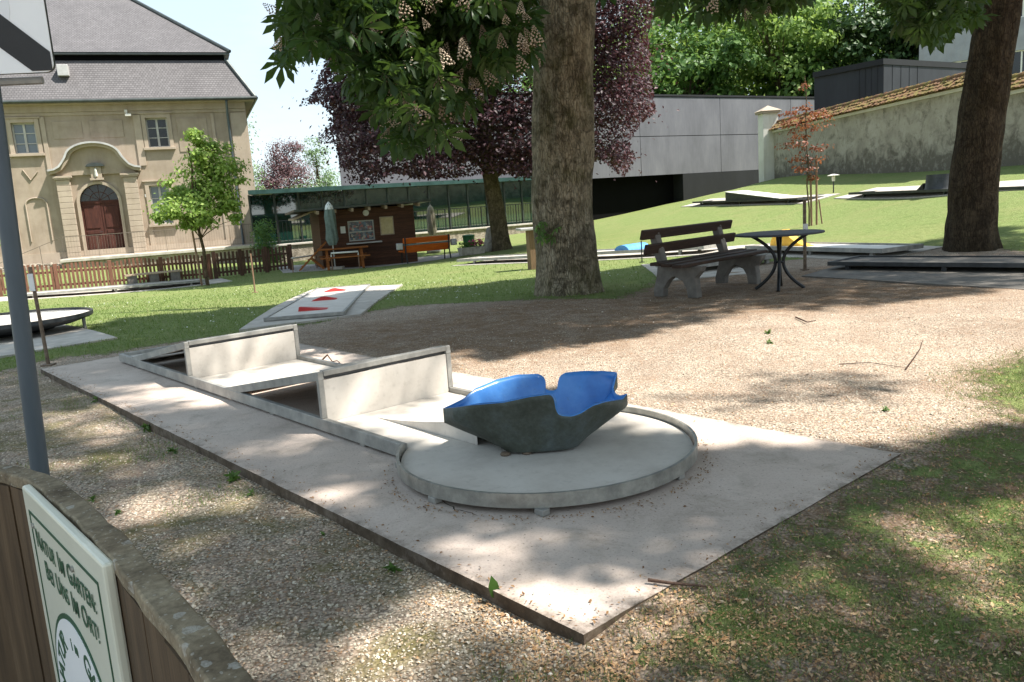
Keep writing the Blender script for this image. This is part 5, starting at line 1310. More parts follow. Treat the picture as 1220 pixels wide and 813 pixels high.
def big_crown(center, radii, n, seed, low=None):
    """leaf positions in a lumpy crown"""
    r_ = np.random.default_rng(seed); ncl = 150; u = r_.normal(size=(ncl, 3)); u /= np.linalg.norm(u, axis=1, keepdims=True)
    cc = u * (r_.random((ncl, 1)) ** .4) * np.array(radii) + np.array(center)
    k = r_.integers(0, ncl, n); P = cc[k] + r_.normal(0, 1, (n, 3)) * np.array([.75, .75, .45]); return P

TR1 = np.array([.80, 11.0]); z1 = gz(*TR1)
ch1 = thing('chestnut_tree', 'big flowering chestnut with thick mossy trunk standing in the middle of the court', 'tree', (TR1[0], TR1[1], z1), 0)
# the trunk follows the photograph: slightly tapering, nearly upright
cb, ct = at(677, 348, 11.0), at(673, 0, 11.0)
trunk_mesh('trunk', [(cb[0] - TR1[0], 0, -.1), (cb[0] - TR1[0] - .01, 0, 1.2), (ct[0] - TR1[0], .03, ct[2] - z1), (ct[0] - TR1[0] + .05, .1, 6.5), (.2, .1, 8.5)], [.405, .395, .405, .38, .2], M['bark1'], ch1, 72, .085, 1.22, 120, 3)
def world_leaf(name, P, size, mat, parent, fine, seed, droop=.55, grow=0.0):
    n = len(P); r_ = np.random.default_rng(seed)
    nr = np.stack([r_.normal(0, droop, n), r_.normal(0, droop, n), np.ones(n)], -1)
    V, Fc = PALM_F if fine else PALM_C
    off = np.array(parent.location)
    v = np.clip(r_.normal(.45, .25, n), 0, 1)
    return scatter(name, V, Fc, P - off[None], frames(nr, r_.random(n) * 2 * PI), size * r_.uniform(.7, 1.15, n), mat, parent, v)
# hanging foliage in view
HANG = [([(315, -30), (322, 40), (326, 80), (334, 98), (346, 96), (356, 72), (392, 76), (410, 104), (428, 130), (442, 152), (458, 178), (478, 190), (500, 194), (528, 184), (548, 164), (566, 138), (588, 112), (610, 92), (642, 84), (642, -30)], 1750, (7.0, 10.2)),
        ([(418, -30), (640, -30), (640, 70), (590, 100), (540, 120), (480, 130), (430, 100)], 800, (7.5, 10.5))]
HANG2 = [([(706, -25), (744, -25), (738, 6), (722, 10)], 26, (8.5, 9.5)),
         ([(776, -30), (780, 14), (788, 30), (804, 30), (818, 18), (832, 36), (856, 36), (872, 16), (886, 40), (900, 28), (936, 20), (962, 10), (980, -30)], 300, (8, 11)),
         ([(1040, -30), (1048, 12), (1062, 26), (1084, 50), (1102, 62), (1124, 56), (1142, 42), (1164, 44), (1172, -30)], 420, (8.6, 12.2))]
def hang_points(sets, cl=26, cs=.16):
    out = []
    for poly, n, (d0, d1) in sets:
        nc = max(4, n // 9); q = rand_in_poly(poly, nc); d = rng.uniform(d0, d1, nc)
        c = np.array([at(a, b, e) for (a, b), e in zip(q, d)])
        k = rng.integers(0, nc, n); P = c[k] + rng.normal(0, 1, (n, 3)) * np.array([cs, cs, cs * .8])
        pq, _ = proj(P); P = P[in_poly(pq + [0, 15], poly) & in_poly(pq + [-11, 0], poly)]; out.append(P)
    return np.concatenate(out)
HP1 = hang_points(HANG); HP2a = hang_points(HANG2[:2]); HP2b = hang_points(HANG2[2:])
def gap_noise(P, s=1.6, lo=-.24): 
    return np.array([mnoise.noise((p[0] * s, p[1] * s, p[2] * s)) > lo for p in P])
HP1 = HP1[gap_noise(HP1)]
world_leaf('foliage', np.concatenate([HP1, HP2a]), .19, M['leaf_chestnut'], ch1, True, 5, .7)
# leaves of the crown above the picture
C1 = big_crown((1.6, 9.4, 8.2), (6.6, 6.0, 3.6), 13500, 21)
C1 = C1[(C1[:, 2] > 4.1)]; C1 = C1[~in_view(C1, 40)]; C1 = C1[keep_leaf(C1)]
world_leaf('crown', C1, .26, M['leaf_crown'], ch1, False, 6, .5)
# limbs
mb = MB(); off = np.array([TR1[0], TR1[1], z1])
for (x, y, d, zs) in [(350, 60, 8.2, 5.6), (420, 60, 9, 5.2), (480, 120, 8, 5.0), (540, 110, 8.6, 5.4), (600, 50, 9.2, 5.0), (455, 20, 7.6, 6.2), (560, 30, 8, 6.0), (820, 10, 9.5, 5.6), (900, 0, 9.5, 6.0)]:
    e = at(x, y, d); s = np.array([TR1[0] + (.25 if x > 680 else -.1), TR1[1] - .15, z1 + zs])
    p = limb_pts(s - off, e - off, .7, 9); mb.tube(p, np.linspace(.075, .012, len(p)), 7)
    for k in range(5):
        i = rng.integers(4, len(p) - 1); q = np.array(p[i]); mb.tube(limb_pts(q, q + rng.normal(0, .35, 3) + [0, -.1, -.15], .05, 4), np.linspace(.014, .004, 5), 5)
for a in range(7):
    an = a * .9 + .3; e = np.array([4.2 * math.cos(an), -1.2 + 4 * math.sin(an), 8.6 + (a % 3)]); p = limb_pts((.1, .05, 5.4 + .3 * a), e, .6, 9); mb.tube(p, np.linspace(.15, .03, len(p)), 8)
mb.build('limb', M['bark1'], ch1, 60)
# flower candles
def candle():
    V = []; Fc = []; r_ = np.random.default_rng(3)
    for k in range(46):
        t = k / 45; rad = .34 * (1 - t) ** .8 + .03; a = k * 2.4; z = t * 1.0
        c = np.array([rad * math.cos(a), rad * math.sin(a), z]); s = .085 * (1 - .5 * t)
        b = len(V); u = r_.normal(size=(3, 3)); u /= np.linalg.norm(u, axis=1, keepdims=True)
        V += [tuple(c + s * np.array(q)) for q in ((1, 0, .2), (-.5, .87, -.1), (-.5, -.87, .1), (0, 0, 1), (0, 0, -.8))]
        Fc += [(b, b + 1, b + 3), (b + 1, b + 2, b + 3), (b + 2, b, b + 3), (b + 1, b, b + 4), (b + 2, b + 1, b + 4), (b, b + 2, b + 4)]
    return V, Fc
CV, CF = candle()
q = np.concatenate([rand_in_poly(HANG[0][0], 115), rand_in_poly([(330, 0), (640, 0), (640, 60), (480, 160), (420, 90)], 30), rand_in_poly(HANG2[1][0], 4)])
P = np.array([at(a, b, rng.uniform(6.95, 8.4)) for a, b in q]); nr = np.stack([rng.normal(0, .35, len(P)), rng.normal(0, .35, len(P)), np.ones(len(P))], -1); sc_ = rng.uniform(.09, .165, len(P))
ob = scatter('blossom', CV, CF, P - off, frames(nr), sc_, M['blossom'], ch1, rng.random(len(P))); ob['kind'] = 'stuff'
# shoots on the trunk
P = np.array([at(rng.uniform(632, 672), rng.uniform(262, 300), 10.55 + rng.uniform(-.1, .05)) for _ in range(15)]); pq, _ = proj(P); P = P[in_poly(pq, [(628, 262), (648, 258), (672, 268), (672, 285), (650, 292), (640, 300), (634, 290), (640, 276)])]
world_leaf('trunk_shoot', P, .12, M['leaf_mid'], ch1, True, 9, .8)

# leaning chestnut on the right
lb_ = ground_px(1160, 297); z2_ = gz(lb_[0], lb_[1])
ch2 = thing('chestnut_tree', 'leaning dark chestnut trunk at the right edge of the lawn', 'tree', (lb_[0], lb_[1], z2_), 0)
D2 = lb_[1]
def rel(x, y, dd=0): return at(x, y, D2 + dd) - np.array([lb_[0], lb_[1], z2_])
def wpx(px): return .80 * px * D2 / FL / 2
trunk_mesh('trunk', [rel(1158, 302), rel(1156, 270), rel(1160, 210), rel(1168, 150), rel(1178, 80), rel(1192, 0), rel(1215, -120), rel(1240, -220)], [wpx(66), wpx(63), wpx(63), wpx(61), wpx(57), wpx(55), wpx(48), wpx(30)], M['bark2'], ch2, 64, .09, 1.25, 110, 9)
world_leaf('foliage', HP2b, .19, M['leaf_chestnut'], ch2, True, 15, .7)
C2 = big_crown((8.6, 12.4, 8.6), (5.6, 5.4, 3.4), 10000, 31); C2 = C2[C2[:, 2] > 4.6]; C2 = C2[~in_view(C2, 40)]; C2 = C2[keep_leaf(C2)]
world_leaf('crown', C2, .26, M['leaf_crown'], ch2, False, 16, .5)
mb = MB(); off2 = np.array([lb_[0], lb_[1], z2_])
for (x, y, d) in [(1060, 0, 10), (1110, 20, 10.5), (1150, 10, 11)]:
    e = at(x, y, d); p = limb_pts(rel(1200, -60), e - off2, .4, 8); mb.tube(p, np.linspace(.06, .01, len(p)), 7)
for a in range(6):
    an = a * 1.05; p = limb_pts(rel(1215, -120), (3.6 * math.cos(an) + .8, 3.6 * math.sin(an), 8.2), .4, 8)
    if not keep_leaf(np.array(p) + off2).all(): continue
    mb.tube(p, np.linspace(.13, .03, len(p)), 7)
mb.build('limb', M['bark2'], ch2, 60)
# third chestnut, outside the frame on the right, whose crown shades the foreground
ch3 = thing('chestnut_tree', 'chestnut standing just outside the right edge whose crown shades the foreground', 'tree', (7.6, -.6, gz(7.6, -.6)), 0)
trunk_mesh('trunk', [(0, 0, -.1), (.05, 0, 2), (0, .1, 5), (-.2, .1, 8)], [.38, .34, .3, .16], M['bark1'], ch3, 40, .08, 1.25, 50, 5)
C3 = big_crown((4.6, 1.9, 8.0), (6.4, 4.6, 3.2), 12500, 41); C3 = np.concatenate([C3, big_crown((2.0, 5.0, 7.6), (4.0, 3.0, 2.2), 3600, 43)])
C3 = C3[C3[:, 2] > 4.3]; C3 = C3[~in_view(C3, 60)]; C3 = C3[keep_leaf(C3)]
world_leaf('crown', C3, .26, M['leaf_crown'], ch3, False, 17, .5)
mb = MB()
for a in range(8):
    an = a * .8; p = limb_pts((0, .05, 4 + .3 * a), (-2.6 + 4.4 * math.cos(an), 2.4 + 3.4 * math.sin(an), 8.4), .5, 8)
    if not keep_leaf(np.array(p) + np.array([7.6, -.6, 0])).all(): continue
    mb.tube(p, np.linspace(.12, .02, len(p)), 7)
mb.build('limb', M['bark1'], ch3, 60)

# ------------------------------------------------------------------ generic leafy trees
QUAD_V = [(-.5, 0, 0), (0, -.30, .08), (.5, 0, -.05), (0, .30, .08)]; QUAD_F = [(0, 1, 2), (0, 2, 3)]
TRI_V = QUAD_V
def leafy(name, label, cat, base, blobs, n, size, mat, trunk=None, bark_='bark4', seed=1, group=None, clump=.16, limbs=True, flat=1.0, ncl=60, shell=.45):
    """blobs: list of (cx,cy,cz,rx,ry,rz) relative to the base; leaves gather in clumps"""
    r_ = np.random.default_rng(seed); t = thing(name, label, cat, base, 0, group)
    vol = np.array([b[3] * b[4] * b[5] for b in blobs]) ** .67; vol /= vol.sum(); allP = []; N_ = []; cl = []
    for b, f in zip(blobs, vol):
        m = max(6, int(ncl * f)); u = r_.normal(size=(m, 3)); u /= np.linalg.norm(u, axis=1, keepdims=True)
        c = u * (r_.random((m, 1)) ** shell) * np.array(b[3:]) + np.array(b[:3]); cl.append(c)
        k = r_.integers(0, m, int(n * f)); R = np.mean(b[3:]) * clump
        d = r_.normal(0, 1, (len(k), 3)) * np.array([R, R, R * .7 * flat]); allP.append(c[k] + d); N_.append(d / R * .5 + (c[k] - np.array(b[:3])) / np.mean(b[3:]) * .4)
    P = np.concatenate(allP); nr = np.concatenate(N_) + r_.normal(0, .45, (len(P), 3)) + np.array([0, 0, .7])
    P = P[:]; v = np.clip(r_.normal(.42, .2, len(P)), 0, 1)
    lo = .25
    ok = P[:, 2] > lo; P, nr, v = P[ok], nr[ok], v[ok]
    scatter('crown', QUAD_V, QUAD_F, P, frames(nr), size * r_.uniform(.65, 1.25, len(P)), mat, t, v)
    if trunk:
        rt, ht = trunk; mb = MB(); top = np.array(blobs[0][:3]) * np.array([1, 1, 1.0])
        p = limb_pts((0, 0, -.1), (top[0] * .6, top[1] * .6, ht), 0, 7, .05); mb.tube(p, np.linspace(rt, rt * .45, len(p)), 10)
        tr = mb.build('trunk', M[bark_], t, 60)
        if limbs:
            mb = MB(); C_ = np.concatenate(cl); idx_ = r_.choice(len(C_), min(16, len(C_)), False)
            for i in idx_:
                z_s = min(ht * .98, max(ht * .35, C_[i][2] * .6)); f = z_s / ht
                q = limb_pts((top[0] * .6 * f, top[1] * .6 * f, z_s), C_[i], .1 * np.linalg.norm(C_[i][:2]), 6, .06); mb.tube(q, np.linspace(rt * .3, rt * .05, len(q)), 5)
            mb.build('limb', M[bark_], t, 60)
    return t
def gpt(x, y, d):
    p = at(x, y, d); return np.array([p[0], p[1], gz(p[0], p[1])])
# copper beech behind the chestnut
bb = gpt(598, 297, 28.0)
beech = thing('copper_beech', 'dark purple copper beech spreading behind the big chestnut trunk', 'tree', bb, 0)
trunk_mesh('trunk', [(0, 0, -.1), (-.1, 0, 1.5), (-.28, 0, 3), (-.3, 0, 6)], [.31, .28, .25, .15], M['bark3'], beech, 32, .05, 1.3, 40, 2)
def px_rel(x, y, d): return at(x, y, d) - bb
LAY = []   # drooping branch layers: (photo position of the tip, depth)
r_ = np.random.default_rng(77)
outline = [(352, 128), (372, 112), (392, 60), (420, -40), (800, -60), (772, 40), (778, 110), (782, 134), (764, 146), (750, 170), (758, 190), (742, 212), (716, 190), (640, 214), (590, 206), (545, 212), (500, 214), (470, 206), (440, 222), (412, 214), (405, 196), (400, 172), (376, 170), (398, 140), (380, 122)]
Pq = rand_in_poly(outline, 800); dep = r_.uniform(24.2, 31, len(Pq)); cen = np.array([at(a, b, d) for (a, b), d in zip(Pq, dep)])
edgeb = np.array(outline); 
n = 105000; k = r_.integers(0, len(cen), n); P = cen[k] + r_.normal(0, 1, (n, 3)) * np.array([.48, .48, .15]); P[:, 2] -= .18 * np.abs(P[:, 0] - cen[k][:, 0])
pq, _ = proj(P); P = P[in_poly(pq, outline) | (r_.random(n) < .05)]
C_ = np.array([bb[0], bb[1], 4.5]); 
nr = (P - C_) * .12 + r_.normal(0, .55, P.shape) + [0, 0, .8]
v = np.clip(r_.normal(.42, .25, len(P)), 0, 1)
scatter('crown', QUAD_V, QUAD_F, P - bb, frames(nr), r_.uniform(.085, .165, len(P)), M['leaf_copper'], beech, v)
n = 14000; u = r_.normal(size=(n, 3)); u /= np.linalg.norm(u, axis=1, keepdims=True); P = u * (r_.random((n, 1)) ** .33) * [6.2, 6.0, 4.8] + [bb[0] + .2, bb[1] + .5, 10.6]; P = P[~in_view(P, 5)]
scatter('upper_crown', QUAD_V, QUAD_F, P - bb, frames(r_.normal(0, .5, P.shape) + [0, 0, .8]), r_.uniform(.3, .5, len(P)), M['leaf_copper'], beech, np.clip(r_.normal(.4, .2, len(P)), 0, 1))
mb = MB()
for a in range(22):
    i = r_.integers(0, len(cen)); p = limb_pts((-.28, 0, r_.uniform(2.2, 5.5)), cen[i] - bb, .5, 8, .06); mb.tube(p, np.linspace(.085, .012, len(p)), 6)
mb.build('limb', M['bark3'], beech, 60)

# young tree by the picket fence
yb_ = gpt(248, 343, 26.0)
def yr(x, y, d=26.0): return at(x, y, d) - yb_
blobs = []
for (x, y, w, h) in [(236, 240, 46, 34), (246, 200, 40, 36), (236, 172, 22, 24), (262, 222, 30, 28), (214, 232, 26, 26), (270, 245, 24, 20), (208, 258, 20, 14), (228, 266, 26, 14)]:
    c = yr(x, y); blobs.append((c[0], c[1] + rng.uniform(-.4, .4), c[2], w * 26 / FL, w * 26 / FL * .9, h * 26 / FL))
yt = leafy('young_tree', 'bright green young tree tied to a stake before the ochre house', 'tree', yb_, blobs, 10500, .13, M['leaf_young'], (.06, 4.3), 'bark4', 12, None, .19, True, .8, 120, .8)
st_ = thing('tree_stake', 'thin wooden stake beside the trunk of the bright green young tree', 'stake', gpt(241, 343, 26.1), 0)
mb = MB(); mb.tube([(0, 0, -.1), (-.08, 0, 1.75)], .035, 8); mb.build('pole', M['stake'], st_)
mb = MB(); mb.tube([(-.07, 0, 1.5), (.12, -.1, 1.5), (.16, .02, 1.5), (-.06, .03, 1.5)], .015, 6); mb.build('tie_strap', M['black_iron'], st_)

# red maple sapling on the slope with three stakes
mb_ = gpt(964, 268, 21.0)
def mr(x, y, d=21.0): return at(x, y, d) - mb_
blobs = []
for (x, y, w, h) in [(956, 105, 6, 12), (958, 128, 14, 7), (942, 136, 12, 5), (950, 145, 26, 6), (975, 137, 18, 6), (962, 152, 22, 6), (955, 163, 16, 5), (950, 174, 18, 5), (972, 178, 16, 6), (960, 190, 18, 7), (962, 202, 15, 7), (966, 212, 9, 5)]:
    c = mr(x, y); blobs.append((c[0], c[1], c[2], w * 25 / FL, w * 21 / FL * .8, h * 13 / FL))
leafy('maple_sapling', 'slender red leaved maple sapling tied between stakes on the slope', 'tree', mb_, blobs, 900, .095, M['leaf_maple'], (.022, 3.75), 'bark4', 33, None, .4, True, .6, 60, .6)
for lab, x, dx, h in (('tall wooden stake right of the red maple sapling', 973, 0, 1.75), ('wooden stake close against the red maple sapling stem', 967, .3, 1.35), ('short slanting stick on the lawn right of the red maple sapling', 980, -.1, .62)):
    s_ = thing('tree_stake', lab, 'stake', gpt(x, 269, 21.0), 0, 'stakes of the red maple'); mb = MB(); mb.tube([(0, 0, -.1), (-.1 if h < 1 else .0, dx * .2, h)], .028 if h > 1 else .018, 8); mb.build('pole', M['stake'], s_)

# trees beyond: far left
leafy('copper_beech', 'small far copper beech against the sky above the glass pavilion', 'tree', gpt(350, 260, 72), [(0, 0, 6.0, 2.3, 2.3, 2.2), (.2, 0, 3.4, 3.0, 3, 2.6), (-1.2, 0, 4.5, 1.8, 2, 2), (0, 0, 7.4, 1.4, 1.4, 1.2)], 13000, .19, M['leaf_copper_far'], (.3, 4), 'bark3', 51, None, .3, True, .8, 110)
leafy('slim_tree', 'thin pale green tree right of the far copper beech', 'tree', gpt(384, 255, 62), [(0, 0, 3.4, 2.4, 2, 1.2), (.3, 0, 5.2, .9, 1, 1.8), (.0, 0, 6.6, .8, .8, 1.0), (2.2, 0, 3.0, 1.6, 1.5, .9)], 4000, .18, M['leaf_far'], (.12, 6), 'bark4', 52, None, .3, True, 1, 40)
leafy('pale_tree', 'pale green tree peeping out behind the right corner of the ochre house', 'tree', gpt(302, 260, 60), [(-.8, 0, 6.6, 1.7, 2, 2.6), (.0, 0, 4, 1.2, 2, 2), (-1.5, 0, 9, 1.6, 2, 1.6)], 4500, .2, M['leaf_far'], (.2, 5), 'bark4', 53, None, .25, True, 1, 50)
leafy('round_shrub', 'round green shrub at the end of the short picket fence', 'shrub', gpt(320, 318, 31.0), [(0, 0, 1.2, .45, .45, .75), (.1, 0, .6, .5, .4, .4)], 2600, .085, M['leaf_mid'], (.03, .9), 'bark4', 54, None, .3, True, 1, 40)
leafy('left_shrub', 'light green shrub partly hidden by the grey sign pole at the left edge', 'shrub', gpt(2, 330, 27.0), [(-.3, 0, 2.2, .55, .5, .5), (-.5, 0, 3.9, .6, .6, .7), (-.7, 0, 5.2, .5, .5, .4), (-.4, 0, 1.4, .5, .5, .4)], 1500, .15, M['leaf_young'], (.05, 4), 'bark4', 55, None, .3, True, 1, 40)
# wooded slope behind the grey block: single trees
WOOD = [(700, 62, 13, 'leaf_bright', 5), (758, 66, 16, 'leaf_bright', 6), (820, 60, 14.5, 'leaf_mid', 6), (800, 72, 18, 'leaf_mid', 6), (870, 64, 16.5, 'leaf_bright', 6.2), (930, 60, 16, 'leaf_bright', 6), (905, 74, 20, 'leaf_mid', 7), (985, 62, 17, 'leaf_mid', 6.2), (1035, 58, 15.5, 'leaf_dark', 5.2), (1000, 76, 20, 'leaf_bright', 7), (1068, 66, 16, 'leaf_mid', 5.4), (1180, 80, 17, 'leaf_mid', 6), (640, 66, 12, 'leaf_mid', 6), (545, 70, 10.5, 'leaf_mid', 6), (1225, 70, 16, 'leaf_dark', 6)]
LBL = ['lowest bright tree left in the wood behind the purple beech', 'bright green tree just right of the purple beech crown', 'mid green tree in front over the grey block joint', 'taller mid green tree set back behind the grey block', 'sunlit bright tree over the middle of the grey block', 'bright green tree over the right part of the grey block', 'tall mid green tree at the back of the wood', 'mid green tree left of the dark clad box', 'dark green tree directly over the left face of the dark clad box', 'tallest bright tree at the back over the dark clad box', 'mid green tree between the dark box and the white building', 'mid green tree behind the white building', 'mid green tree hidden behind the beech crown', 'low mid green tree behind the left end of the grey block', 'dark tree behind the leaning trunk at the right edge']
for i, ((x, d, top, mt, R), lb) in enumerate(zip(WOOD, LBL)):
    d += 11; b_ = gpt(x, 240, d); h = top * 1.14; R *= 1.12; r_b = np.random.default_rng(900 + i)
    blobs = [(0, 0, h * .62, R * .75, R * .75, h * .34)] + [(R * .62 * math.cos(a), R * .62 * math.sin(a), h * r_b.uniform(.34, .72), R * r_b.uniform(.34, .5), R * .42, h * .15) for a in r_b.uniform(0, 6.28, 8)] + [(r_b.normal(0, R * .2), 0, h * .9, R * .4, R * .4, h * .11)]
    leafy('wood_tree', lb, 'tree', b_, blobs, 8500, .5, M[mt], (.35, h * .6), 'bark3', 200 + i, 'trees of the wood behind the grey building', .2, True, .7, 110, .4)
# ------------------------------------------------------------------ bench and table
# local frame of the bench: x along the seat, -y towards the front (seat side), z up
bl0, bl1 = ground_px(806, 353), ground_px(880, 338)
fr0 = atz(828, 356, -.05); bk0 = atz(789, 352, -.05); fr1 = atz(899, 341, -.05); bk1 = atz(862, 335, -.05)
cA = (fr0 + bk0) / 2; cB = (fr1 + bk1) / 2
byaw = math.atan2(cB[1] - cA[1], cB[0] - cA[0]); blen = np.linalg.norm((cB - cA)[:2])
BO = (cA + cB) / 2
bench = thing('park_bench', 'weathered park bench with dark brown planks on two cast concrete legs', 'bench', (BO[0], BO[1], -.05), byaw)
hx = blen / 2
dep = np.linalg.norm((fr0 - bk0)[:2])
def side(a, b, h): return (h, a, b)
fy = -min(max(dep, .5), .62) / 2; by = -fy
outer = [(by + .02, 0), (by + .02, .08), (by - .03, .25), (by - .05, .40), (by + .01, .55), (by + .07, .80), (by - .02, .82), (by - .10, .55), (by - .14, .41), (fy + .0, .375), (fy - .08, .38), (fy - .06, .32), (fy + .02, .24), (fy - .01, .0), (fy + .13, 0), (fy + .15, .12), (fy + .2, .2), (.02, .255), (by - .2, .2), (by - .13, .1), (by - .12, 0)]
for s in (-1, 1):
    mb = MB(); mb.prism(outer, side, s * hx - .055, s * hx + .055); mb.build('leg', M['concrete_leg'], bench, bevel=.012)
ov = .31
for k in range(3):
    y = by - .19 - k * .155; z = .425 - k * .012 + .0
    mb = MB(); mb.bar((-hx - ov, y, z), (hx + ov, y, z), .135, .04); mb.build('seat_plank', M['bench_wood'], bench, bevel=.008)
for k, (z, y) in enumerate(((.60, by - .065), (.775, by - .02))):
    mb = MB(); mb.bar((-hx - ov, y, z), (hx + ov, y, z), .12, .042, (0, 1, .28)); mb.build('back_plank', M['bench_wood'], bench, bevel=.008)
mb = MB()
for s in (-1, 1):
    for z, y in ((.6, by - .092), (.775, by - .047)): mb.lathe([(.012, 0), (.012, .006), (.004, .009)], 8, (s * hx, y, z))
mb.build('bolt', M['steel_dull'], bench)
tb = atz(929, 345, -.05)
table = thing('round_table', 'round dark metal table on curved black legs beside the bench', 'table', (tb[0], tb[1], -.05), .4)
R_ = .5 * 101 * tb[1] / FL; TH = float(at(928, 277, tb[1])[2]) + .05
mb = MB(); mb.lathe([(R_ - .03, -.012), (R_, -.008), (R_ + .004, .006), (R_, .014), (R_ - .01, .016)], 64, (0, 0, TH - .016)); mb.build('table_top', M['slate_panel'], table, 30)
for k in range(4):
    a = PI / 4 + k * PI / 2; pts = []
    for i in range(17):
        u = i / 16; z = u * (TH - .03); r = .045 + .30 * abs(2 * u - 1) ** 2.0 * (1.0 if u > .5 else .8); pts.append((r * math.cos(a), r * math.sin(a), z + .012))
    mb = MB(); mb.tube(pts, .02, 8); mb.build('leg', M['black_iron'], table, 60)
mb = MB(); mb.lathe([(.05, 0), (.055, .012), (.05, .024)], 16, (0, 0, TH * .47)); mb.build('leg_collar', M['black_iron'], table)

# ------------------------------------------------------------------ numbered posts
def npost(label, base, h, plate=None, r=.02, mat='rust', top=None, tilt=0):
    t = thing('number_post', label, 'post', base, 0, 'thin posts beside the lanes'); mb = MB(); mb.tube([(0, 0, 0), (tilt, 0, h)], r, 8); mb.build('pole', M[mat], t)
    mb = MB(); mb.box(-.05, .05, -.05, .05, .0, .015); mb.build('foot_plate', M[mat], t)
    if plate:
        z0, z1, w = plate; mb = MB(); mb.box(-w / 2 + tilt * .8, w / 2 + tilt * .8, -r - .012, -r - .004, z0, z1); mb.build('plate', M['paper'], t)
    return t
b_ = LW(S0 + .06, T0 + .07, 0.0); bq = atz(58, 436, 0)
hh_ = float(at(46, 318, bq[1])[2])
npost('rusty post with a small paper at the far left corner of the front slab', (bq[0], bq[1], 0.002), hh_, (hh_ - .22, hh_ - .06, .05), .017, tilt=-.02)
g = ground_px(304, 349); npost('thin post on the lawn left of the red wedge lane', g, float(at(303, 302, g[1])[2]) - g[2], None, .018, 'stake')
g = ground_px(959, 322); npost('brown post with a white card behind the round table', g, float(at(958, 238, g[1])[2]) - g[2], (.52, .68, .07), .026, 'rust')
g = ground_px(765, 313); npost('thin dark post by the corner of the apron left of the bench', g, float(at(765, 287, g[1])[2]) - g[2], None, .012, 'black_iron')
g = ground_px(708, 285); npost('thin post with white head right of the chestnut trunk', g, float(at(708, 263, g[1])[2]) - g[2], None, .02, 'stake')
# lawn lamp
g = ground_px(993, 230); l_ = thing('lawn_lamp', 'small white capped lamp on a thin stem before the garden wall', 'lamp', g, 0)
hl = float(at(993, 209, g[1])[2]) - g[2]
mb = MB(); mb.tube([(0, 0, -.05), (0, 0, hl)], .022, 8); mb.build('stem', M['dark_steel'], l_)
mb = MB(); mb.lathe([(.05, 0), (.06, .12), (.05, .16)], 12, (0, 0, hl - .2)); mb.build('lens', M['white_paint'], l_)
mb = MB(); mb.lathe([(.19, 0), (.2, .02), (.04, .06)], 18, (0, 0, hl - .02)); mb.build('lamp_cap', M['white_paint'], l_, 40)

# ------------------------------------------------------------------ kiosk forecourt
def kpt(x, y, d): p = at(x, y, d); return np.array([p[0], p[1], gz(p[0], p[1]) + .012])
# closed parasols
def parasol(label, base, h, col, tip, r=.2):
    t = thing('closed_parasol', label, 'parasol', base, 0); mb = MB(); mb.tube([(0, 0, 0), (0, 0, h)], .022, 8); mb.build('pole', M['sheet_light'], t)
    mb = MB(); prof = [(.05, .95), (.5, .98), (1.0, .93), (.8, .8), (.7, .6), (.86, .45), (1.0, .3), (.5, .27)]
    n = 22; v = []; zz = [.98, .955, .9, .78, .6, .45, .36]; rr_ = [.12, .45, .62, .85, .78, .95, .55]
    for z, q in zip(zz, rr_):
        for k in range(n):
            a = 2 * PI * k / n; f = 1 + .22 * math.sin(a * 7 + z * 9) ; v.append((r * q * f * math.cos(a), r * q * f * math.sin(a), z * h))
    fs = [(i * n + k, i * n + (k + 1) % n, (i + 1) * n + (k + 1) % n, (i + 1) * n + k) for i in range(len(zz) - 1) for k in range(n)] + [tuple(range(n - 1, -1, -1))]
    mb.add(v, fs); mb.build('canopy', M[col], t, 60)
    mb = MB(); mb.lathe([(r * .74, .885 * h), (r * .6, .94 * h), (r * .2, .985 * h), (.01, 1.0 * h)], 16); mb.build('canopy_top', M[tip], t, 60)
    mb = MB(); mb.box(-.28, .28, -.28, .28, .001, .08); mb.build('foot', M['concrete_plain'], t, bevel=.01)
b_ = kpt(400, 325, 28.6); parasol('closed grey green parasol with white tip in front of the kiosk', b_, float(at(397, 240, 28.6)[2]) - b_[2], 'parasol_green', 'parasol_white', .21)
b_ = kpt(517, 300, 34.5); b_[2] = -.62; parasol('closed beige parasol behind the orange bench', b_, float(at(515, 244, 34.5)[2]) - b_[2], 'parasol_beige', 'parasol_beige', .19)
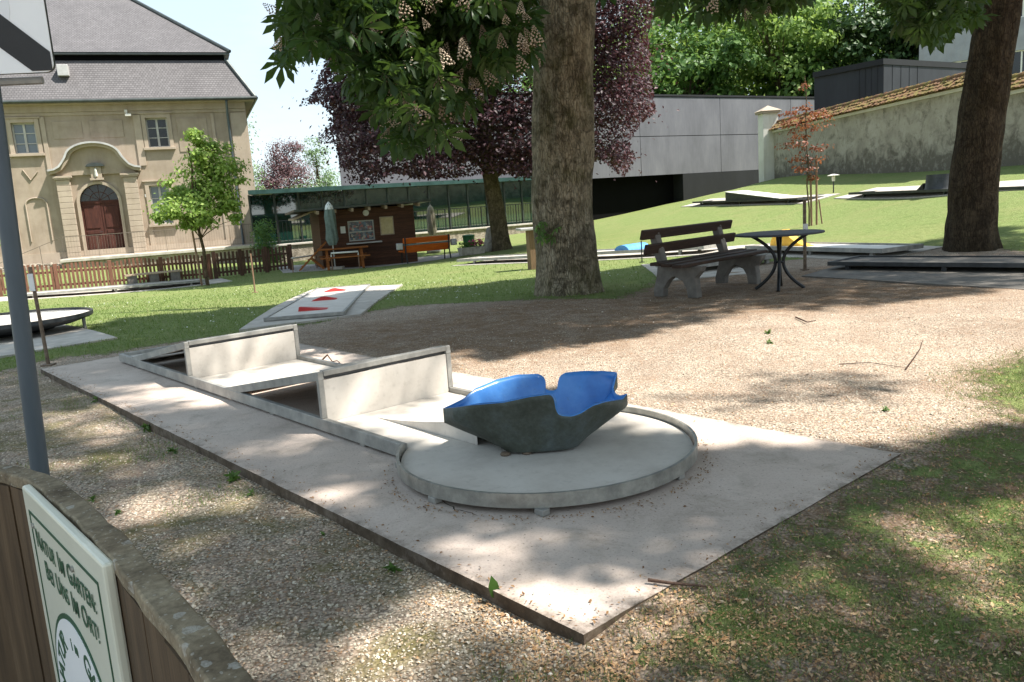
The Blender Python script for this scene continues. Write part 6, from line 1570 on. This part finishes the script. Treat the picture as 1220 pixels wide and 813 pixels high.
# picnic table
p0 = kpt(412, 324, 28.9); pic = thing('picnic_table', 'brown wooden picnic table with attached benches in front of the kiosk', 'picnic table', p0, ky - .1)
for k in range(4):
    mb = MB(); mb.bar((-.85, -.3 + k * .2, .72), (.85, -.3 + k * .2, .72), .17, .04); mb.build('top_plank', M['trestle'], pic)
for s in (-1, 1):
    mb = MB(); mb.bar((-.85, s * .72, .44), (.85, s * .72, .44), .26, .04); mb.build('seat_plank', M['trestle'], pic)
for x in (-.6, .6):
    for s in (-1, 1):
        mb = MB(); mb.bar((x, s * .62, .01), (x, s * .2, .7), .05, .09, (1, 0, 0)); mb.build('leg', M['trestle'], pic)
    mb = MB(); mb.bar((x + .05, -.84, .39), (x + .05, .84, .39), .05, .08); mb.build('cross_beam', M['trestle'], pic)
def tilted_chair(label, base, rz):
    t = thing('folding_seat', label, 'seat', base, rz)
    mb = MB(); mb.bar((-.75, 0, .02), (.25, 0, .95), .05, .07, (0, 1, 0)); mb.bar((-.75, .45, .02), (.25, .45, .95), .05, .07, (0, 1, 0)); mb.build('frame', M['trestle'], t)
    mb = MB()
    for k in range(7):
        u = .12 + k * .12; mb.bar((-.75 + u, -.03, .05 + u * .93), (-.75 + u, .48, .05 + u * .93), .08, .02)
    mb.build('slats', M['trestle'], t)
    mb = MB(); mb.bar((-.3, .0, .4), (.1, 0, .02), .05, .05, (0, 1, 0)); mb.bar((-.3, .45, .4), (.1, .45, .02), .05, .05, (0, 1, 0)); mb.build('leg', M['trestle'], t)
tilted_chair('slatted wooden folding seat leaning at the left of the picnic table', kpt(383, 326, 28.8), .15)
# white tube barriers
def tubebar(label, a, b, z, drop=True):
    t = thing('tube_rail', label, 'rail', (a[0], a[1], a[2]), 0); A = np.zeros(3); Bv = np.array(b) - np.array(a)
    mb = MB(); pts = [(0, 0, z - .12), (0, 0, z), tuple(Bv + [0, 0, z]), tuple(Bv + [0, 0, z - .12])] if drop else [(0, 0, z), tuple(Bv + [0, 0, z])]
    mb.tube(pts, .03, 8); mb.build('rail', M['white_paint'], t, 60)
    for p in (A, Bv):
        mb = MB(); mb.tube([tuple(p), tuple(p + [0, 0, z - (.1 if drop else 0)])], .02, 8); mb.build('post', M['stake'], t)
a = kpt(397, 327, 28.0); b = kpt(429, 325, 28.2); tubebar('bent white tube rail before the picnic table', a, b, float(at(410, 301, 28.0)[2]) - a[2])
a = kpt(350, 331, 28.0); b = kpt(378, 322, 30); tubebar('straight white tube rail between the short fence and the kiosk', a, b, float(at(366, 306, 28.5)[2]) - a[2], False)
# orange bench seen from behind
oa, ob_ = kpt(481, 316, 27.8), kpt(540, 309, 28.6); oy = math.atan2(ob_[1] - oa[1], ob_[0] - oa[0]); OL = np.linalg.norm((ob_ - oa)[:2])
obn = thing('orange_bench', 'bench with glossy orange planks and grey end caps beside the kiosk', 'bench', oa, oy)
for z, hgt in ((.78, .2), (.5, .26)):
    mb = MB(); mb.bar((.05, .02 + (.78 - z) * .2, z), (OL - .05, .02 + (.78 - z) * .2, z), hgt, .05, (0, 1, .2)); mb.build('back_plank', M['orange_wood'], obn, bevel=.02)
mb = MB(); mb.bar((.05, .02, .65), (OL - .05, .02, .65), .05, .04, (0, 1, 0)); mb.build('rail', M['parasol_green'], obn)
for k in range(3):
    mb = MB(); mb.bar((.03, .2 + k * .14, .42), (OL - .03, .2 + k * .14, .42), .12, .04); mb.build('seat_plank', M['orange_wood'], obn)
for x in (.12, OL - .12):
    mb = MB(); mb.tube([(x, -.1, .01), (x, .0, .42), (x, -.02, .9)], .025, 8); mb.tube([(x, .5, .01), (x, .45, .4), (x, .0, .41)], .025, 8); mb.build('leg', M['black_iron'], obn, 60)
for x in (-.08, OL + .08):
    mb = MB(); mb.box(x - .1, x + .1, -.05, .12, .5, .72); mb.build('end_cap', M['sheet_light'], obn, bevel=.02)
# bin, covered stone, flower tub, plank bench
g = kpt(559, 294, 31.5); bn = thing('waste_bin', 'green waste bin on the lawn between kiosk and copper beech', 'bin', g, 0)
mb = MB(); mb.lathe([(.17, .001), (.19, .1), (.22, .62), (.24, .64), (.24, .68), (.225, .68), (.21, .2)], 20); mb.build('body', M['green_plastic'], bn, 40)
mb = MB(); mb.lathe([(.245, .682), (.25, .70), (.12, .73)], 20); mb.build('lid', M['green_plastic'], bn, 40)
g = kpt(587, 299, 28.6); cs_ = tag(MB().lathe([(.36, 0), (.35, .12), (.25, .5), (.19, .76), (.14, .82), (.03, .84)], 9).build('stone_cone', M['stone'], None, 50), 'pale tapering stone block leaning against the copper beech trunk', 'stone'); cs_.location = g
g = kpt(563, 312, 27.6); ft = thing('flower_tub', 'grey rectangular tub with pink flowers on the lawn by the orange bench', 'planter', g, oy)
mb = MB(); mb.add([(-.4, -.16, 0), (.4, -.16, 0), (.4, .16, 0), (-.4, .16, 0), (-.45, -.2, .26), (.45, -.2, .26), (.45, .2, .26), (-.45, .2, .26)], [(3, 2, 1, 0), (0, 1, 5, 4), (1, 2, 6, 5), (2, 3, 7, 6), (3, 0, 4, 7), (4, 5, 6, 7)]); mb.build('tub', M['stone'], ft, bevel=.01)
n = 260; P = np.stack([rng.uniform(-.42, .42, n), rng.uniform(-.18, .18, n), rng.uniform(.25, .42, n)], -1); scatter('leaves', QUAD_V, QUAD_F, P, frames(rng.normal(0, .6, (n, 3)) + [0, 0, .6]), rng.uniform(.06, .1, n), M['leaf_mid'], ft)
M['pink'] = varmat('pink_petal', [(0, '#a8325a'), (.6, '#d0507c'), (1, '#e88aa8')], .6)
n = 150; P = np.stack([rng.uniform(-.05, .45, n), rng.uniform(-.2, .1, n), rng.uniform(.32, .5, n)], -1); scatter('blossoms', QUAD_V, QUAD_F, P, frames(rng.normal(0, .6, (n, 3)) + [0, -.4, .6]), rng.uniform(.05, .09, n), M['pink'], ft)
g = ground_px(639, 321); sp_ = thing('wooden_pedestal', 'square wooden post with a white slab top just left of the chestnut trunk', 'pedestal', g, .2)
ht = float(at(637, 271, g[1])[2]) - g[2]; mb = MB(); mb.box(-.15, .15, -.15, .15, -.05, ht - .05); mb.build('post', M['plinth_wood'], sp_, bevel=.01)
mb = MB(); mb.box(-.34, .28, -.25, .25, ht - .05, ht); mb.build('slab_top', M['sheet_light'], sp_, bevel=.01)
a, b = ground_px(150, 338), ground_px(216, 333.5); a = at(150, 338, 26.4); b = at(217, 333, 27.3)
pb = thing('plank_bench', 'low backless plank bench against the long picket fence', 'bench', (a[0], a[1], gz(a[0], a[1]) + .02), math.atan2(b[1] - a[1], b[0] - a[0])); PL = np.linalg.norm((b - a)[:2])
mb = MB(); mb.box(0, PL, -.18, .18, .40, .45); mb.build('seat', M['kiosk_trim'], pb)
for x in (PL * .12, PL * .5, PL * .88): mb = MB(); mb.box(x - .14, x + .14, -.14, .14, 0.0, .398); mb.build('leg', M['concrete_leg'], pb, bevel=.01)

# ------------------------------------------------------------------ foreground fence with its garden sign
ZC = .70
ft_px = [(-120, 560), (-60, 556), (0, 560), (35, 572), (73, 603), (122, 652), (174, 718), (223, 774), (268, 845), (294, 900)]
bt_px = [(-120, 545), (-60, 544), (0, 549), (28, 553), (70, 568), (104, 596), (157, 641), (195, 683), (250, 735), (320, 830), (370, 930)]
def resample(px, n):
    p = np.array([atz(x, y, ZC)[:2] for x, y in px]); s = np.concatenate([[0], np.cumsum(np.linalg.norm(np.diff(p, axis=0), axis=1))]); t_ = np.linspace(0, s[-1], n)
    q = np.stack([np.interp(t_, s, p[:, k]) for k in range(2)], -1)
    for _ in range(16): q[1:-1] = .25 * q[:-2] + .5 * q[1:-1] + .25 * q[2:]
    return q
NF = 60; ff = resample(ft_px, NF); fbk = resample(bt_px, NF)
# keep a constant cap width
tang = np.gradient(ff, axis=0); tang /= np.linalg.norm(tang, axis=1, keepdims=True); nout = np.stack([-tang[:, 1], tang[:, 0]], -1)
wid = .022
if np.mean(((fbk - ff) * nout).sum(1)) < 0: nout = -nout
cen_ = ff + nout * wid
ff = cen_ - nout * wid; fbk = cen_ + nout * wid
gb_z = -.06
fence = thing('board_fence', 'curved brown board fence with a lichen speckled cap in the near left corner', 'fence', (cen_[30][0], cen_[30][1], gb_z), 0)
fo_ = np.array([cen_[30][0], cen_[30][1], gb_z])
mb = MB(); V = []
for i in range(NF):
    for p, z in ((ff[i], ZC - .028), (fbk[i], ZC - .028), (fbk[i], ZC), (ff[i], ZC)):
        j = .003 * mnoise.noise((p[0] * 14, p[1] * 14, z * 9)); V.append((p[0] - fo_[0] + j, p[1] - fo_[1] + j, z - gb_z + j * .6))
F_ = [(i * 4 + k, i * 4 + (k + 1) % 4, (i + 1) * 4 + (k + 1) % 4, (i + 1) * 4 + k) for i in range(NF - 1) for k in range(4)]
mb.add(V, F_); mb.build('cap', M['cap'], fence, 40, bevel=.004)
bd = cen_ - nout * .012; mb = MB(); s_ = np.concatenate([[0], np.cumsum(np.linalg.norm(np.diff(bd, axis=0), axis=1))]); x_ = 0
while x_ < s_[-1] - .1:
    w_ = .105; p = np.array([np.interp(x_, s_, bd[:, k]) for k in range(2)]); q = np.array([np.interp(x_ + w_, s_, bd[:, k]) for k in range(2)]); nn = np.array([np.interp(x_, s_, nout[:, k]) for k in range(2)]); jj = random.uniform(-.002, .002)
    mb.add([(p[0] - nn[0] * (.009 + jj) - fo_[0], p[1] - nn[1] * (.009 + jj) - fo_[1], 0), (q[0] - nn[0] * (.009 + jj) - fo_[0], q[1] - nn[1] * (.009 + jj) - fo_[1], 0), (q[0] + nn[0] * .009 - fo_[0], q[1] + nn[1] * .009 - fo_[1], 0), (p[0] + nn[0] * .009 - fo_[0], p[1] + nn[1] * .009 - fo_[1], 0)] +
           [(p[0] - nn[0] * (.009 + jj) - fo_[0], p[1] - nn[1] * (.009 + jj) - fo_[1], ZC - .03 - gb_z), (q[0] - nn[0] * (.009 + jj) - fo_[0], q[1] - nn[1] * (.009 + jj) - fo_[1], ZC - .03 - gb_z), (q[0] + nn[0] * .009 - fo_[0], q[1] + nn[1] * .009 - fo_[1], ZC - .03 - gb_z), (p[0] + nn[0] * .009 - fo_[0], p[1] + nn[1] * .009 - fo_[1], ZC - .03 - gb_z)],
           [(0, 3, 2, 1), (4, 5, 6, 7), (0, 1, 5, 4), (1, 2, 6, 5), (2, 3, 7, 6), (3, 0, 4, 7)]); x_ += w_ + .003
mb.build('boards', M['fence_wood'], fence)
# sign plate: local x along the text, y up the plate normal reversed, z up
fpx, _ = proj(np.concatenate([ff, np.full((NF, 1), ZC - .03)], 1))
def on_front(px):
    i = int(np.argmin(np.abs(fpx[:, 0] - px) + (fpx[:, 1] > 900) * 999)); q = ff[i] - nout[i] * .014; return q
qa, qb = on_front(40), on_front(139); sl = np.array([*qa, at(38, 577, qa[1])[2]]); sr = np.array([*qb, at(136, 673, qb[1])[2]])
sl[2] = sr[2] = (sl[2] + sr[2]) / 2
sd_ = (sr - sl)[:2]; SW = np.linalg.norm(sd_); sy_ = math.atan2(sd_[1], sd_[0]); SH = SW * 1.42
sign = thing('garden_sign', 'cream enamel sign with green lettering screwed to the curved board fence', 'sign', (sl[0], sl[1], sl[2]), sy_)
mb = MB(); mb.box(0, SW, -.002, .016, -SH, 0); mb.build('plate', M['sign_cream'], sign, bevel=.005)
b_ = .045 * SW / .62; lw_ = .006
mb = MB(); mb.box(b_, SW - b_, -.0034, -.0024, -b_ - lw_, -b_); mb.box(b_, SW - b_, -.0034, -.0024, -SH + b_, -SH + b_ + lw_); mb.box(b_, b_ + lw_, -.0034, -.0024, -SH + b_ + lw_, -b_ - lw_); mb.box(SW - b_ - lw_, SW - b_, -.0034, -.0024, -SH + b_ + lw_, -b_ - lw_); mb.build('border_line', M['sign_green'], sign)
def textmesh(name, body, size, mat, parent, x, z, y=-.0036, align='LEFT', rot=0, extr=.0004, sx=1.0, bold=.0):
    cu = bpy.data.curves.new(name, 'FONT'); cu.body = body; cu.size = size; cu.extrude = extr; cu.align_x = align; cu.offset = bold; cu.space_character = 1.08
    ob = bpy.data.objects.new(name + '_tmp', cu); COL.objects.link(ob); dg = bpy.context.evaluated_depsgraph_get(); me = bpy.data.meshes.new_from_object(ob.evaluated_get(dg)); bpy.data.objects.remove(ob)
    me.transform(Matrix.Rotation(PI / 2, 4, 'X') @ Matrix.Rotation(rot, 4, 'Z') @ Matrix.Scale(sx, 4, (1, 0, 0))); me.name = name
    me.materials.clear(); me.materials.append(mat); o = bpy.data.objects.new(name, me); COL.objects.link(o); o.parent = parent; o.location = (x, y, z); return o
def smallcaps(name, words, x0, x1, z, size, mat, parent):
    """first letters larger, as on the sign; fitted to the width"""
    segs = []
    for w in words: segs += [(w[0], 1.0), (w[1:], .80), (' ', .80)]
    objs = []; x = 0
    for s_, f in segs:
        if s_ == ' ': x += size * .34; continue
        o = textmesh(name, s_, size * f, mat, parent, 0, 0, bold=.0002); w_ = max(v.co.x for v in o.data.vertices); objs.append((o, x)); x += w_ + size * .13
    k = (x1 - x0) / x
    for o, xx in objs:
        o.data.transform(Matrix.Scale(k, 4, (1, 0, 0))); o.location = (x0 + xx * k, -.0036, z)
    # one lettering mesh per word
    base = objs[0][0]; n_ = 0
    for o, xx in objs:
        if n_ % 2 == 0: mbv = MB()
        mbv.add([(v.co.x + o.location.x, v.co.y - .0036, v.co.z + z) for v in o.data.vertices], [tuple(p.vertices) for p in o.data.polygons])
        n_ += 1
        if n_ % 2 == 0: mbv.build(name, mat, parent)
    for o, xx in objs: bpy.data.objects.remove(o)
smallcaps('lettering', ['NATUR', 'IM', 'GARTEN:'], SW * .13, SW * .90, -SH * .135, SW * .098, M['sign_green'], sign)
smallcaps('lettering', ['BEI', 'UNS', 'IM', 'ORT!'], SW * .20, SW * .88, -SH * .205, SW * .098, M['sign_green'], sign)
ecx, ecz, er = SW * .5, -SH * .24 - SW * .40, SW * .40
n = 64
mb = MB(); mb.prism([(ecx + er * math.cos(2 * PI * k / n), ecz + er * math.sin(2 * PI * k / n)) for k in range(n)], lambda a, b, h: (a, h, b), -.0038, -.0022); mb.build('emblem_ring', M['sign_green'], sign)
mb = MB(); r2 = er * .955; mb.prism([(ecx + r2 * math.cos(2 * PI * k / n), ecz + r2 * math.sin(2 * PI * k / n)) for k in range(n)], lambda a, b, h: (a, h, b), -.0046, -.0039); mb.build('emblem_field', M['sign_white'], sign)
txt = 'NATUR im GARTEN'; mbv = MB()
for i, ch in enumerate(txt):
    if ch == ' ': mbv.build('emblem_lettering', M['sign_green'], sign); mbv = MB(); continue
    a = math.radians(172 - 164 * i / (len(txt) - 1)); o = textmesh('emblem_letter', ch, er * (.27 if ch.isupper() else .15), M['sign_green'], sign, 0, 0, align='CENTER', rot=a - PI / 2, bold=.001)
    rr_ = er * .70; mbv.add([(v.co.x + ecx + rr_ * math.cos(a), v.co.y - .005, v.co.z + ecz + rr_ * math.sin(a)) for v in o.data.vertices], [tuple(p.vertices) for p in o.data.polygons]); bpy.data.objects.remove(o)
mbv.build('emblem_lettering', M['sign_green'], sign)
mb = MB()
for k in range(12):
    a = 2 * PI * k / 12; c, s_ = math.cos(a), math.sin(a); P_ = lambda r, w: (ecx + c * r - s_ * w, ecz + s_ * r + c * w)
    mb.prism([P_(er * .12, -.0), P_(er * .25, -er * .06), P_(er * .42, 0), P_(er * .25, er * .06)], lambda a, b, h: (a, h, b), -.0056, -.0047)
mb.build('emblem_flower', M['yellow_paint'], sign)
for x, z in ((.09, -.09), (SW - .09 * SW / .62 + .03, -.09)): mb = MB(); mb.prism([(x * .7 + .006 * math.cos(k), z * .8 + .006 * math.sin(k)) for k in np.linspace(0, 2 * PI, 10, False)], lambda a, b, h: (a, h, b), -.006, -.0022); mb.build('screw', M['steel'], sign)

# ------------------------------------------------------------------ grey pole with its end-of-zone sign
PD = 2.62
p0_, p1_ = at(45, 540, PD), at(-8, 130, PD)
pole = thing('sign_pole', 'grey round metal pole behind the curved board fence', 'pole', (p0_[0], p0_[1], -.06), 0)
tl = (p1_ - p0_) / (p1_[2] - p0_[2])
mb = MB(); mb.tube([(tl[0] * (-.06 - p0_[2]), 0, 0), tuple(tl * (3.4 - p0_[2]) * np.array([1, 0, 0]) + np.array([0, 0, 3.46]))], .0275, 24); mb.build('shaft', M['alu'], pole, 40)
plate_br = at(65, 85.5, PD - .04)    # lower right corner of the plate
PW_, PH_ = .44, .62
rs = thing('traffic_sign', 'white traffic plate with grey ring and thick black diagonal bar at the top left', 'sign', (plate_br[0], plate_br[1], plate_br[2]), math.radians(8))
def rrect(w, h, r, n=6):
    out = []
    for cx, cz, a0 in ((-r, r, -90), (-r, h - r, 0), (-w + r, h - r, 90), (-w + r, r, 180)):
        for k in range(n + 1):
            a = math.radians(a0 + 90 * k / n); out.append((cx + r * math.cos(a), cz + r * math.sin(a)))
    return out
mb = MB(); mb.prism(rrect(PW_, PH_, .025), lambda a, b, h: (a, h, b), 0, .004); mb.build('plate', M['sign_white'], rs)
mb = MB(); mb.prism(rrect(PW_, PH_, .025), lambda a, b, h: (a, h, b), .0042, .018); mb.build('plate_rim', M['copper_dark'], rs)
def disc(r0, r1, cx, cz, y0, y1):
    m = MB(); n = 64; v = []
    for k in range(n):
        c, s_ = math.cos(2 * PI * k / n), math.sin(2 * PI * k / n); v += [(cx + r0 * c, y0, cz + r0 * s_), (cx + r1 * c, y0, cz + r1 * s_), (cx + r1 * c, y1, cz + r1 * s_), (cx + r0 * c, y1, cz + r0 * s_)]
    m.add(v, [(k * 4 + j, k * 4 + (j + 1) % 4, ((k + 1) % n) * 4 + (j + 1) % 4, ((k + 1) % n) * 4 + j) for k in range(n) for j in range(4)]); return m
M['sign_pale'] = noisy('sign_pale_film', [(.3, '#e2e3e3'), (.7, '#e9eaea')], 3, .35, 0, .02, big=.05)
disc(.125, .158, -.255, .20, -.0012, -.0002).build('ring', M['sign_pale'], rs)
disc(.001, .123, -.255, .20, -.0012, -.0002).build('ring_field', M['sign_grey'], rs)
mb = MB(); w_ = .044; c0 = (-.018, .018); dd = np.array([-.66, .75]); dd /= np.linalg.norm(dd); dd = np.array([-.74, .67]); nn = np.array([dd[1], -dd[0]])
e_ = np.array(c0) + dd * .56
mb.prism([(-.004, .004), (-.004, .058)] + [tuple(e_ + nn * w_), tuple(e_ - nn * w_)] + [(-.062, .004)], lambda a, b, h: (a, h, b), -.0024, -.0014); mb.build('diagonal_bar', M['sign_black'], rs)
mb = MB(); mb.tube([(-.46, .035, -.018), (-.05, .035, -.018)], .012, 8); mb.tube([(-.30, .035, -.018), (-.30, .035, PH_)], .012, 8); mb.build('clamp_rail', M['steel_dull'], rs)

# ------------------------------------------------------------------ twigs, weeds and tufts
def twig(label, pts, r):
    P = [np.array(p) for p in pts]; t = MB(); o = P[0]; q = [tuple(p - o) for p in P]; t.tube(q, np.linspace(r, r * .4, len(q)), 6)
    ob = t.build('fallen_twig', M['twig'], None, 60); ob.location = tuple(o); return tag(ob, label, 'twig', 'fallen twigs')
twig('thick broken twig lying across the near right edge of the slab', [atz(772, 691, .012), atz(800, 695, .010), atz(835, 698, .004), atz(880, 702, -.03)], .006)
twig('long thin twig half hidden in the grass right of the slab', [atz(840, 712, -.03), atz(900, 712, -.03), atz(960, 700, -.03), atz(1010, 684, -.03), atz(1040, 680, -.03)], .006)
twig('curved dark twig standing on the sunlit gravel', [atz(1079, 440, -.04), atz(1088, 428, .02), atz(1096, 416, .08), at(1099, 406, atz(1088, 436, -.04)[1])], .006)
twig('thin twig lying flat on the sunlit gravel left of the curved one', [atz(1000, 434, -.04), atz(1035, 432, -.035), atz(1078, 438, -.04)], .0035)
twig('small twig on the sunlit gravel near the table', [atz(948, 378, -.03), atz(962, 384, -.03), atz(972, 382, -.02)], .008)
twig('dry bent twig on the slab behind the second barrier', [atz(384, 429, .02), atz(390, 423, .07), atz(396, 431, .02), atz(402, 430, .03), atz(412, 440, .01)], .008)
def weed(label, base, n, size, seed, flat=.8):
    size *= .35 if 'sunlit' in label else .55
    r_ = np.random.default_rng(seed); t = thing('weed', label, 'weed', base, 0, 'weeds along the slab')
    P = np.stack([r_.normal(0, size * .35, n), r_.normal(0, size * .35, n), np.abs(r_.normal(0, size * .35, n)) + .008], -1); nr = P * np.array([6, 6, 2]) + r_.normal(0, .5, (n, 3)) + [0, 0, flat]
    scatter('leaf', [(-.1, 0, 0), (.35, -.2, .1), (1, 0, .05), (.35, .2, .1)], [(0, 1, 2, 3)], P * [.4, .4, .6], frames(nr), size * r_.uniform(.5, 1, n), M['weed'], t, r_.random(n))
for lab, x, y, n, s in [('weed tuft at the slab edge nearest the grey pole', 118, 480, 22, .10), ('weed tuft on the slab edge left of the broken corner', 175, 512, 26, .10), ('low weed below the middle of the slab edge', 205, 540, 20, .08), ('leafy weed under the slab edge before the second barrier', 280, 572, 24, .11), ('weed patch in the gravel where moss grows by the slab', 300, 590, 12, .06), ('bright weed in the gravel right of the sun fleck', 468, 682, 20, .075), ('small weed in the gravel below the left sun fleck', 110, 598, 14, .06), ('weed on the gravel just above the fence cap', 140, 612, 16, .06), ('weed in the gravel near the lower slab edge', 385, 640, 10, .05), ('grass tuft on the sunlit gravel, left one', 915, 398, 26, .13), ('grass tuft on the sunlit gravel, front one', 917, 410, 22, .12), ('green sprout on the sunlit gravel below the curved twig', 1055, 490, 18, .10)]:
    weed(lab, atz(x, y, -.05), n, s, int(x * 7 + y))
g = atz(592, 716, -.04); wl = thing('broad_leaf', 'single broad green leaf leaning on the lower slab edge', 'leaf', g, .3)
mb = MB(); mb.add([(0, 0, 0), (-.018, .0, .02), (-.024, 0.004, .05), (-.01, .01, .085), (.008, .004, .06), (.014, 0, .03)], [(0, 1, 5), (1, 2, 4, 5), (2, 3, 4)]); mb.build('blade', M['weed'], wl)
# ------------------------------------------------------------------ camera, sky, sun
cam = bpy.data.cameras.new('camera'); co_ = bpy.data.objects.new('camera', cam); COL.objects.link(co_); SC.camera = co_
Rm = Matrix(((CR[0], CU[0], -_F[0]), (CR[1], CU[1], -_F[1]), (CR[2], CU[2], -_F[2]))).to_4x4()
co_.matrix_world = Matrix.Translation(CC) @ Rm
cam.sensor_fit = 'HORIZONTAL'; cam.sensor_width = 36; cam.lens = 36 * FL / IW; cam.clip_start = .05; cam.clip_end = 3000
w = bpy.data.worlds.new('World'); SC.world = w; w.use_nodes = True; nt = w.node_tree; nt.nodes.clear()
sky = nt.nodes.new('ShaderNodeTexSky'); sky.sky_type = 'NISHITA'; sky.sun_disc = False; sky.sun_elevation = SUN_EL; sky.sun_rotation = math.atan2(SV[0], SV[1]); sky.dust_density = .7; sky.ozone_density = 1.0
tc = nt.nodes.new('ShaderNodeTexCoord'); mp = nt.nodes.new('ShaderNodeMapping'); mp.inputs['Scale'].default_value = (1, 1, 3.2); nz = nt.nodes.new('ShaderNodeTexNoise'); nz.inputs['Scale'].default_value = 2.6; nz.inputs['Detail'].default_value = 8; nz.inputs['Roughness'].default_value = .62
nt.links.new(tc.outputs['Generated'], mp.inputs[0]); nt.links.new(mp.outputs[0], nz.inputs['Vector'])
rp_ = nt.nodes.new('ShaderNodeValToRGB'); rp_.color_ramp.elements[0].position = .48; rp_.color_ramp.elements[0].color = (0, 0, 0, 1); rp_.color_ramp.elements[1].position = .72; rp_.color_ramp.elements[1].color = (.5, .5, .5, 1); nt.links.new(nz.outputs['Fac'], rp_.inputs[0])
mx = nt.nodes.new('ShaderNodeMix'); mx.data_type = 'RGBA'; nt.links.new(rp_.outputs[0], mx.inputs[0]); dk = nt.nodes.new('ShaderNodeMix'); dk.data_type = 'RGBA'; dk.blend_type = 'DARKEN'; dk.inputs[0].default_value = .85; nt.links.new(sky.outputs[0], dk.inputs[6]); dk.inputs[7].default_value = (1.38, 1.78, 2.05, 1); nt.links.new(dk.outputs[2], mx.inputs[6]); mx.inputs[7].default_value = (2.3, 2.35, 2.4, 1)
bg = nt.nodes.new('ShaderNodeBackground'); bg.inputs[1].default_value = .15; hs = nt.nodes.new('ShaderNodeHueSaturation'); hs.inputs['Saturation'].default_value = .82; nt.links.new(mx.outputs[2], hs.inputs['Color']); nt.links.new(hs.outputs[0], bg.inputs[0]); wo = nt.nodes.new('ShaderNodeOutputWorld'); nt.links.new(bg.outputs[0], wo.inputs[0])
sun = bpy.data.lights.new('sun', 'SUN'); sun.energy = 3.4; sun.angle = math.radians(.9); sun.color = (1.0, .95, .875); so = bpy.data.objects.new('sun', sun); COL.objects.link(so)
so.rotation_euler = Vector(SV).to_track_quat('Z', 'Y').to_euler()
SC.view_settings.view_transform = 'Standard'; SC.view_settings.look = 'None'; SC.view_settings.exposure = 1.70; SC.view_settings.gamma = 1; SC.view_settings.use_curve_mapping = False
SC.render.engine = 'CYCLES'; cy = SC.cycles; cy.max_bounces = 6; cy.diffuse_bounces = 3; cy.glossy_bounces = 3; cy.transmission_bounces = 4; cy.transparent_max_bounces = 4; cy.use_denoising = True; cy.caustics_reflective = False; cy.caustics_refractive = False
